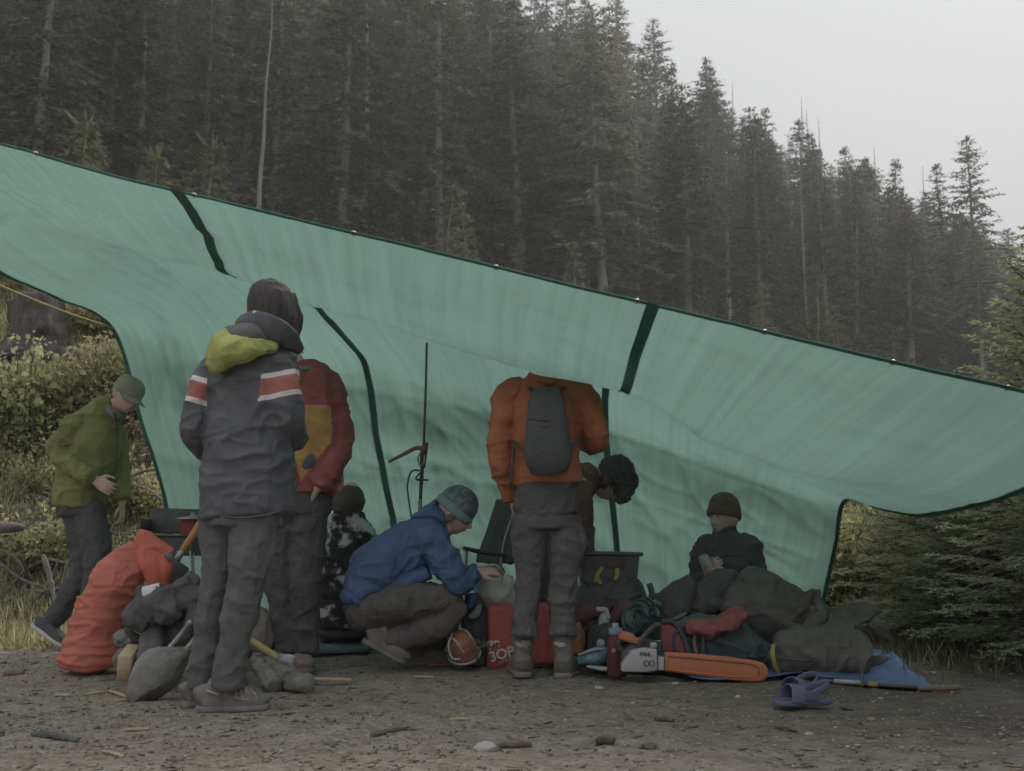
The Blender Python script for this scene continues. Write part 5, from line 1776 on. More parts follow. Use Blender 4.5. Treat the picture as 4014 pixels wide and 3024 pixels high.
# dark jacket thrown over the woodpile
Yh = 5.15
def H_(px, py, d=0.0): return at(px, py, Yh + d)
hp = [tube([H_(510, 2452), H_(545, 2410), H_(600, 2390), H_(680, 2370), H_(770, 2350), H_(840, 2330)], [(0.035, 0.06), (0.06, 0.10), (0.075, 0.14), (0.07, 0.15), (0.07, 0.15), (0.05, 0.12)], n=20, seg=8, fold=0.014, ff=16, seed=50),
      tube([H_(560, 2330, 0.02), H_(620, 2345, -0.02), H_(690, 2320, 0.0), H_(760, 2290, 0.05)], [(0.03, 0.05), (0.045, 0.08), (0.05, 0.09), (0.04, 0.08)], n=16, seg=8, fold=0.012, ff=18, seed=51),
      tube([H_(650, 2330, -0.10), H_(655, 2400, -0.15), H_(640, 2448, -0.15)], [(0.05, 0.03), (0.06, 0.035), (0.04, 0.02)], n=14, seg=6, fold=0.01, seed=52),
      tube([H_(560, 2360, -0.07), H_(545, 2430, -0.10), H_(530, 2462, -0.10)], [(0.05, 0.03), (0.05, 0.03), (0.03, 0.02)], n=14, seg=6, fold=0.01, seed=53),
      tube([H_(760, 2330, -0.08), H_(775, 2420, -0.12), H_(790, 2480, -0.12)], [(0.055, 0.03), (0.055, 0.035), (0.04, 0.02)], n=14, seg=6, fold=0.01, seed=54)]
tag(put('jacket', soft('heap', hp, 0.008, 3, [(0.020, (8, 8, 8), 'r'), (0.012, (17, 17, 17), 'r')], 55), fabric('black_heap', (0.042, 0.040, 0.043))), 'crumpled dark jacket thrown over rocks and logs beside the red dry bag', 'jacket')
mug = thing('mug', 'white enamel mug lying on the crumpled dark jacket', 'mug', at(578, 2330, 5.08))
mm_ = trs(at(562, 2335, 5.10), (0.2, 1.35, 0.4))
put('cup', xf(lathe([(0.036, 0), (0.041, 0.004), (0.041, 0.075), (0.044, 0.08), (0.040, 0.078), (0.038, 0.006)], 20), mm_), M('white_enamel', (0.55, 0.55, 0.57), 0.35, bump=0), mug)
put('handle', xf(tube([(0.040, 0, 0.06), (0.064, 0, 0.055), (0.064, 0, 0.025), (0.040, 0, 0.018)], 0.005, n=8, seg=5), mm_), M('white_enamel', (0.55, 0.55, 0.57), 0.35, bump=0), mug)

# rocks, logs and boards under the jacket
def stone(px, py, Y, rx, ry, rz, lab, mat=ROCK, seed=1, amp=0.22, name='rock', rot=0.0):
    p = at(px, py, Y)
    v, f = blob((0, 0, 0), (rx, ry, rz), 3 if rx < 0.04 else 5, amp, 1.4, seed)
    v = np.sign(v) * np.abs(v)
    o = put(name, xf((v, f), trs(p, (0, rot, seed * 0.7))), mat)
    return tag(o, lab, 'rock' if name in ('rock',) else name.replace('_', ' '))


stone(500, 2505, 5.15, 0.075, 0.07, 0.055, 'lumpy grey rock under the left end of the crumpled jacket', seed=3)
stone(690, 2470, 5.2, 0.09, 0.08, 0.06, 'dark flat rock under the middle of the crumpled jacket', seed=4)
stone(470, 2590, 5.3, 0.04, 0.05, 0.06, 'small rock between the dry bag and the timber block', seed=8)
# big slanted stone
p = at(610, 2652, 4.62)
v, f = blob((0, 0, 0), (0.17, 0.08, 0.095), 5, 0.16, 1.2, 21)
v[:, 0] += 0.25 * v[:, 2]
tag(put('boulder', xf((v, f), trs(p, (0.15, -0.72, 0.2), (1.0, 1, 1.05))), ROCK), 'large slanted grey stone on the ground in front of the jacket', 'boulder')
o_ = put('timber_block', xf(box(0.060, 0.16, 0.11, 0.004), trs(at(505, 2595, 5.0) , (0.25, 0.06, 0.1))), WOODP)
tag(o_, 'short sawn timber block with pale face, beside the dry bag', 'timber')
o_ = put('charred_log', soft('log', [tube([at(590, 2660, 4.92), at(592, 2600, 4.97), at(598, 2530, 5.05), at(602, 2470, 5.1)], [(0.055, 0.05), (0.058, 0.05), (0.055, 0.05), (0.05, 0.045)], n=14, seg=6, power=3.5)], 0.007, 1, [(0.008, (14, 14, 5), 'r'), (0.004, (40, 40, 12), 'r')], 61), CHAR)
tag(o_, 'blackened upright log end between the timber block and the slanted stone', 'log')
for (a, b, r_, lab, mt) in (((540, 2520, 5.25), (860, 2500, 5.4), 0.035, 'grey log lying level under the crumpled jacket', WGREY),
                            ((640, 2440, 5.3), (850, 2470, 5.2), 0.03, 'brown log stub poking out under the jacket', M('brown_bark_log', (0.09, 0.055, 0.035), 0.9, var=0.3, vs=14)),):
    tag(put('log', soft('log', [tube([at(*a), (at(*a) + at(*b)) / 2 + (0, 0, 0.01), at(*b)], [r_, r_ * 1.1, r_ * 0.95], n=12, seg=6)], 0.007, 1, [(0.006, (6, 20, 20), 'r')], 62), mt), lab, 'log')
o_ = put('wood_chunk', soft('chunk', [xf(box(0.09, 0.05, 0.06, 0.008), trs(at(757, 2612, 4.9), (0.3, 0.5, 0.4)))], 0.006, 1, [(0.008, (20, 20, 20), 'r')], 63), WOODP)
tag(o_, 'pale split wood chunk beside the slanted stone', 'firewood')
for k, (a, b, lab) in enumerate((((655, 2552, 4.72), (742, 2445, 4.98), 'bare aluminium pole rising left behind the slanted stone'), ((712, 2566, 4.72), (800, 2462, 4.95), 'bare aluminium pole rising right behind the slanted stone'))):
    po = thing('aluminium_pole', lab, 'pole', at(*a))
    put('shaft', tube([at(*a), at(*b)], 0.0095, n=10, seg=1), ALU, po)
    d_ = nrm(at(*b) - at(*a))
    put('joint', tube([at(*b) - d_ * 0.01, at(*b) + d_ * 0.035], 0.014, n=10, seg=1), STEEL, po)
    put('lock_ring', tube([at(*a) + d_ * 0.04, at(*a) + d_ * 0.05], 0.0115, n=10, seg=1), STEEL, po)

# fire wood to the right of the nearest person
def stick(name, pts, rad, mat, lab, cat='log', seed=0, wr=0.010, endmat=None):
    t_ = thing(name, lab, cat, np.mean(pts, 0) * (1, 1, 0))
    put('wood', soft('wood', [tube(pts, rad, n=12, seg=6)], 0.006, 1, [(wr, (22, 22, 22), 'r'), (wr * 0.9, (45, 45, 30), 'r'), (wr * 1.2, (9, 9, 9), 'n')], seed), mat, t_)
    if endmat:
        d_ = nrm(np.asarray(pts[-1]) - np.asarray(pts[-2]))
        put('cut_end', tube([np.asarray(pts[-1]) - d_ * 0.01, np.asarray(pts[-1]) + d_ * 0.012], rad[-1] * 0.9, n=14, seg=1), endmat, t_)
    return t_


stick('log', [at(1000, 2590, 5.15), at(1040, 2645, 5.0), at(1078, 2690, 4.88)], [0.03, 0.034, 0.038], WGREY, 'grey burnt log, leftmost of the fan of fire logs', seed=70)
stick('log', [at(1035, 2585, 5.2), at(1085, 2630, 5.05), at(1120, 2660, 4.98)], [0.03, 0.034, 0.036], WGREY, 'grey log lying second in the fan of fire logs', seed=71)
stick('log', [at(1030, 2560, 5.35), at(1080, 2590, 5.25), at(1130, 2618, 5.15)], [0.026, 0.03, 0.032], WGREY, 'grey log with an orange sawn end pointing at the camera', seed=72, endmat=WOODH)
stick('log', [at(1110, 2640, 5.0), at(1150, 2668, 4.9), at(1215, 2690, 4.85)], [0.042, 0.045, 0.04], WGREY, 'thick short ashy log at the right of the fire logs', seed=73)
stick('log', [at(990, 2570, 5.3), at(1070, 2575, 5.3), at(1160, 2600, 5.25)], [0.014, 0.017, 0.014], WGREY, 'thin grey stick lying across the fire logs', seed=74)
o_ = put('plank', xf(box(0.20, 0.03, 0.014, 0.003), trs(at(1290, 2664, 5.1), (0, 0.03, 0.1))), WOODP)
tag(o_, 'pale split plank lying right of the fire logs', 'plank')
ax_ = thing('hatchet', 'hatchet with a yellow handle resting on the fire logs', 'hatchet', at(1040, 2600, 5.2) * (1, 1, 0))
put('handle', tube([at(985, 2512, 5.2), at(1035, 2545, 5.17), at(1092, 2582, 5.14)], [0.015, 0.017, 0.014], n=10, seg=4), M('yellow_handle', (0.36, 0.28, 0.10), 0.6), ax_)
put('head', soft('head', [tube([at(1075, 2590, 5.16), at(1110, 2588, 5.12), at(1150, 2600, 5.10)], [(0.012, 0.02), (0.011, 0.03), (0.004, 0.04)], n=10, seg=4)], 0.005, 1), STEEL, ax_)
sk_ = put('sack', soft('sack', [tube([at(1000, 2545, 5.75), at(1015, 2480, 5.75), at(1010, 2420, 5.75), at(1000, 2385, 5.75)], [(0.085, 0.08), (0.09, 0.085), (0.06, 0.06), (0.03, 0.03)], n=18, seg=6, fold=0.012, ff=14)], 0.008, 2, [(0.01, (10, 10, 8), 'r')], 66), fabric('tan_canvas', (0.15, 0.135, 0.115)))
tag(sk_, 'small tan sack standing behind the fire logs', 'sack')
cr = thing('lattice_crate', 'dark green lattice sided crate standing behind the fire logs', 'crate', (gx_(1075, 6.1), 6.1, 0))
cp = np.array((gx_(1080, 6.1), 6.1, 0.0))
GRN = M('dark_green_plastic', (0.014, 0.035, 0.033), 0.55)
for z0 in (0.015, 0.19):
    ring = [cp + (x_, y_, z0) for x_, y_ in ((-0.14, -0.1), (0.14, -0.1), (0.14, 0.1), (-0.14, 0.1))]
    for a in range(4):
        put('rail', tube([ring[a], ring[(a + 1) % 4]], 0.011, n=6, seg=1), GRN, cr)
for k in range(6):
    x0 = -0.14 + 0.046 * k
    put('lattice_bar', tube([cp + (x0, -0.1, 0.02), cp + (min(x0 + 0.14, 0.14), -0.1, 0.02 + 0.17 * min(1, (0.14 - x0) / 0.14))], 0.006, n=5, seg=1), GRN, cr)
    put('lattice_bar', tube([cp + (-x0, -0.103, 0.02), cp + (max(-x0 - 0.14, -0.14), -0.103, 0.02 + 0.17 * min(1, (0.14 - x0) / 0.14))], 0.006, n=5, seg=1), GRN, cr)
put('liner', xf(box(0.25, 0.17, 0.15, 0.01), trs(cp + (0, 0.0, 0.09))), fabric('dark_teal_liner', (0.018, 0.036, 0.04)), cr)

# blue foam pad
Yp = 6.72
fp = put('foam_pad', soft('pad', [xf(box(0.42, 0.55, 0.055, 0.02, 3), trs((gx_(1345, Yp), Yp, 0.045), (0, -0.02, 0.05)))], 0.010, 2, [(0.006, (6, 6, 6), 'r')], 75), fabric('pale_blue_foam', (0.14, 0.22, 0.25), bump=0.2))
tag(fp, 'pale blue foam pad on the ground under the patterned jacket', 'foam pad')

# planted pole with strap and cord
Yq = 6.7
def Q(px, py, d=0.0): return at(px, py, Yq + d)
pl = thing('trekking_pole', 'thin dark pole standing upright against the tarp with an orange strap', 'pole', (gx_(1640, Yq), Yq, 0))
put('upper_shaft', tube([Q(1673, 1345), Q(1668, 1550), Q(1661, 1745)], [0.007, 0.0075, 0.008], n=8, seg=4), M('dark_brown_shaft', (0.05, 0.038, 0.032), 0.6), pl)
put('lower_shaft', tube([Q(1661, 1745), Q(1652, 1880), Q(1648, 1960)], [0.012, 0.012, 0.010], n=8, seg=4), BLACKP, pl)
put('tip_shaft', tube([Q(1648, 1958), Q(1640, 2200), Q(1634, 2545)], [0.012, 0.012, 0.008], n=8, seg=3), M('pinkish_grey_shaft', (0.24, 0.20, 0.185), 0.6), pl)
put('grip', soft('grip', [tube([Q(1667, 1745), Q(1660, 1790), Q(1657, 1835)], [0.02, 0.022, 0.017], n=10, seg=4)], 0.005, 1), BLACKP, pl)
put('strap', tube([Q(1668, 1760, -0.02), Q(1630, 1758, -0.02), Q(1585, 1780, -0.02), Q(1522, 1812, -0.02)], [(0.004, 0.016), (0.004, 0.013), (0.004, 0.012), (0.003, 0.008)], n=8, seg=6, ref=(0, 1, 0)), fabric('orange_strap', (0.22, 0.09, 0.035)), pl)
put('cord', tube([Q(1645, 1845, -0.02), Q(1612, 1850, -0.02), Q(1597, 1905, -0.02), Q(1604, 1970, -0.02), Q(1613, 2030, -0.02)], 0.006, n=7, seg=7), fabric('teal_cord', (0.035, 0.12, 0.15)), pl)
put('snap_link', tube([Q(1648, 1775, -0.03), Q(1638, 1800, -0.03), Q(1648, 1825, -0.03), Q(1662, 1815, -0.03), Q(1664, 1785, -0.03)], 0.0055, n=7, seg=5, closed=False), STEEL, pl)
put('snap_link', tube([Q(1652, 1850, -0.03), Q(1634, 1868, -0.03), Q(1632, 1880, -0.03), Q(1655, 1882, -0.03), Q(1658, 1855, -0.03)], 0.0055, n=7, seg=5), BLACKP, pl)
put('basket', tube([Q(1634, 1881), Q(1680, 1883)], [0.008, 0.006], n=8, seg=2), BLACKP, pl)
put('hook', tube([Q(1662, 1748), Q(1672, 1738), Q(1680, 1744)], [0.010, 0.008, 0.004], n=7, seg=3), BLACKP, pl)

# camp chair
Yc = 6.75
def Cc(px, py, d=0.0): return at(px, py, Yc + d)
ch = thing('camp_chair', 'dark folding camp chair facing left behind the orange jacket', 'camp chair', (gx_(1930, Yc), Yc, 0))
CF = fabric('dark_chair_fabric', (0.020, 0.024, 0.024))
put('backrest', soft('back', [xf(box(0.02, 0.46, 0.42, 0.008), trs(Cc(1980, 2080, -0.05), (0, 0.36, 0.55)))], 0.008, 2, [(0.012, (8, 8, 8), 'r')], 80), CF, ch)
put('seat', soft('seat', [tube([Cc(1835, 2240, 0), Cc(1900, 2262, 0), Cc(1965, 2230, 0)], [(0.018, 0.22), (0.045, 0.2), (0.045, 0.22)], n=16, seg=5, ref=(0, 0, 1))], 0.008, 2, [(0.012, (9, 9, 9), 'r')], 81), CF, ch)
for d in (-0.24, 0.24):
    put('armrest', soft('arm', [tube([Cc(1815, 2148, d), Cc(1880, 2163, d), Cc(1985, 2178, d)], [(0.012, 0.03), (0.014, 0.032), (0.012, 0.03)], n=10, seg=4, ref=(0, 0, 1))], 0.006, 1), CF, ch)
    put('post', tube([Cc(1828, 2150, d), Cc(1826, 2330, d), Cc(1825, 2540, d * 1.05)], 0.009, n=8, seg=3), ALU, ch)
    put('post', tube([Cc(2022, 1985, d), Cc(1965, 2190, d), Cc(1955, 2540, d)], 0.009, n=8, seg=3), ALU, ch)
    put('cross_leg', tube([Cc(1832, 2250, d), Cc(1955, 2535, -d)], 0.009, n=8, seg=1), ALU, ch)
    put('cross_leg', tube([Cc(1955, 2240, d), Cc(1828, 2535, -d)], 0.009, n=8, seg=1), ALU, ch)

# orange helmet, leaf, small things by the crouching person
Yo = 5.75
def O(px, py, d=0.0): return at(px, py, Yo + d)
he = thing('climbing_helmet', 'orange and white climbing helmet lying on its side by the crouching person', 'helmet', (gx_(1810, Yo), Yo, 0))
HM = head_frame(O(1812, 2540), (0.6, -0.7, -0.25), (-0.25, -0.5, 0.85))
v, f = lathe([(1.0, -0.05), (1.03, -0.02), (1.0, 0.03), (0.85, 0.07), (0.55, 0.098), (0.2, 0.11), (0.02, 0.112)], 26)
put('shell', soft('shell', [xf((v * np.array((0.072, 0.088, 0.85)), f), HM)], 0.005, 2), M('orange_plastic', (0.27, 0.075, 0.04), 0.4, bump=0.02), he)
for sx in (-1, 0, 1):
    put('vent_rib', xf(tube([(sx * 0.035, 0.075, 0.02), (sx * 0.040, 0.03, 0.083), (sx * 0.038, -0.05, 0.075)], [0.005, 0.007, 0.005], n=8, seg=5), HM), M('white_plastic', (0.32, 0.32, 0.315), 0.5), he)
put('rim', xf(tube([(0.078 * math.cos(a), 0.094 * math.sin(a), -0.04) for a in np.arange(20) * 0.31416], 0.006, n=7, seg=1, closed=True), HM), M('white_plastic', (0.32, 0.32, 0.315), 0.5), he)
put('chin_strap', tube([O(1775, 2480, -0.06), O(1758, 2530, -0.09), O(1772, 2580, -0.09), O(1805, 2585, -0.1)], 0.006, n=6, seg=5), M('white_plastic', (0.32, 0.32, 0.315), 0.5), he)
bg_ = put('gear_bag', soft('gb', [tube([at(1868, 2600, 5.95), at(1872, 2500, 5.95), at(1866, 2400, 5.95), at(1850, 2330, 5.95)], [(0.075, 0.07), (0.08, 0.08), (0.07, 0.07), (0.035, 0.04)], n=18, seg=6, fold=0.012, ff=15)], 0.008, 2, [(0.012, (10, 10, 9), 'r')], 83), fabric('dark_brown_bag', (0.035, 0.030, 0.028)))
tag(bg_, 'dark slumped gear bag between the helmet and the red shopping bag', 'bag')
for (a, b, c_, r_, mt, nm, lab) in (((1838, 2385), (1850, 2350), (1862, 2330), 0.012, fabric('blue_rag', (0.03, 0.10, 0.25)), 'rag', 'small blue rag hanging on the gear bag'),
                                    ((1838, 2420), (1868, 2405), (1880, 2370), 0.014, fabric('mint_rag', (0.16, 0.25, 0.23)), 'rag', 'small mint cloth on the gear bag below the blue rag')):
    tag(put(nm, soft(nm, [tube([at(*a, 5.84), at(*b, 5.84), at(*c_, 5.86)], [(r_, 0.01), (r_ * 1.6, 0.012), (r_, 0.01)], n=10, seg=5, fold=0.004, ff=40, ref=(1, 0, 0))], 0.005, 1), mt), lab, 'cloth')
tag(put('tent_peg', tube([at(1800, 2405, 5.72), at(1802, 2470, 5.70)], 0.007, n=8, seg=1), M('white_plastic', (0.32, 0.32, 0.315), 0.5)), 'short white stick standing by the helmet', 'stick')
tag(put('orange_card', xf(box(0.085, 0.05, 0.003, 0.0008), trs((gx_(1722, 5.95), 5.93, 0.014), (0.25, -0.06, 0.35))), M('orange_card', (0.50, 0.15, 0.035), 0.6, bump=0)), 'small bright orange card on the ground by the crouching person', 'card')

# white sack and red shopping bag
ws = put('plastic_sack', soft('ws', [tube([at(1965, 2480, 6.15), at(1955, 2400, 6.15), at(1945, 2320, 6.15), at(1940, 2262, 6.15)], [(0.12, 0.11), (0.13, 0.12), (0.125, 0.11), (0.10, 0.08)], n=20, seg=6, fold=0.012, ff=12)], 0.008, 2, [(0.014, (8, 8, 7), 'r')], 86), M('white_plastic_film', (0.56, 0.57, 0.53), 0.45, var=0.12, bump=0.3, bs=20))
tag(ws, 'white plastic sack standing behind the red shopping bag', 'sack')
Yr = 5.85
rb = thing('shopping_bag', 'red shopping bag with white lettering behind the standing person in orange', 'bag', (gx_(2060, Yr), Yr, 0))
REDP = M('red_woven_plastic', (0.38, 0.06, 0.035), 0.5, var=0.12, bump=0.25, bs=14)
w0, w1 = gx_(1912, Yr), gx_(2235, Yr)
zt = at(0, 2372, Yr)[2]
put('bag_body', soft('bb', [xf(box(w1 - w0, 0.20, zt, 0.02, 2), trs(((w0 + w1) / 2, Yr + 0.06, zt / 2)))], 0.009, 2, [(0.014, (6, 6, 5), 'r'), (0.006, (14, 14, 12), 'r')], 87), REDP, rb)
put('band', tube([(gx_(2080, Yr), Yr - 0.055, at(0, 2592, Yr)[2]), (w1 - 0.01, Yr - 0.055, at(0, 2592, Yr)[2])], [(0.012, 0.008)] * 2, n=8, seg=2, ref=(0, 0, 1)), M('dark_red_band', (0.13, 0.014, 0.014), 0.6), rb)
LETW = M('white_lettering', (0.55, 0.53, 0.52), 0.6, bump=0)
fy = Yr - 0.062
put_text('lettering', 'ge', 0.075, (gx_(1936, fy), fy, at(0, 2522, fy)[2]), (1, 0, 0.08), (0, 0, 1), LETW, rb, 0.0022)
put_text('lettering', '3OP', 0.072, (gx_(1968, fy), fy, at(0, 2566, fy)[2]), (1, 0, 0.28), (0, 0, 1), LETW, rb, 0.0024)
for k in range(7):
    q0 = np.array((gx_(1958, fy) + 0.011 * k, fy - 0.002, at(0, 2604, fy)[2] + 0.004 * k))
    put('print_mark', tube([q0, q0 + (0.001, 0, 0.012 if k % 3 else 0.016)], 0.0028, n=5, seg=1), LETW, rb)
am = put('stuff_sack', soft('am', [tube([at(2262, 2560, 5.72), at(2264, 2500, 5.72), at(2268, 2440, 5.72)], [(0.035, 0.05), (0.038, 0.05), (0.012, 0.02)], n=16, seg=6, fold=0.005, ff=20)], 0.006, 2, [(0.006, (14, 14, 12), 'r')], 88), fabric('amber_nylon', (0.32, 0.12, 0.02)))
tag(am, 'small amber stuff sack beside the right boot of the orange jacket', 'stuff sack')

# grey tote
Yt = 6.35
tt = thing('storage_tote', 'grey plastic storage tote with a wide rim, right of the orange jacket', 'tote', (gx_(2385, Yt), Yt, 0))
TOTE = M('grey_tote_plastic', (0.060, 0.062, 0.062), 0.5, var=0.1, bump=0.05)
tx, zt2 = gx_(2375, Yt), at(0, 2170, Yt)[2]
def frust(wb, db, wt, dt_, z0, z1):
    v = [(-wb, -db, z0), (wb, -db, z0), (wb, db, z0), (-wb, db, z0), (-wt, -dt_, z1), (wt, -dt_, z1), (wt, dt_, z1), (-wt, dt_, z1)]
    return np.array(v, float), [(3, 2, 1, 0), (4, 5, 6, 7), (0, 1, 5, 4), (1, 2, 6, 5), (2, 3, 7, 6), (3, 0, 4, 7)]
put('tub', soft('tub', [xf(frust(0.13, 0.17, 0.165, 0.20, zt2 - 0.34, zt2 - 0.01), trs((tx, Yt, 0)))], 0.008, 1), TOTE, tt)
put('rim', soft('rim', [xf(box(0.37, 0.44, 0.022, 0.006), trs((tx, Yt, zt2), (0, 0.02, 0)))], 0.006, 1), TOTE, tt)
put('label', xf(box(0.10, 0.004, 0.055, 0.001), trs((tx + 0.03, Yt - 0.200, zt2 - 0.055), (-0.1, 0, 0))), fabric('red_brown_label', (0.085, 0.035, 0.03)), tt)
put('stand', xf(box(0.26, 0.3, zt2 - 0.345, 0.01), trs((tx, Yt + 0.02, (zt2 - 0.345) / 2))), fabric('dark_crate', (0.025, 0.025, 0.027)), tt) if zt2 > 0.36 else None

# black and maroon backpack with its straps up
Yk = 5.98
def K(px, py, d=0.0): return at(px, py, Yk + d)
bk = thing('hiking_pack', 'black and maroon hiking pack with loose straps, below the grey tote', 'backpack', (gx_(2370, Yk), Yk, 0))
BKM = fabric('black_cordura', (0.032, 0.031, 0.033))
MAR = fabric('maroon_cordura', (0.065, 0.018, 0.020))
put('main_bag', soft('mb', [tube([K(2270, 2470), K(2310, 2400), K(2370, 2350), K(2440, 2350), K(2485, 2390)], [(0.09, 0.12), (0.12, 0.15), (0.115, 0.15), (0.10, 0.14), (0.05, 0.09)], n=20, seg=7, fold=0.012, ff=14, ref=(0, 0, 1)),
                            tube([K(2300, 2300), K(2370, 2275), K(2450, 2295)], [(0.05, 0.10), (0.06, 0.12), (0.05, 0.10)], n=16, seg=5, fold=0.01, ref=(0, 0, 1))], 0.008, 3, [(0.020, (9, 9, 9), 'r'), (0.012, (20, 20, 20), 'r')], 90), BKM, bk)
put('side_pocket', soft('sp', [tube([K(2262, 2450, -0.12), K(2300, 2400, -0.15), K(2345, 2400, -0.15)], [(0.03, 0.03), (0.055, 0.04), (0.03, 0.03)], n=14, seg=5, fold=0.006)], 0.007, 2), MAR, bk)
put('side_pocket', soft('sp', [tube([K(2400, 2440, -0.13), K(2440, 2395, -0.14), K(2475, 2370, -0.12)], [(0.03, 0.03), (0.05, 0.04), (0.03, 0.03)], n=14, seg=5, fold=0.006)], 0.007, 2), MAR, bk)
YST = fabric('yellow_strap', (0.28, 0.24, 0.05))
for pts in ([(2332, 2285), (2345, 2250), (2362, 2225)], [(2335, 2262), (2348, 2278), (2352, 2292)], [(2412, 2275), (2420, 2250), (2418, 2228)]):
    put('strap', tube([K(a, b, -0.13) for a, b in pts], [(0.010, 0.004), (0.012, 0.004), (0.010, 0.004)], n=8, seg=4, ref=(1, 0, 0)), YST, bk)
for pts in ([(2470, 2340), (2482, 2285), (2505, 2290), (2532, 2362)], [(2540, 2372), (2555, 2330), (2545, 2288)], [(2545, 2345), (2590, 2335), (2595, 2355), (2560, 2372)]):
    put('strap', tube([K(a, b, -0.03) for a, b in pts], [(0.016, 0.006)] * len(pts), n=8, seg=6, ref=(1, 0, 0)), BKM, bk)
# P6's small backpack
bp6 = thing('backpack', 'slim black backpack worn on the back of the orange jacket', 'backpack', A6(2145, 1860, -0.18))
DKP = fabric('charcoal_pack_fabric', (0.038, 0.040, 0.043), bump=0.25)
put('pack_body', soft('pb', [tube([A6(2155, 1850, -0.17), A6(2150, 1800, -0.19), A6(2146, 1740, -0.19), A6(2143, 1660, -0.185), A6(2142, 1580, -0.17), A6(2142, 1525, -0.15)], [(0.090, 0.045), (0.114, 0.062), (0.112, 0.065), (0.100, 0.058), (0.088, 0.048), (0.066, 0.03)], n=24, seg=7, fold=0.002, ref=(1, 0, 0), power=2.8)], 0.006, 3, [(0.004, (10, 10, 12), 'r')], 92), DKP, bp6)
put('seam', tube([A6(2072, 1640, -0.225), A6(2143, 1650, -0.248), A6(2215, 1635, -0.225)], 0.003, n=5, seg=6), BLACKP, bp6)
put('seam', tube([A6(2060, 1760, -0.225), A6(2146, 1770, -0.258), A6(2232, 1756, -0.225)], 0.003, n=5, seg=6), BLACKP, bp6)
put('logo', tube([A6(2122, 1672, -0.247), A6(2136, 1668, -0.25), A6(2150, 1673, -0.249), A6(2130, 1680, -0.25)], 0.0025, n=5, seg=4), M('grey_print', (0.10, 0.10, 0.105), 0.7), bp6)
put('haul_loop', tube([A6(2128, 1522, -0.15), A6(2142, 1505, -0.14), A6(2158, 1522, -0.15)], 0.005, n=6, seg=4), BLACKP, bp6)
for pts in ([(2060, 1770, -0.17), (2030, 1755, -0.13), (2010, 1730, -0.06)], [(2232, 1755, -0.17), (2260, 1735, -0.12), (2272, 1715, -0.06)], [(2095, 1540, -0.14), (2075, 1520, -0.10), (2065, 1500, -0.03)], [(2190, 1540, -0.14), (2210, 1522, -0.10), (2222, 1508, -0.03)]):
    put('strap', tube([A6(*q_) for q_ in pts], [(0.011, 0.005)] * 3, n=8, seg=5), BLACKP, bp6)
put('hanging_strap', tube([A6(2012, 1760, -0.10), A6(2006, 1830, -0.11), A6(2002, 1900, -0.1)], [(0.008, 0.003)] * 3, n=6, seg=5), BLACKP, bp6)

# clear water jug with a white tap
Yj = 5.62
jx = gx_(2362, Yj)
jg = thing('water_jug', 'clear water jug with a white tap on its top', 'water jug', (jx, Yj, 0))
def clear(name, col, rough=0.15, tr=0.75):
    m = bpy.data.materials.new(name)
    m.use_nodes = True
    b = m.node_tree.nodes['Principled BSDF']
    b.inputs['Base Color'].default_value = (*col, 1)
    b.inputs['Roughness'].default_value = rough
    b.inputs['Transmission Weight'].default_value = tr
    b.inputs['IOR'].default_value = 1.2
    return m
jz = at(0, 2460, Yj)[2]
put('jug_body', xf(lathe([(0.075, 0.0), (0.085, 0.01), (0.085, jz - 0.05), (0.080, jz - 0.02), (0.06, jz), (0.03, jz + 0.012)], 26), trs((jx, Yj, 0.012))), clear('clear_plastic', (0.20, 0.23, 0.22)), jg)
put('cap', xf(lathe([(0.028, 0), (0.03, 0.01), (0.022, 0.035), (0.014, 0.05)], 16), trs((jx - 0.002, Yj, jz + 0.02))), M('mint_cap', (0.25, 0.31, 0.30), 0.5), jg)
put('tap', tube([(jx, Yj, jz + 0.05), (jx + 0.008, Yj - 0.01, jz + 0.085), (jx - 0.04, Yj - 0.02, jz + 0.09)], [0.012, 0.013, 0.012], n=10, seg=5), M('white_plastic', (0.32, 0.32, 0.315), 0.5), jg)
put('tap_lever', tube([(jx + 0.01, Yj - 0.01, jz + 0.09), (jx + 0.022, Yj - 0.02, jz + 0.045)], [0.008, 0.010], n=8, seg=2), M('white_plastic', (0.32, 0.32, 0.315), 0.5), jg)
put('nozzle', tube([(jx - 0.02, Yj - 0.03, jz + 0.03), (jx - 0.035, Yj - 0.04, jz - 0.02)], [0.009, 0.007], n=8, seg=2), M('white_plastic', (0.32, 0.32, 0.315), 0.5), jg)
put('label', xf(lathe([(0.022, 0), (0.022, 0.003)], 20), trs((jx - 0.027, Yj - 0.087, at(0, 2518, Yj)[2]), (math.pi / 2, 0, -0.3))), M('white_plastic', (0.32, 0.32, 0.315), 0.5), jg)

# red bottle with blue lid
Yn = 5.38
bt = thing('water_bottle', 'translucent red drinking bottle with a blue lid standing on the blue groundsheet', 'bottle', (gx_(2404, Yn), Yn, 0.02))
bm_ = trs((gx_(2404, Yn), Yn, 0.012))
bz = at(0, 2495, Yn)[2]
put('bottle_body', xf(lathe([(0.040, 0.0), (0.044, 0.006), (0.044, bz - 0.045), (0.042, bz - 0.03), (0.030, bz - 0.008), (0.029, bz)], 26), bm_), clear('red_tritan', (0.20, 0.075, 0.085), 0.2, 0.35), bt)
put('lid', xf(lathe([(0.032, bz - 0.004), (0.034, bz), (0.034, bz + 0.024), (0.030, bz + 0.028)], 22), bm_), M('blue_lid', (0.17, 0.21, 0.30), 0.5), bt)
put('spout', xf(lathe([(0.016, bz + 0.026), (0.018, bz + 0.03), (0.016, bz + 0.048), (0.012, bz + 0.05)], 16), bm_), M('mint_cap', (0.25, 0.31, 0.30), 0.5), bt)
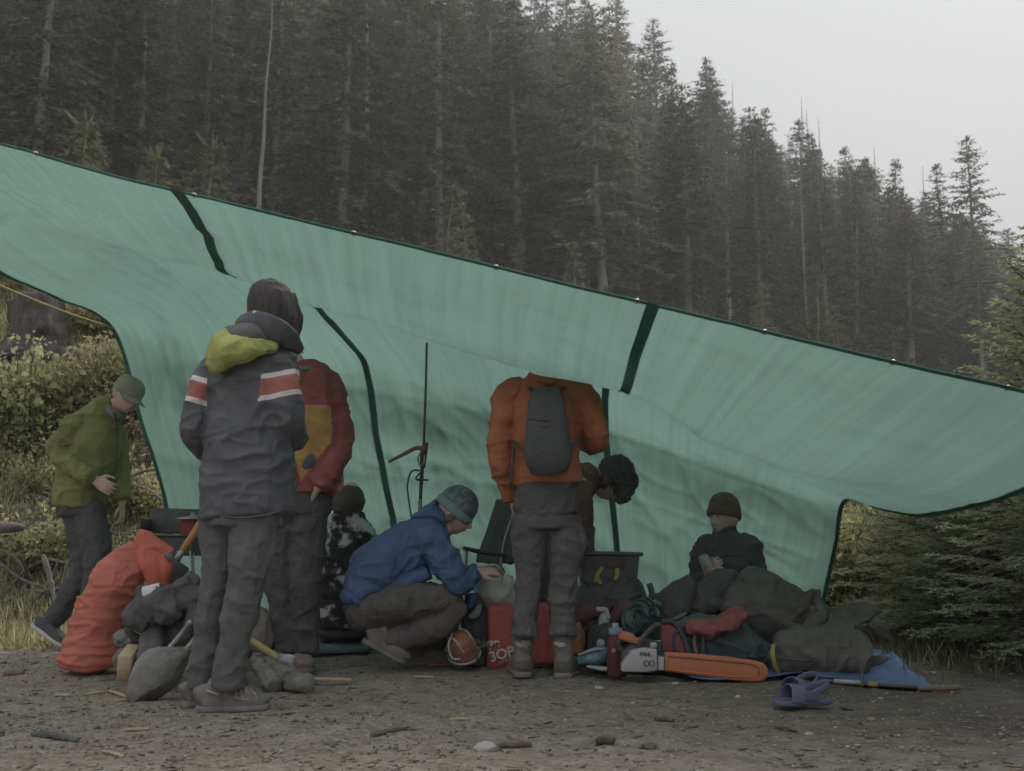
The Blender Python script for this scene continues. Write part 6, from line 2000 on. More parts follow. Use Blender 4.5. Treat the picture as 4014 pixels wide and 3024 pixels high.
put('print', xf(box(0.02, 0.003, 0.02, 0.001), bm_ @ trs((-0.014, -0.0425, bz * 0.62), (0, 0, -0.32))), M('blue_lid', (0.17, 0.21, 0.30), 0.5), bt)

# blue groundsheet
BLUE = M('blue_poly_sheet', (0.030, 0.095, 0.23), 0.75, var=0.22, vs=4, bump=0.4, bs=12, spec=0.12)
nxs, nys = 90, 40
uu = np.linspace(0, 1, nxs)
vv_ = np.linspace(0, 1, nys)
fe = catmull([gnd(2232, 2560), gnd(2262, 2610), gnd(2340, 2635), gnd(2480, 2650), gnd(2640, 2662), gnd(2700, 2680), gnd(2830, 2684), gnd(2900, 2676), gnd(3100, 2672), gnd(3300, 2690), gnd(3500, 2700), gnd(3662, 2712)], 8)
fe = np.stack([np.interp(uu, np.linspace(0, 1, len(fe)), fe[:, k]) for k in range(3)], 1)
be = catmull([gnd(2236, 2545), gnd(2300, 2530), gnd(2600, 2530), gnd(3000, 2540), gnd(3300, 2560), gnd(3480, 2575), gnd(3560, 2640)], 10)
be = np.stack([np.interp(uu, np.linspace(0, 1, len(be)), be[:, k]) for k in range(3)], 1)
GS = fe[:, None] * (1 - vv_)[None, :, None] + be[:, None] * vv_[None, :, None]
qq = np.stack([GS[..., 0].ravel() * 6, GS[..., 1].ravel() * 6, np.zeros(GS[..., 0].size)], 1)
lift = 0.012 + 0.030 * np.clip(ridge(qq, 77), 0, 1).reshape(nxs, nys) * 0.6 + 0.02 * np.abs(fbm(qq * 0.6, 78, 3)).reshape(nxs, nys)
lift += 0.11 * np.exp(-(uu / 0.035) ** 2)[:, None] * np.exp(-((vv_ - 0.2) / 0.6) ** 2)[None]
lift += 0.028 * np.exp(-((uu - 0.40) / 0.05) ** 2)[:, None] * np.exp(-(vv_ / 0.25) ** 2)[None]
lift += 0.05 * np.exp(-((uu - 0.9) / 0.06) ** 2)[:, None] * np.exp(-((vv_ - 0.55) / 0.2) ** 2)[None]
GS[..., 2] = terrain(GS[..., 0], GS[..., 1]) + lift
U2, V2 = np.meshgrid(uu, vv_, indexing='ij')
g_ = grid_mesh('groundsheet', GS, U2, V2)
o_ = put('groundsheet', g_, BLUE)
sm = o_.modifiers.new('thickness', 'SOLIDIFY')
sm.thickness = 0.003
tag(o_, 'rumpled blue groundsheet spread under the chainsaw and packs', 'groundsheet')

# white and blue packet
pk = thing('packet', 'white and blue plastic packet lying left of the red bottle', 'packet', (gx_(2350, 5.5), 5.5, 0.02))
put('wrapper', soft('wr', [tube([at(2275, 2590, 5.5), at(2330, 2575, 5.48), at(2390, 2560, 5.48)], [(0.02, 0.05), (0.04, 0.07), (0.025, 0.05)], n=16, seg=6, fold=0.008, ff=25, ref=(0, 0, 1))], 0.006, 2, [(0.008, (16, 16, 16), 'r')], 95), M('blue_white_film', (0.05, 0.14, 0.26), 0.4, col2=(0.16, 0.28, 0.33), vs=9, bump=0.3), pk)
put('top_seal', tube([at(2268, 2568, 5.42), at(2320, 2550, 5.41), at(2360, 2545, 5.42)], [(0.006, 0.012)] * 3, n=8, seg=4), M('white_plastic', (0.32, 0.32, 0.315), 0.5), pk)
put('base_fold', soft('bf', [tube([at(2300, 2612, 5.44), at(2360, 2622, 5.42), at(2410, 2626, 5.42)], [(0.006, 0.02), (0.012, 0.03), (0.008, 0.03)], n=10, seg=4, ref=(0, 0, 1))], 0.005, 1), M('white_plastic', (0.32, 0.32, 0.315), 0.5), pk)

# chainsaw with orange bar cover
Yw = 5.2
def W_(px, py, d=0.0): return at(px, py, Yw + d)
cs = thing('chainsaw', 'white and orange chainsaw with an orange bar cover lying on the blue sheet', 'chainsaw', (gx_(2700, Yw), Yw, 0.02))
WHT = M('white_saw_plastic', (0.34, 0.34, 0.335), 0.5, var=0.06, bump=0.03)
ORG = M('orange_saw_plastic', (0.40, 0.11, 0.035), 0.5, var=0.08, bump=0.06)
def slab(poly, y0, y1, bev=0.006):
    bm = bmesh.new()
    vs_ = [bm.verts.new((p_[0], y0, p_[1])) for p_ in poly]
    fc = bm.faces.new(vs_)
    ex = bmesh.ops.extrude_face_region(bm, geom=[fc])
    for e in ex['geom']:
        if isinstance(e, bmesh.types.BMVert):
            e.co.y = y1
    bmesh.ops.recalc_face_normals(bm, faces=bm.faces[:])
    bmesh.ops.bevel(bm, geom=bm.edges[:], offset=bev, segments=2, affect='EDGES', profile=0.6)
    bm.verts.index_update()
    V_ = np.array([v.co[:] for v in bm.verts])
    F_ = [tuple(v.index for v in f.verts) for f in bm.faces]
    bm.free()
    return V_, F_
def pxz(lst, Y):
    return [(at(a, b, Y)[0], at(a, b, Y)[2]) for a, b in lst]
put('side_cover', slab(pxz([(2436, 2632), (2436, 2606), (2476, 2552), (2515, 2540), (2572, 2544), (2574, 2626), (2520, 2634)], Yw), Yw - 0.03, Yw + 0.06, 0.007), WHT, cs)
put('sprocket_cover', slab(pxz([(2577, 2574), (2602, 2575), (2602, 2627), (2577, 2627)], Yw), Yw - 0.02, Yw + 0.05, 0.005), WHT, cs)
put('engine', slab(pxz([(2440, 2630), (2445, 2560), (2500, 2515), (2585, 2535), (2590, 2620)], Yw), Yw + 0.055, Yw + 0.16, 0.012), BLACKP, cs)
put('top_cover', slab(pxz([(2430, 2508), (2440, 2478), (2490, 2490), (2500, 2508), (2540, 2505), (2535, 2525), (2500, 2530), (2455, 2518)], Yw), Yw + 0.04, Yw + 0.13, 0.008), ORG, cs)
put('front_handle', tube([W_(2500, 2545, 0.05), W_(2520, 2500, 0.02), W_(2560, 2460, 0.08), W_(2585, 2450, 0.16)], 0.012, n=10, seg=6), BLACKP, cs)
put('rear_handle', tube([W_(2450, 2560, 0.1), W_(2425, 2530, 0.1), W_(2440, 2505, 0.1), W_(2480, 2515, 0.1)], 0.013, n=10, seg=6), BLACKP, cs)
put('fuel_cap', xf(lathe([(0.016, 0), (0.016, 0.02), (0.013, 0.024)], 16), trs(W_(2562, 2540, 0.02), (0, 0, 0))), WHT, cs)
put_text('lettering', 'STIHL', 0.021, W_(2530, 2566, -0.032), (1, 0, -0.04), (0, 0, 1), M('dark_grey_print', (0.035, 0.036, 0.038), 0.6), cs, 0.0009)
for cx2 in (2534, 2556):
    put('ring_mark', tube([W_(cx2 + 10 * math.cos(a), 2601 + 11 * math.sin(a), -0.032) for a in np.arange(14) * 0.4488], 0.0022, n=5, seg=1, closed=True), M('dark_grey_print', (0.035, 0.036, 0.038), 0.6), cs)
bc = put('bar_cover', slab(pxz([(2604, 2557), (2700, 2562), (2850, 2576), (2965, 2592), (2996, 2602), (3010, 2624), (3008, 2650), (2994, 2668), (2960, 2672), (2850, 2666), (2740, 2650), (2604, 2630)], Yw), Yw - 0.012, Yw + 0.03, 0.007), ORG, cs)
put('groove', tube([W_(2620, 2574, -0.012), W_(2700, 2580, -0.012), W_(2850, 2594, -0.012), W_(2940, 2604, -0.012), W_(2974, 2622, -0.012), W_(2972, 2645, -0.012)], 0.0045, n=6, seg=5), M('shadow_orange', (0.18, 0.05, 0.022), 0.6), bc)
put('rib', tube([W_(2606, 2624, -0.012), W_(2740, 2640, -0.012), W_(2850, 2652, -0.012), W_(2930, 2655, -0.012)], 0.0045, n=6, seg=5), ORG, bc)

# teal webbing bundle
tb = thing('webbing_bundle', 'coiled bundle of teal webbing behind the red bottle', 'webbing', (gx_(2520, 5.85), 5.85, 0.05))
TEAL = fabric('teal_webbing', (0.055, 0.135, 0.12))
TEALD = fabric('dark_teal_webbing', (0.025, 0.07, 0.065))
for i in range(11):
    a = random.uniform(-25, 25)
    cx2, cy2 = 2518 + i * 6 - 28 + random.uniform(-8, 8), 2412 + random.uniform(-14, 14)
    rx_, ry_ = random.uniform(26, 48), random.uniform(40, 58)
    d0 = -0.06 + 0.012 * i
    ang = random.uniform(-0.3, 0.5)
    pts = []
    for t in np.arange(12) * 2 * math.pi / 12:
        x0, y0 = rx_ * math.cos(t), ry_ * math.sin(t)
        pts.append(at(cx2 + x0 * math.cos(ang) - y0 * math.sin(ang), cy2 + x0 * math.sin(ang) + y0 * math.cos(ang), 5.85 + d0 + 0.03 * math.sin(t * 2)))
    put('loop', tube(pts, [(0.013, 0.006)] * 12, n=7, seg=3, closed=False), TEAL if i % 3 else TEALD, tb)
put('bundle_core', soft('bc', [tube([at(2480, 2480, 5.92), at(2520, 2430, 5.92), at(2560, 2400, 5.92)], [0.06, 0.075, 0.04], n=12, seg=4)], 0.009, 1, [(0.01, (14, 14, 14), 'r')], 97), TEALD, tb)
ws2 = put('plastic_sack', soft('ws', [tube([at(2570, 2470, 6.15), at(2580, 2420, 6.15), at(2575, 2365, 6.15)], [(0.09, 0.08), (0.09, 0.08), (0.04, 0.04)], n=16, seg=6, fold=0.012, ff=15)], 0.008, 2, [(0.012, (9, 9, 9), 'r')], 98), M('white_plastic_film', (0.56, 0.57, 0.53), 0.45))
tag(ws2, 'pale plastic sack behind the teal webbing', 'sack')

# teal and red pack lying down
Yx = 5.68
def X_(px, py, d=0.0): return at(px, py, Yx + d)
tp = thing('hiking_pack', 'teal hiking pack with red lid lying behind the orange bar cover', 'backpack', (gx_(2800, Yx), Yx, 0.02))
TEALP = fabric('teal_pack_fabric', (0.026, 0.058, 0.062))
NAVP = fabric('navy_pack_fabric', (0.020, 0.028, 0.036))
REDK = fabric('red_pack_fabric', (0.19, 0.035, 0.028))
put('main_bag', soft('mb', [tube([X_(2640, 2540), X_(2700, 2520), X_(2800, 2525), X_(2900, 2540), X_(3000, 2575)], [(0.10, 0.09), (0.13, 0.13), (0.125, 0.14), (0.11, 0.13), (0.05, 0.08)], n=22, seg=7, fold=0.012, ff=13, ref=(0, 0, 1))], 0.008, 3, [(0.020, (8, 8, 8), 'r'), (0.012, (18, 18, 18), 'r')], 100), TEALP, tp)
put('lid', soft('lid', [tube([X_(2700, 2445, -0.10), X_(2750, 2462, -0.14), X_(2810, 2458, -0.14), X_(2865, 2430, -0.12), X_(2905, 2395, -0.08)], [(0.03, 0.05), (0.045, 0.08), (0.042, 0.085), (0.036, 0.08), (0.022, 0.05)], n=18, seg=6, fold=0.010, ff=20, ref=(0, 0, 1))], 0.007, 2, [(0.016, (11, 11, 11), 'r'), (0.008, (25, 25, 25), 'r')], 101), REDK, tp)
put('side_panel', slab(pxz([(2596, 2560), (2592, 2450), (2618, 2440), (2650, 2460), (2680, 2520), (2692, 2562)], 5.5), 5.5, 5.56, 0.012), REDK, tp)
put('frame_edge', tube([at(2596, 2438, 5.5), at(2640, 2440, 5.5), at(2675, 2490, 5.5), at(2705, 2570, 5.5)], 0.013, n=8, seg=6), NAVP, tp)
put('frame_edge', tube([at(2600, 2445, 5.52), at(2650, 2425, 5.54), at(2690, 2405, 5.56)], 0.008, n=8, seg=4), fabric('grey_blue_web', (0.07, 0.085, 0.10)), tp)
for pts in ([(2725, 2480), (2722, 2520), (2730, 2570)], [(2755, 2490), (2758, 2530), (2752, 2575)], [(2660, 2470), (2640, 2500), (2645, 2560)], [(2800, 2510), (2870, 2530), (2940, 2560)]):
    put('strap', tube([at(a, b, 5.50) for a, b in pts], [(0.009, 0.004)] * 3, n=7, seg=5), NAVP if pts[0][0] != 2725 else fabric('pinkish_strap', (0.15, 0.08, 0.07)), tp)
put('bottom_bag', soft('bb', [tube([X_(2720, 2580, -0.06), X_(2820, 2590, -0.08), X_(2960, 2610, -0.05)], [(0.045, 0.08), (0.05, 0.09), (0.04, 0.07)], n=16, seg=6, fold=0.01, ff=18, ref=(0, 0, 1))], 0.008, 2, [(0.01, (10, 10, 10), 'r')], 102), NAVP, tp)

# black bags
Yv = 6.0
def V_(px, py, d=0.0): return at(px, py, Yv + d)
o_ = put('stuff_sack', soft('b1', [tube([V_(2620, 2440), V_(2650, 2370), V_(2690, 2325), V_(2725, 2330)], [(0.08, 0.10), (0.10, 0.12), (0.085, 0.10), (0.05, 0.07)], n=20, seg=7, fold=0.008, ff=12)], 0.008, 3, [(0.016, (8, 8, 8), 'r'), (0.01, (18, 18, 18), 'r')], 104), BKM)
tag(o_, 'rounded black sack behind the red side of the teal pack', 'sack')
o_ = put('stuff_sack', soft('b2', [tube([V_(2720, 2430), V_(2760, 2370), V_(2800, 2310), V_(2850, 2275), V_(2890, 2285)], [(0.08, 0.10), (0.10, 0.12), (0.085, 0.12), (0.06, 0.10), (0.04, 0.07)], n=20, seg=7, fold=0.012, ff=14),
                                    tube([V_(2740, 2390, -0.09), V_(2790, 2365, -0.11), V_(2830, 2380, -0.10)], [(0.04, 0.04), (0.055, 0.05), (0.035, 0.04)], n=14, seg=5, fold=0.008)], 0.008, 3, [(0.022, (8, 8, 8), 'r'), (0.012, (18, 18, 18), 'r')], 105), fabric('black_nylon', (0.034, 0.033, 0.035)))
tag(o_, 'crumpled black sack in front of the person in the brown beanie', 'sack')
# olive coat and duffels
OLV = fabric('olive_canvas', (0.052, 0.055, 0.044))
OLV2 = fabric('grey_olive_canvas', (0.060, 0.060, 0.048))
Yz = 5.95
def Z_(px, py, d=0.0): return at(px, py, Yz + d)
o_ = put('duffel_bag', soft('d1', [tube([Z_(2850, 2420), Z_(2920, 2390), Z_(3030, 2400), Z_(3150, 2430), Z_(3260, 2470)], [(0.10, 0.12), (0.155, 0.18), (0.17, 0.2), (0.14, 0.18), (0.09, 0.12)], n=24, seg=8, fold=0.012, ff=10, ref=(0, 0, 1)),
                                    tube([Z_(2900, 2285), Z_(3000, 2300), Z_(3120, 2335)], [(0.05, 0.10), (0.065, 0.14), (0.05, 0.10)], n=18, seg=6, fold=0.01, ref=(0, 0, 1))], 0.009, 3, [(0.035, (5, 5, 5), 'r'), (0.018, (12, 12, 12), 'r')], 107), OLV)
tag(o_, 'big olive canvas duffel, uppermost of the heap at the right', 'duffel bag')
o_ = put('canvas_coat', soft('d2', [tube([Z_(3090, 2440, -0.16), Z_(3140, 2475, -0.2), Z_(3230, 2480, -0.2), Z_(3330, 2440, -0.14), Z_(3425, 2385, -0.05)], [(0.02, 0.05), (0.025, 0.06), (0.028, 0.07), (0.026, 0.07), (0.014, 0.04)], n=16, seg=7, fold=0.010, ff=22, ref=(0, 0, 1)),
                                     tube([Z_(3190, 2330, -0.08), Z_(3210, 2400, -0.15), Z_(3160, 2470, -0.2)], [(0.03, 0.02), (0.035, 0.025), (0.03, 0.02)], n=14, seg=6, fold=0.008),
                                     tube([Z_(3230, 2440, -0.1), Z_(3320, 2415, -0.08), Z_(3400, 2400, 0.0)], [(0.05, 0.06), (0.055, 0.08), (0.03, 0.05)], n=14, seg=6, fold=0.01, ref=(0, 0, 1))], 0.007, 2, [(0.020, (10, 10, 10), 'r'), (0.01, (22, 22, 22), 'r')], 108), OLV2)
tag(o_, 'rumpled grey olive canvas coat draped over the duffel bags', 'coat')
o_ = put('leather_glove', soft('gl', [tube([Z_(3108, 2440, -0.19), Z_(3135, 2390, -0.19), Z_(3165, 2345, -0.15), Z_(3185, 2312, -0.12)], [(0.02, 0.015), (0.032, 0.02), (0.034, 0.022), (0.010, 0.010)], n=12, seg=5, fold=0.004)], 0.006, 2, [(0.006, (20, 20, 20), 'r')], 109), fabric('dark_leather', (0.045, 0.030, 0.026)))
tag(o_, 'dark brown leather glove lying on the olive duffel', 'glove')
d3 = thing('duffel_bag', 'olive drab duffel with a yellow strap, lowest of the heap at the right', 'duffel bag', (gx_(3200, 5.5), 5.5, 0.02))
def D3(px, py, d=0.0): return at(px, py, 5.5 + d)
put('bag_body', soft('d3', [tube([D3(3035, 2560), D3(3060, 2560), D3(3150, 2562), D3(3260, 2565), D3(3370, 2570), D3(3400, 2572)], [(0.08, 0.10), (0.115, 0.14), (0.12, 0.15), (0.12, 0.15), (0.10, 0.13), (0.06, 0.08)], n=26, seg=8, fold=0.012, ff=12, ref=(0, 0, 1))], 0.008, 2, [(0.024, (6, 6, 6), 'r'), (0.012, (15, 15, 15), 'r')], 110), OLV2, d3)
put('yellow_strap', tube([D3(3032, 2528, -0.10), D3(3030, 2570, -0.15), D3(3040, 2615, -0.14), D3(3056, 2645, -0.12)], [(0.010, 0.005)] * 4, n=8, seg=6), YST, d3)
put('seam', tube([D3(3062, 2580, -0.152), D3(3140, 2588, -0.158), D3(3215, 2588, -0.158)], 0.004, n=6, seg=5), OLV, d3)
o_ = put('tent_bag', soft('d4', [tube([D3(3390, 2625, 0.2), D3(3450, 2610, 0.15), D3(3510, 2622, 0.1)], [(0.04, 0.06), (0.05, 0.08), (0.02, 0.04)], n=16, seg=6, fold=0.008, ref=(0, 0, 1))], 0.007, 2, [(0.01, (10, 10, 10), 'r')], 111), BKM)
tag(o_, 'flat black bag on the right end of the blue groundsheet', 'bag')

# sandals
PUR = M('purple_foam', (0.065, 0.078, 0.145), 0.6, var=0.08, bump=0.1, bs=60)
PURD = M('dark_footbed', (0.055, 0.055, 0.085), 0.8)
def clog(toe, heel, lab):
    toe, heel = np.asarray(toe, float), np.asarray(heel, float)
    y_ = nrm(toe - heel)
    L_ = np.linalg.norm(toe - heel)
    z_ = np.array((0, 0, 1.0))
    x_ = np.cross(y_, z_)
    Fm = frame(x_, y_, z_, heel)
    c = thing('foam_clog', lab, 'clog', heel, 'pair of purple foam clogs')
    sec = [(0.0, 0.30), (0.06, 0.62), (0.2, 0.78), (0.45, 0.80), (0.7, 1.0), (0.88, 0.85), (0.97, 0.55), (1.0, 0.25)]
    put('sole', soft('so', [xf(tube([(0, t * L_, 0.016) for t, w in sec], [(0.05 * w, 0.014) for t, w in sec], n=18, seg=3, ref=(1, 0, 0), power=4), Fm)], 0.004, 1), PUR, c)
    put('footbed', xf(tube([(0, t * L_ * 0.9 + 0.02, 0.030) for t, w in sec], [(0.042 * w, 0.002) for t, w in sec], n=16, seg=3, ref=(1, 0, 0)), Fm), PURD, c)
    for k, (t, hz, w, rr) in enumerate(((0.66, 0.080, 0.051, 0.034),)):
        arch = [(w * math.cos(a), t * L_ - 0.012 * math.sin(a), 0.018 + (hz - 0.018) * math.sin(a) ** 0.8) for a in np.linspace(0, math.pi, 11)]
        put('upper_band', soft('ub', [xf(tube(arch, [(rr, 0.005)] * 11, n=12, seg=3, ref=(0, 1, 0)), Fm)], 0.0035, 1), PUR, c)
    for sx in (-1, 1):
        put('side_wall', soft('sw', [xf(tube([(sx * 0.044, 0.30 * L_, 0.035), (sx * 0.047, 0.44 * L_, 0.045), (sx * 0.050, 0.58 * L_, 0.045)], [(0.005, 0.016), (0.005, 0.022), (0.005, 0.022)], n=10, seg=4, ref=(1, 0, 0)), Fm)], 0.0035, 1), PUR, c)
    hs = [(0.048 * math.cos(a), 0.42 * L_ - 0.40 * L_ * math.sin(a), 0.05 + 0.035 * math.sin(a)) for a in np.linspace(0, math.pi, 11)]
    put('heel_strap', soft('hs', [xf(tube(hs, [(0.0045, 0.016)] * 11, n=9, seg=3, ref=(1, 0, 0)), Fm)], 0.004, 1), PUR, c)
    return c
clog((gx_(3000, 4.40), 4.40, 0.006), (gx_(3215, 4.46), 4.46, 0.006), 'purple foam clog, nearer of the pair on the ground')
clog((gx_(3040, 4.60), 4.60, 0.006), (gx_(3160, 4.76), 4.76, 0.006), 'purple foam clog, farther of the pair, half hidden')

# pole and stick on the ground at the right
gp = thing('ground_pole', 'thin dark pole lying along the front of the blue groundsheet at the right', 'pole', gnd(3460, 2700))
def gl(px, py, z=0.018):
    p = gnd(px, py)
    p[2] = tz(p[0], p[1]) + z
    return p
put('shaft', tube([gl(3215, 2688), gl(3330, 2694), gl(3600, 2706)], 0.009, n=8, seg=3), BLACKP, gp)
put('sleeve', tube([gl(3270, 2691, 0.019), gl(3385, 2697, 0.019)], 0.011, n=8, seg=1), ALU, gp)
put('yellow_collar', tube([gl(3405, 2698, 0.019), gl(3440, 2699, 0.019)], 0.0115, n=8, seg=1), YST, gp)
tag(put('wood_stick', soft('ws', [tube([gl(3600, 2716), gl(3680, 2712), gl(3765, 2708)], [0.010, 0.013, 0.010], n=8, seg=4)], 0.005, 1, [(0.004, (20, 20, 20), 'r')], 112), M('tan_stick', (0.17, 0.11, 0.07), 0.9)), 'short tan stick on the ground beyond the end of the dark pole', 'stick')
tag(put('tent_pole', tube([at(3378, 2590, 5.0), at(3380, 2690, 4.9)], 0.007, n=8, seg=1), BLACKP), 'short black upright peg at the right end of the duffels', 'peg')

# carton held by the seated person
Yl = 6.42
ct = thing('drink_can', 'pale drink can with red print held by the person in the brown beanie', 'can', at(2765, 2230, Yl))
cm_ = trs(at(2790, 2265, Yl), (0.1, -0.42, 0.2))
put('can_body', xf(lathe([(0.026, 0), (0.031, 0.006), (0.031, 0.125), (0.026, 0.136)], 22), cm_), M('pale_can', (0.40, 0.40, 0.41), 0.35, metal=0.3, var=0.08), ct)
put('print', xf(lathe([(0.0316, 0.03), (0.0316, 0.085)], 22, close=False), cm_), M('red_can_print', (0.30, 0.20, 0.20), 0.4, col2=(0.42, 0.40, 0.40), vs=30), ct)
put('can_top', xf(lathe([(0.025, 0.135), (0.024, 0.139)], 20), cm_), STEEL, ct)

# log seat under that person
stick('seat_log', [A8(2760, 2470, 0.02), A8(2850, 2472, 0.04), A8(2945, 2470, 0.02)], [0.13, 0.135, 0.13], WGREY, 'grey log serving as a seat under the person in the brown beanie', seed=115, wr=0.012)

# black box in the scrub at the right
bx_ = thing('battery_box', 'small black box sitting in the scrub at the right', 'box', (gx_(3540, 7.6), 7.6, at(0, 2376, 7.6)[2]))
put('case', xf(box(0.088, 0.07, 0.052, 0.005, 2), trs(at(3540, 2362, 7.6), (0, 0, 0.1))), BLACKP, bx_)
put('lid', xf(box(0.092, 0.074, 0.010, 0.003), trs(at(3540, 2347, 7.6), (0, 0, 0.1))), BLACKP, bx_)
put('support_stone', blob(at(3545, 2440, 7.65), (0.10, 0.08, 0.10), 3, 0.2, 1.5, 9), ROCK, bx_)
# ------------------------------------------------------------------ stumps, boulders, shrubs, saplings
def on(px, Y, dz=0.0):
    x = gx_(px, Y)
    return np.array((x, Y, tz(x, Y) + dz))


STUMP = M('weathered_stump', (0.012, 0.009, 0.006), 0.95, col2=(0.075, 0.064, 0.056), vs=5, stretch=(4, 4, 0.8), bump=0.8, bs=9, bd=0.04)
MOSS = M('moss', (0.045, 0.050, 0.014), 0.95, col2=(0.11, 0.10, 0.03), vs=20, bump=0.8, bs=30)


def stump(px, pyb, pyt, Y, wpx, lab, name='tree_stump', roots=5, seed=0, mat=STUMP, lean=0.0):
    b = hit(px, pyb)
    Y = b[1]
    t = at(px, pyt, Y)
    r = m_(wpx / 2, Y)
    rr = np.random.default_rng(seed)
    th = thing(name, lab, 'stump', b)
    H = t[2] - b[2]
    put('trunk', soft('tr', [tube([b - (0, 0, 0.4), b, b + (lean * 0.4, 0, H * 0.4), t + (lean, 0, 0)], [r * 1.4, r * 1.2, r * 0.95, r * 0.9], n=20, seg=6, fold=r * 0.10, ff=4 / max(H, 0.3), seed=seed)], max(0.012, r * 0.05), 1, [(r * 0.16, (7 / r * 0.25, 7 / r * 0.25, 1.2), 'r')], seed), mat, th)
    for k in range(roots):
        a = k * 6.283 / roots + rr.uniform(-0.4, 0.4)
        d = np.array((math.cos(a), math.sin(a), 0))
        L = r * rr.uniform(1.6, 2.6)
        put('root', tube([b + d * r * 0.6 + (0, 0, H * 0.05), b + d * (r * 0.6 + L * 0.5) - (0, 0, 0.08), b + d * (r * 0.6 + L) - (0, 0, 0.3)], [r * 0.35, r * 0.22, r * 0.08], n=9, seg=5, fold=r * 0.04), mat, th)
    return th


stump(140, 1390, 1175, 10.6, 230, 'broad dark old stump high on the left bank', seed=3, roots=6)
stump(3352, 2360, 2165, 8.9, 110, 'rounded grey stump beside the right edge of the tarp wall', seed=5, roots=4, mat=M('grey_stump', (0.105, 0.095, 0.098), 0.95, col2=(0.17, 0.155, 0.155), vs=4, stretch=(4, 4, 0.8), bump=0.6, bs=9))
stump(3395, 2520, 2405, 7.05, 80, 'low dark rotten stump with pale roots behind the duffels', seed=7, roots=6, mat=M('rotten_stump', (0.03, 0.026, 0.024), 0.95, col2=(0.11, 0.095, 0.085), vs=9, bump=0.8, bs=14))
tag(put('pale_root', soft('pr', [tube([at(3415, 2410, 6.95), at(3435, 2450, 6.9), at(3455, 2480, 6.88), at(3500, 2515, 6.85)], [0.02, 0.03, 0.034, 0.012], n=10, seg=5, fold=0.006)], 0.007, 1), M('pale_root', (0.16, 0.14, 0.13), 0.95)), 'pale bare root curving down beside the rotten stump', 'root')
v, f = blob((0, 0, 0), (0.22, 0.2, 0.24), 5, 0.18, 1.3, 31)
tag(put('boulder', xf((v, f), trs(hit(235, 2120), (0, -0.5, 0), (0.85, 1, 1.05))), ROCK), 'pale grey boulder behind the legs of the olive jacket', 'boulder')
v, f = blob((0, 0, 0), (0.18, 0.2, 0.14), 4, 0.2, 1.5, 37)
tag(put('boulder', xf((v, f), trs(hit(570, 1810), (0, 0, 0), (0.8, 0.8, 0.7))), M('mossy_rock', (0.07, 0.062, 0.055), 0.95, col2=(0.14, 0.125, 0.115), vs=7, bump=0.6)), 'brownish boulder in the scrub left of the tarp wall', 'boulder')
v, f = blob((0, 0, 0), (0.26, 0.2, 0.13), 4, 0.2, 1.5, 39)
tag(put('boulder', xf((v, f), trs(hit(3950, 2500), (0, 0, 0), (0.6, 0.6, 0.5))), ROCK), 'half buried grey rock in the scrub at the right edge', 'boulder')

# tangle of dead roots and sticks at the left
rr = np.random.default_rng(55)
TANG = M('tangle_wood', (0.075, 0.066, 0.058), 0.95, col2=(0.135, 0.122, 0.11), vs=6)
tg = thing('root_tangle', 'heap of tangled dead grey roots and sticks at the left edge', 'brushwood', on(110, 7.6))
for i in range(60):
    a = hit(rr.uniform(-60, 270), rr.uniform(2120, 2420)) + (0, -0.05, rr.uniform(0, 0.10))
    ang = rr.uniform(0, 3.14)
    L = rr.uniform(0.15, 0.42)
    d = np.array((math.cos(ang), rr.uniform(-0.4, 0.4), math.sin(ang) * 0.8))
    b = a + d * L * 0.5 + rr.normal(0, 0.03, 3)
    c = a + d * L
    r0 = rr.uniform(0.005, 0.016)
    put('root', tube([a, b, c], [r0, r0 * 0.9, r0 * 0.5], n=7, seg=4), TANG if i % 3 else STUMP, tg)
for k, (a, b, r_, lab) in enumerate([((-60, 2090, 8.0), (90, 2070, 8.2), 0.04, 'grey fallen log end at the left edge above the root heap'),
                                     ((170, 2180, 7.6), (215, 2360, 7.4), 0.018, 'pale leaning stick in front of the root heap'),
                                     ((520, 1900, 9.0), (640, 1960, 8.6), 0.012, 'brown dead branch in the scrub beside the tarp wall'),
                                     ((505, 1870, 9.2), (650, 1840, 9.0), 0.014, 'grey fallen branch in the scrub beside the tarp wall')]):
    tag(put('fallen_branch', soft('fb', [tube([at(*a), (at(*a) + at(*b)) / 2 + (0, 0, 0.02), at(*b)], [r_, r_ * 1.05, r_ * 0.8], n=10, seg=5, fold=0.004)], 0.008, 1, [(0.005, (14, 14, 14), 'r')], k), TANG), lab, 'branch')

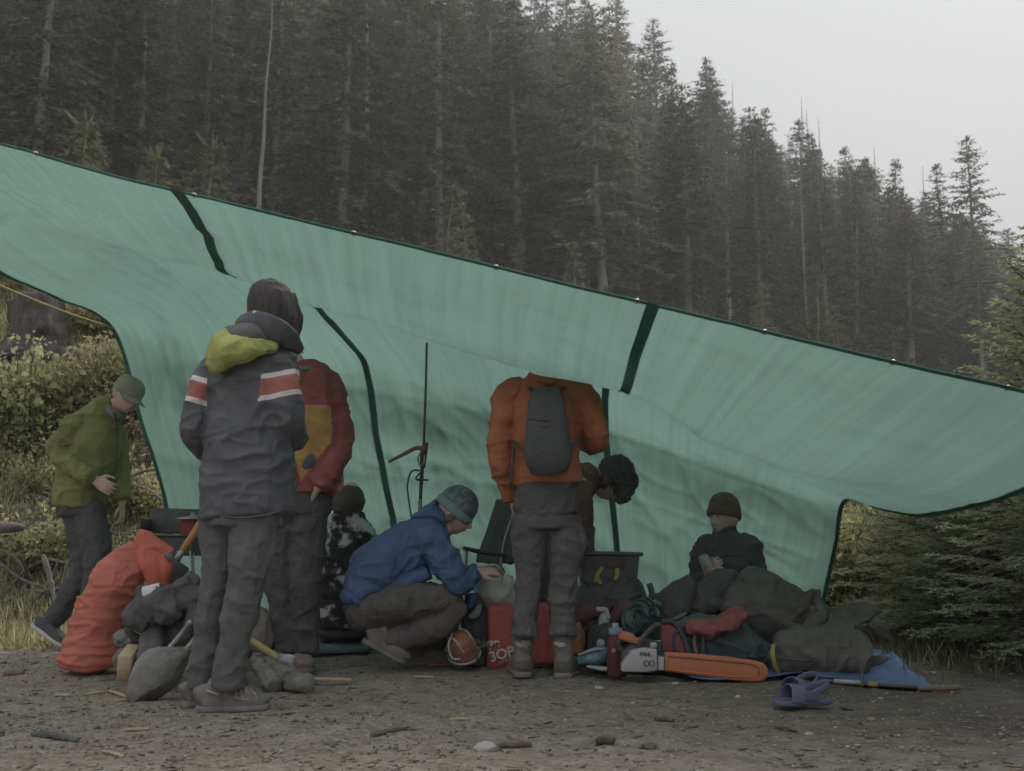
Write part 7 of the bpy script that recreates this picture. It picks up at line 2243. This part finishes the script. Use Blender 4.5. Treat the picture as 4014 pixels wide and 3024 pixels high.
# ---- shrubs
def bush(seed, h, w, n_st, n_lf, lf, up=0.6):
    r = np.random.default_rng(seed)
    stems, LV, LF, o = [], [], [], 0
    for s in range(n_st):
        a = r.random() * 6.283
        rad = w * math.sqrt(r.random())
        hh = h * r.uniform(0.55, 1.0) * (1 - 0.45 * (rad / w) ** 2)
        p0 = np.array((math.cos(a) * rad * 0.25, math.sin(a) * rad * 0.25, -0.1))
        p2 = np.array((math.cos(a) * rad, math.sin(a) * rad, hh))
        p1 = (p0 + p2) / 2 + (0, 0, hh * 0.15)
        stems.append(tube([p0, p1, p2], [0.008, 0.006, 0.003], n=4, seg=3, cap=False))
        t = r.uniform(0.25, 1.0, n_lf)[:, None]
        C = (1 - t) ** 2 * p0 + 2 * t * (1 - t) * p1 + t * t * p2 + r.normal(0, 0.07 * (0.5 + h * 0.5), (n_lf, 3))
        D = unit(r.normal(0, 1, (n_lf, 3)) + np.array((math.cos(a) * 0.5, math.sin(a) * 0.5, up * r.uniform(-0.3, 1))))
        W = unit(np.cross(D, r.normal(0, 0.5, (n_lf, 3)) + (0, 0, 1.0)))
        L = lf * r.uniform(0.6, 1.4, n_lf)
        v, q = quads(C, D, W, L, L * r.uniform(0.25, 0.4, n_lf))
        LV.append(v)
        LF.append(q + o)
        o += len(v)
    return to_mesh('stems', join(stems)), fast_mesh('foliage', np.vstack(LV), np.vstack(LF))


LEAF1 = leaf_mat('shrub_leaves', (0.28, 0.295, 0.14), (0.52, 0.52, 0.27), 0.5, tipcol=(0.60, 0.58, 0.32))
LEAF2 = leaf_mat('yellow_scrub', (0.32, 0.30, 0.15), (0.54, 0.51, 0.28), 0.5, tipcol=(0.58, 0.47, 0.28))
LEAF3 = leaf_mat('dry_grass', (0.22, 0.20, 0.12), (0.38, 0.35, 0.22), 0.4)
TWIG = M('twig_bark', (0.05, 0.04, 0.03), 0.95)
bushes = []
for sd, h, w, ns, nl, lf, mt in ((61, 0.8, 0.55, 46, 46, 0.060, LEAF1), (62, 0.55, 0.6, 46, 40, 0.055, LEAF2), (63, 1.1, 0.5, 46, 50, 0.065, LEAF1), (64, 0.4, 0.55, 40, 36, 0.05, LEAF2)):
    s_, l_ = bush(sd, h, w, ns, nl, lf)
    s_.materials.append(TWIG)
    l_.materials.append(mt)
    bushes.append((s_, l_))


def shrub(b, pos, sc, lab, grp):
    root = thing('shrub', lab, 'shrub', pos, grp)
    root.rotation_euler = (0, 0, random.random() * 6.283)
    root.scale = (sc, sc, sc * random.uniform(0.85, 1.15))
    for nm, me_ in (('stems', b[0]), ('foliage', b[1])):
        o = bpy.data.objects.new(nm, me_)
        COL.objects.link(o)
        o.parent = root
        o['kind'] = 'stuff'
    return root


random.seed(5)
n = 0
for i in range(400):
    px = random.uniform(-120, 700)
    py = random.uniform(1060, 2380)
    if px < 330 and 1150 < py < 1620:
        continue
    p = hit(px, py)
    Y = p[1]
    ok = True
    if Y < 9.0 and px < 330:
        ok = random.random() < 0.35
    if Y < 9.4:
        ok = ok and random.random() < 0.3
    if ok and n < 52:
        top = Y > 10.5
        shrub(bushes[random.choice((0, 1, 2, 3) if top else (1, 3, 0))], p, random.uniform(0.6, 1.05) * (1.0 if top else 0.75),
              'leafy green shrub in the scrub high on the left bank' if top else 'low yellowish shrub at the foot of the left bank', 'shrubs high on the left bank' if top else 'shrubs at the foot of the left bank')
        n += 1
for i in range(60):
    px = random.uniform(3230, 4300)
    Y = random.uniform(7.4, 13) if px > 3480 else random.uniform(8.4, 13)
    shrub(bushes[random.choice((0, 1, 3, 2))], on(px, Y), random.uniform(0.6, 1.0) * (0.55 if Y < 8.6 else 1), 'yellow green shrub in the scrub right of the tarp', 'shrubs right of the tarp')
for i in range(40):
    px = random.uniform(-300, 4300)
    Y = random.uniform(15, 26)
    shrub(bushes[random.choice((0, 2))], on(px, Y), random.uniform(0.9, 1.25), 'tall shrub on the crest of the bank behind the tarp', 'shrubs on the crest of the bank')

# ---- grass and low weeds, uncountable
def blades(k, area, hmin, hmax, w, mat, name, lab, seed):
    r = np.random.default_rng(seed)
    pts = area(r, k)
    zz = terrain(pts[:, 0], pts[:, 1])
    P0 = np.column_stack([pts, zz - 0.01])
    D = unit(r.normal(0, 0.45, (k, 3)) + (0, 0, 1.0))
    W = unit(np.cross(D, r.normal(0, 1, (k, 3))))
    L = r.uniform(hmin, hmax, k)
    v, q = quads(P0, D, W, L, w * r.uniform(0.6, 1.3, k))
    o = put(name, fast_mesh(name, v, q), mat, base=(0, 0, 0))
    return tag(o, lab, kind='stuff')


def area_left(r, k):
    Y = r.uniform(6.9, 14, k)
    px = r.uniform(-200, 700, k) - (Y < 7.8) * r.uniform(0, 260, k)
    return np.column_stack([(px - 2007) / FPX * Y, Y])


def area_right(r, k):
    Y = 6.0 + 6.0 * r.random(k) ** 0.8
    Y = Y + 0.9 * vnoise(np.column_stack([r.random(k) * 9, Y, Y * 0]), 4)
    px = np.where(Y < 8, r.uniform(3420, 4250, k), r.uniform(3220, 4250, k))
    return np.column_stack([(px - 2007) / FPX * Y, Y])


blades(16000, area_left, 0.04, 0.20, 0.006, LEAF2, 'grass', 'grass and weeds on the left bank', 71)
blades(5000, area_left, 0.06, 0.24, 0.004, LEAF3, 'dry_grass', 'dry straw grass on the left bank', 72)
blades(7000, area_right, 0.03, 0.15, 0.006, leaf_mat('dark_weeds', (0.10, 0.11, 0.06), (0.20, 0.205, 0.115), 0.4), 'grass', 'grass and weeds right of the tarp', 73)
blades(1500, area_right, 0.06, 0.2, 0.004, LEAF3, 'dry_grass', 'dry straw grass right of the tarp', 74)

rb_ = np.random.default_rng(77)
for i in range(34):
    a_ = hit(rb_.uniform(-60, 620), rb_.uniform(1560, 2380))
    L_ = rb_.uniform(0.2, 0.7)
    an = rb_.uniform(0, 3.14)
    b_ = a_ + np.array((math.cos(an) * L_, math.sin(an) * L_ * 0.6, 0))
    b_[2] = tz(b_[0], b_[1]) + 0.03
    a_[2] += 0.03
    r_ = rb_.uniform(0.008, 0.026)
    tag(put('dead_branch', tube([a_, (a_ + b_) / 2 + (0, 0, 0.04), b_], [r_, r_ * 0.9, r_ * 0.5], n=7, seg=4, fold=r_ * 0.2), TANG), 'grey dead branch lying on the left bank behind the olive jacket', 'branch', 'dead branches on the left bank')
for i in range(16):
    a_ = hit(rb_.uniform(-60, 640), rb_.uniform(1600, 2400))
    w_ = rb_.uniform(0.05, 0.13)
    v, f = blob((0, 0, 0), (w_, w_ * 0.8, w_ * 0.6), 3, 0.2, 1.4, 200 + i)
    tag(put('bank_stone', xf((v, f), trs(a_, (0, 0, i))), ROCK), 'grey stone half sunk in the left bank', 'stone', 'stones on the left bank')

# ---- near saplings with needles
def sapling(seed, H, rmax, per=0.085, big=1.0):
    r = np.random.default_rng(seed)
    zz = np.linspace(-0.2, H, 8)
    wob = np.cumsum(r.normal(0, 0.012, (8, 2)), axis=0)
    tr_ = tube(np.hstack([wob, zz[:, None]]), 0.020 * (1 - np.clip(zz / H, 0, 0.97)) + 0.003, n=8, seg=3)
    br, LV, LF, o = [], [], [], 0
    h = 0.12
    while h < H - 0.05:
        f = h / H
        nb = 5
        a0 = r.random() * 6.283
        for b in range(nb):
            a = a0 + b * 6.283 / nb + r.normal(0, 0.2)
            L = rmax * (1 - f) ** 0.8 * r.uniform(0.75, 1.15) + 0.06
            out = np.array((math.cos(a), math.sin(a), 0.0))
            lat = np.array((-math.sin(a), math.cos(a), 0.0))
            p = np.array((np.interp(h, zz, wob[:, 0]), np.interp(h, zz, wob[:, 1]), h))
            rise, droop = 0.22 + 0.5 * f, 0.30 * (1 - f)
            s = np.arange(0.06, L, 0.055)
            if len(s) < 2:
                continue
            C = p + np.outer(s, out) + np.outer(rise * s - droop * s * s, (0, 0, 1.0))
            br.append(tube([p, C[len(C) // 2], C[-1]], [0.008, 0.005, 0.002], n=4, seg=3, cap=False))
            for i, c in enumerate(C):
                for sg in (-1, 1):
                    l2 = 0.30 * (0.35 + 0.65 * (1 - s[i] / L)) * (0.6 + 0.4 * (1 - f)) * r.uniform(0.7, 1.2) * min(1, L / 0.5)
                    dd = nrm(out * 0.75 + lat * sg * 0.8 + np.array((0, 0, r.uniform(-0.30, 0.10))))
                    m = max(3, int(l2 / 0.013))
                    q_ = np.linspace(0.1, 1, m)[:, None] * l2
                    base = c + dd * q_ + np.array((0, 0, -0.25)) * q_ ** 2
                    for s2 in (-1, 1):
                        side = nrm(np.cross(dd, (0, 0, 1.0))) * s2
                        D = unit(dd * 0.75 + side * 0.85 + r.normal(0, 0.22, (m, 3)))
                        W = unit(np.cross(D, r.normal(0, 0.4, (m, 3)) + (0, 0, 1.0)))
                        v, q2 = quads(base, D, W, r.uniform(0.022, 0.040, m) * big, 0.0050 * big)
                        LV.append(v)
                        LF.append(q2 + o)
                        o += len(v)
        h += per * r.uniform(0.7, 1.3)
    return to_mesh('trunk', tr_), to_mesh('branches', join(br)), fast_mesh('needles', np.vstack(LV), np.vstack(LF))


SAPN = leaf_mat('sapling_needles', (0.17, 0.195, 0.12), (0.32, 0.355, 0.225), 0.45)
SAPB = leaf_mat('fresh_tip_needles', (0.30, 0.325, 0.17), (0.54, 0.56, 0.32), 0.5)
sap_protos = []
for sd, H, rm, mt in ((81, 1.9, 0.95, SAPN), (82, 1.3, 0.8, SAPN), (83, 2.4, 0.75, SAPB)):
    a, b, c = sapling(sd, H, rm, big=1.5 if sd == 83 else 1.15)
    a.materials.append(TWIG)
    b.materials.append(TWIG)
    c.materials.append(mt)
    sap_protos.append((a, b, c))


def sap(k, px, Y, sc, lab, rz=0.0, dz=0.0):
    root = thing('spruce_sapling', lab, 'sapling', on(px, Y, dz), 'spruce saplings right of the tarp')
    root.scale = (sc, sc, sc)
    root.rotation_euler = (0, 0, rz)
    for nm, me_ in zip(('trunk', 'branches', 'needles'), sap_protos[k]):
        o = bpy.data.objects.new(nm, me_)
        COL.objects.link(o)
        o.parent = root
        if nm != 'trunk':
            o['kind'] = 'stuff'
    return root


sap(0, 3735, 7.7, 1.0, 'dark spruce sapling with a visible thin trunk right of the tarp', 0.4)
sap(1, 3985, 7.0, 1.0, 'dark drooping spruce sapling cut by the right edge', 1.7)
sap(1, 3560, 8.8, 0.9, 'small spruce sapling between the grey stump and the thin trunked one', 2.9)
sap(0, 3900, 9.2, 1.0, 'spruce sapling farther back under the tarp corner', 4.1)
sap(1, 3850, 6.75, 0.95, 'low dark spruce sapling spreading over the dirt at the lower right', 3.3)
sap(0, 4120, 5.9, 0.85, 'dark spruce branches reaching in from the right edge near the ground', 5.2)
sap(2, 4150, 7.9, 1.26, 'bright tipped young spruce reaching above the tarp at the right edge', 0.9)

# ---- gravel, chips and loose pieces on the pad
def pebbles(k, rmin, rmax, seed, mat, name, lab, pale=False, elong=1.0, flat=0.6, ylo=2.8, yhi=7.5):
    r = np.random.default_rng(seed)
    bm = bmesh.new()
    bmesh.ops.create_icosphere(bm, subdivisions=1, radius=1)
    bv = np.array([v.co[:] for v in bm.verts])
    bf = np.array([[v.index for v in f.verts] for f in bm.faces])
    bm.free()
    Y = ylo * (yhi / ylo) ** r.random(k)
    px = r.uniform(-120, 4150, k)
    X = (px - 2007) / FPX * Y
    s = rmin * (rmax / rmin) ** (r.random(k) ** 2.2)
    zz = terrain(X, Y)
    a = r.random(k) * 6.283
    ca, sa = np.cos(a), np.sin(a)
    S = np.stack([s * elong * r.uniform(0.8, 1.3, k), s * r.uniform(0.6, 1.0, k), s * flat * r.uniform(0.6, 1.1, k)], 1)
    v = bv[None] * (1 + r.normal(0, 0.16, (k, len(bv), 1))) * S[:, None]
    vx = v[..., 0] * ca[:, None] - v[..., 1] * sa[:, None] + X[:, None]
    vy = v[..., 0] * sa[:, None] + v[..., 1] * ca[:, None] + Y[:, None]
    vz = v[..., 2] + (zz + S[:, 2] * 0.25)[:, None]
    Vv = np.stack([vx, vy, vz], -1).reshape(-1, 3)
    Ff = (bf[None] + (np.arange(k) * len(bv))[:, None, None]).reshape(-1, 3)
    return tag(put(name, fast_mesh(name, Vv, Ff), mat, base=(0, 0, 0)), lab, kind='stuff')


def isl_mat(name, *cols):
    m = bpy.data.materials.new(name)
    m.use_nodes = True
    t = m.node_tree
    b = t.nodes['Principled BSDF']
    b.inputs['Roughness'].default_value = 0.85
    b.inputs['Specular IOR Level'].default_value = 0.2
    g = t.nodes.new('ShaderNodeNewGeometry')
    rp = t.nodes.new('ShaderNodeValToRGB')
    while len(rp.color_ramp.elements) < len(cols):
        rp.color_ramp.elements.new(0.5)
    for e, (p_, c) in zip(rp.color_ramp.elements, cols):
        e.position = p_
        e.color = (*c, 1)
    t.links.new(g.outputs['Random Per Island'], rp.inputs[0])
    t.links.new(rp.outputs[0], b.inputs['Base Color'])
    return m


PEB = isl_mat('mixed_gravel', (0.0, (0.14, 0.122, 0.10)), (0.5, (0.24, 0.212, 0.178)), (0.9, (0.31, 0.28, 0.24)), (1.0, (0.44, 0.42, 0.385)))
CHIP = isl_mat('wood_chips', (0.0, (0.04, 0.032, 0.026)), (0.55, (0.10, 0.078, 0.055)), (0.9, (0.27, 0.20, 0.12)), (1.0, (0.40, 0.32, 0.21)))
pebbles(15000, 0.0025, 0.011, 91, PEB, 'gravel', 'loose gravel scattered over the pad')
pebbles(260, 0.008, 0.020, 92, PEB, 'stones', 'scattered small stones on the pad')
pebbles(2600, 0.0018, 0.007, 93, CHIP, 'wood_chips', 'bark chips and splinters on the pad', elong=4.5, flat=0.5)
pebbles(120, 0.004, 0.008, 94, CHIP, 'twigs', 'short twigs and bark strips on the pad', elong=6.0, flat=0.6)

for k, (px, py, w, mt, lab) in enumerate([
    (1912, 2938, 0.045, ROCKL, 'pale flat stone at the bottom edge of the picture, centre'),
    (2548, 2935, 0.034, M('brown_stone', (0.09, 0.075, 0.065), 0.9), 'blocky brown stone at the bottom right of centre'),
    (1750, 2872, 0.032, ROCK, 'flat blue grey stone left of the pale flat stone'),
    (2348, 2699, 0.024, ROCKL, 'small whitish stone in front of the red bottle'),
    (2648, 2690, 0.024, ROCKL, 'small whitish stone in front of the bar cover'),
    (2012, 2632, 0.05, ROCK, 'flat stone under the left boot of the orange jacket'),
    (1300, 2920, 0.028, M('brown_stone', (0.09, 0.075, 0.065), 0.9), 'brown stone at the bottom left of centre'),
    (3170, 2880, 0.018, ROCKL, 'tiny white stone at the lower right'),
    (1420, 2805, 0.030, ROCK, 'grey stone right of the hiking shoe'),
    (1480, 2810, 0.024, ROCK, 'smaller grey stone right of the hiking shoe')]):
    p = gnd(px, py)
    v, f = blob((0, 0, 0), (w, w * 0.75, w * 0.42), 3, 0.22, 1.4, 100 + k)
    tag(put('stone', xf((v, f), trs((p[0], p[1], tz(p[0], p[1]) + w * 0.18), (0, 0, k))), mt), lab, 'stone')


def gstick(a, b, r_, mat, lab, name='stick', seed=0):
    p, q_ = gl(*a, r_ * 0.8), gl(*b, r_ * 0.8)
    return tag(put(name, soft(name, [tube([p, (p + q_) / 2 + (0, 0, r_ * 0.3), q_], [r_, r_ * 1.05, r_ * 0.8], n=9, seg=5, fold=r_ * 0.15, ff=30)], max(0.0035, r_ * 0.35), 1, [(r_ * 0.4, (30, 30, 30), 'r')], seed), mat), lab, name.replace('_', ' '))


gstick((130, 2893), (305, 2912), 0.011, CHAR, 'charred split stick on the ground at the lower left', seed=1)
gstick((190, 2882), (312, 2900), 0.007, WGREY, 'thin grey stick lying along the charred stick, lower left', seed=2)
gstick((15, 2645), (92, 2644), 0.012, M('orange_brown_stick', (0.19, 0.11, 0.06), 0.9), 'orange brown stick end with charred tip near the dry bag', seed=3)
gstick((1455, 2885), (1595, 2858), 0.008, M('bark_brown', (0.10, 0.075, 0.05), 0.95), 'bent brown twig on the ground, left of the pale flat stone', seed=4)
gstick((1945, 2930), (2080, 2925), 0.010, M('bark_brown', (0.10, 0.075, 0.05), 0.95), 'curved brown bark strip behind the pale flat stone', seed=5)
gstick((2345, 2915), (2405, 2925), 0.014, M('dark_bark', (0.05, 0.04, 0.033), 0.95), 'dark bark lump right of the pale flat stone', 'bark_piece', seed=6)
gstick((2570, 2820), (2640, 2830), 0.009, M('dark_bark', (0.05, 0.04, 0.033), 0.95), 'dark bark strip in front of the sandals, left', 'bark_piece', seed=7)
gstick((3040, 2862), (3125, 2875), 0.008, M('dark_bark', (0.05, 0.04, 0.033), 0.95), 'dark stick in front of the purple clogs', seed=8)
gstick((3300, 2772), (3345, 2778), 0.007, M('dark_bark', (0.05, 0.04, 0.033), 0.95), 'small dark stick right of the purple clogs', seed=9)
SHAV = M('pale_shaving', (0.36, 0.27, 0.17), 0.85)
for k, (a, b, lab) in enumerate((((215, 2722), (270, 2724), 'pale wood shaving, leftmost in front of the dry bag'), ((330, 2722), (440, 2712), 'pale wood shaving left of the slanted stone'), ((430, 2712), (500, 2732), 'pale wood shaving touching the slanted stone'),
                                 ((450, 2752), (525, 2745), 'curled pale shaving in front of the slanted stone'), ((480, 2872), (585, 2868), 'long pale splinter in the left foreground'), ((400, 2945), (480, 2968), 'thin pale splinter at the lower left'),
                                 ((1760, 2820), (1840, 2818), 'pale splinter on the gravel near the centre'), ((1620, 2662), (1700, 2664), 'long pale splinter in front of the crouching person'))):
    gstick(a, b, 0.006, SHAV, lab, 'splinter', seed=20 + k)
# small weed by the helmet
wd = thing('weed', 'small weed with pale leaves growing by the red shopping bag', 'plant', at(1870, 2600, 5.6) * (1, 1, 0))
put('stem', tube([at(1862, 2605, 5.6), at(1880, 2550, 5.6), at(1905, 2500, 5.6)], [0.005, 0.004, 0.002], n=6, seg=4), TWIG, wd)
for k, (a, b) in enumerate((((1880, 2545), (1842, 2530)), ((1885, 2540), (1925, 2515)), ((1890, 2525), (1860, 2505)), ((1895, 2520), (1930, 2540)), ((1872, 2570), (1838, 2560)))):
    A_, B_ = at(*a, 5.6), at(*b, 5.57)
    v, q2 = quads(np.array([A_]), np.array([nrm(B_ - A_)]), np.array([[0.2, 0.3, 0.93]]), np.linalg.norm(B_ - A_), 0.012)
    put('leaf', (v, [tuple(int(i) for i in q2[0])]), leaf_mat('pale_weed', (0.12, 0.14, 0.08), (0.16, 0.18, 0.10)), wd)

# ---- damp air
bm = bmesh.new()
bmesh.ops.create_cube(bm, size=1)
hz = bpy.data.meshes.new('haze')
bm.to_mesh(hz)
bm.free()
hm = bpy.data.materials.new('damp_air')
hm.use_nodes = True
hm.node_tree.nodes.clear()
ho = hm.node_tree.nodes.new('ShaderNodeOutputMaterial')
hv = hm.node_tree.nodes.new('ShaderNodeVolumePrincipled')
hv.inputs['Color'].default_value = (0.93, 0.94, 0.95, 1)
hv.inputs['Density'].default_value = 0.0011
hv.inputs['Anisotropy'].default_value = 0.2
hm.node_tree.links.new(hv.outputs[0], ho.inputs['Volume'])
hz.materials.append(hm)
ho_ = bpy.data.objects.new('haze', hz)
COL.objects.link(ho_)
ho_.location = (0, 80, 70.0)
ho_.scale = (420, 300, 150)
tag(ho_, 'thin damp haze filling the valley air', kind='stuff')
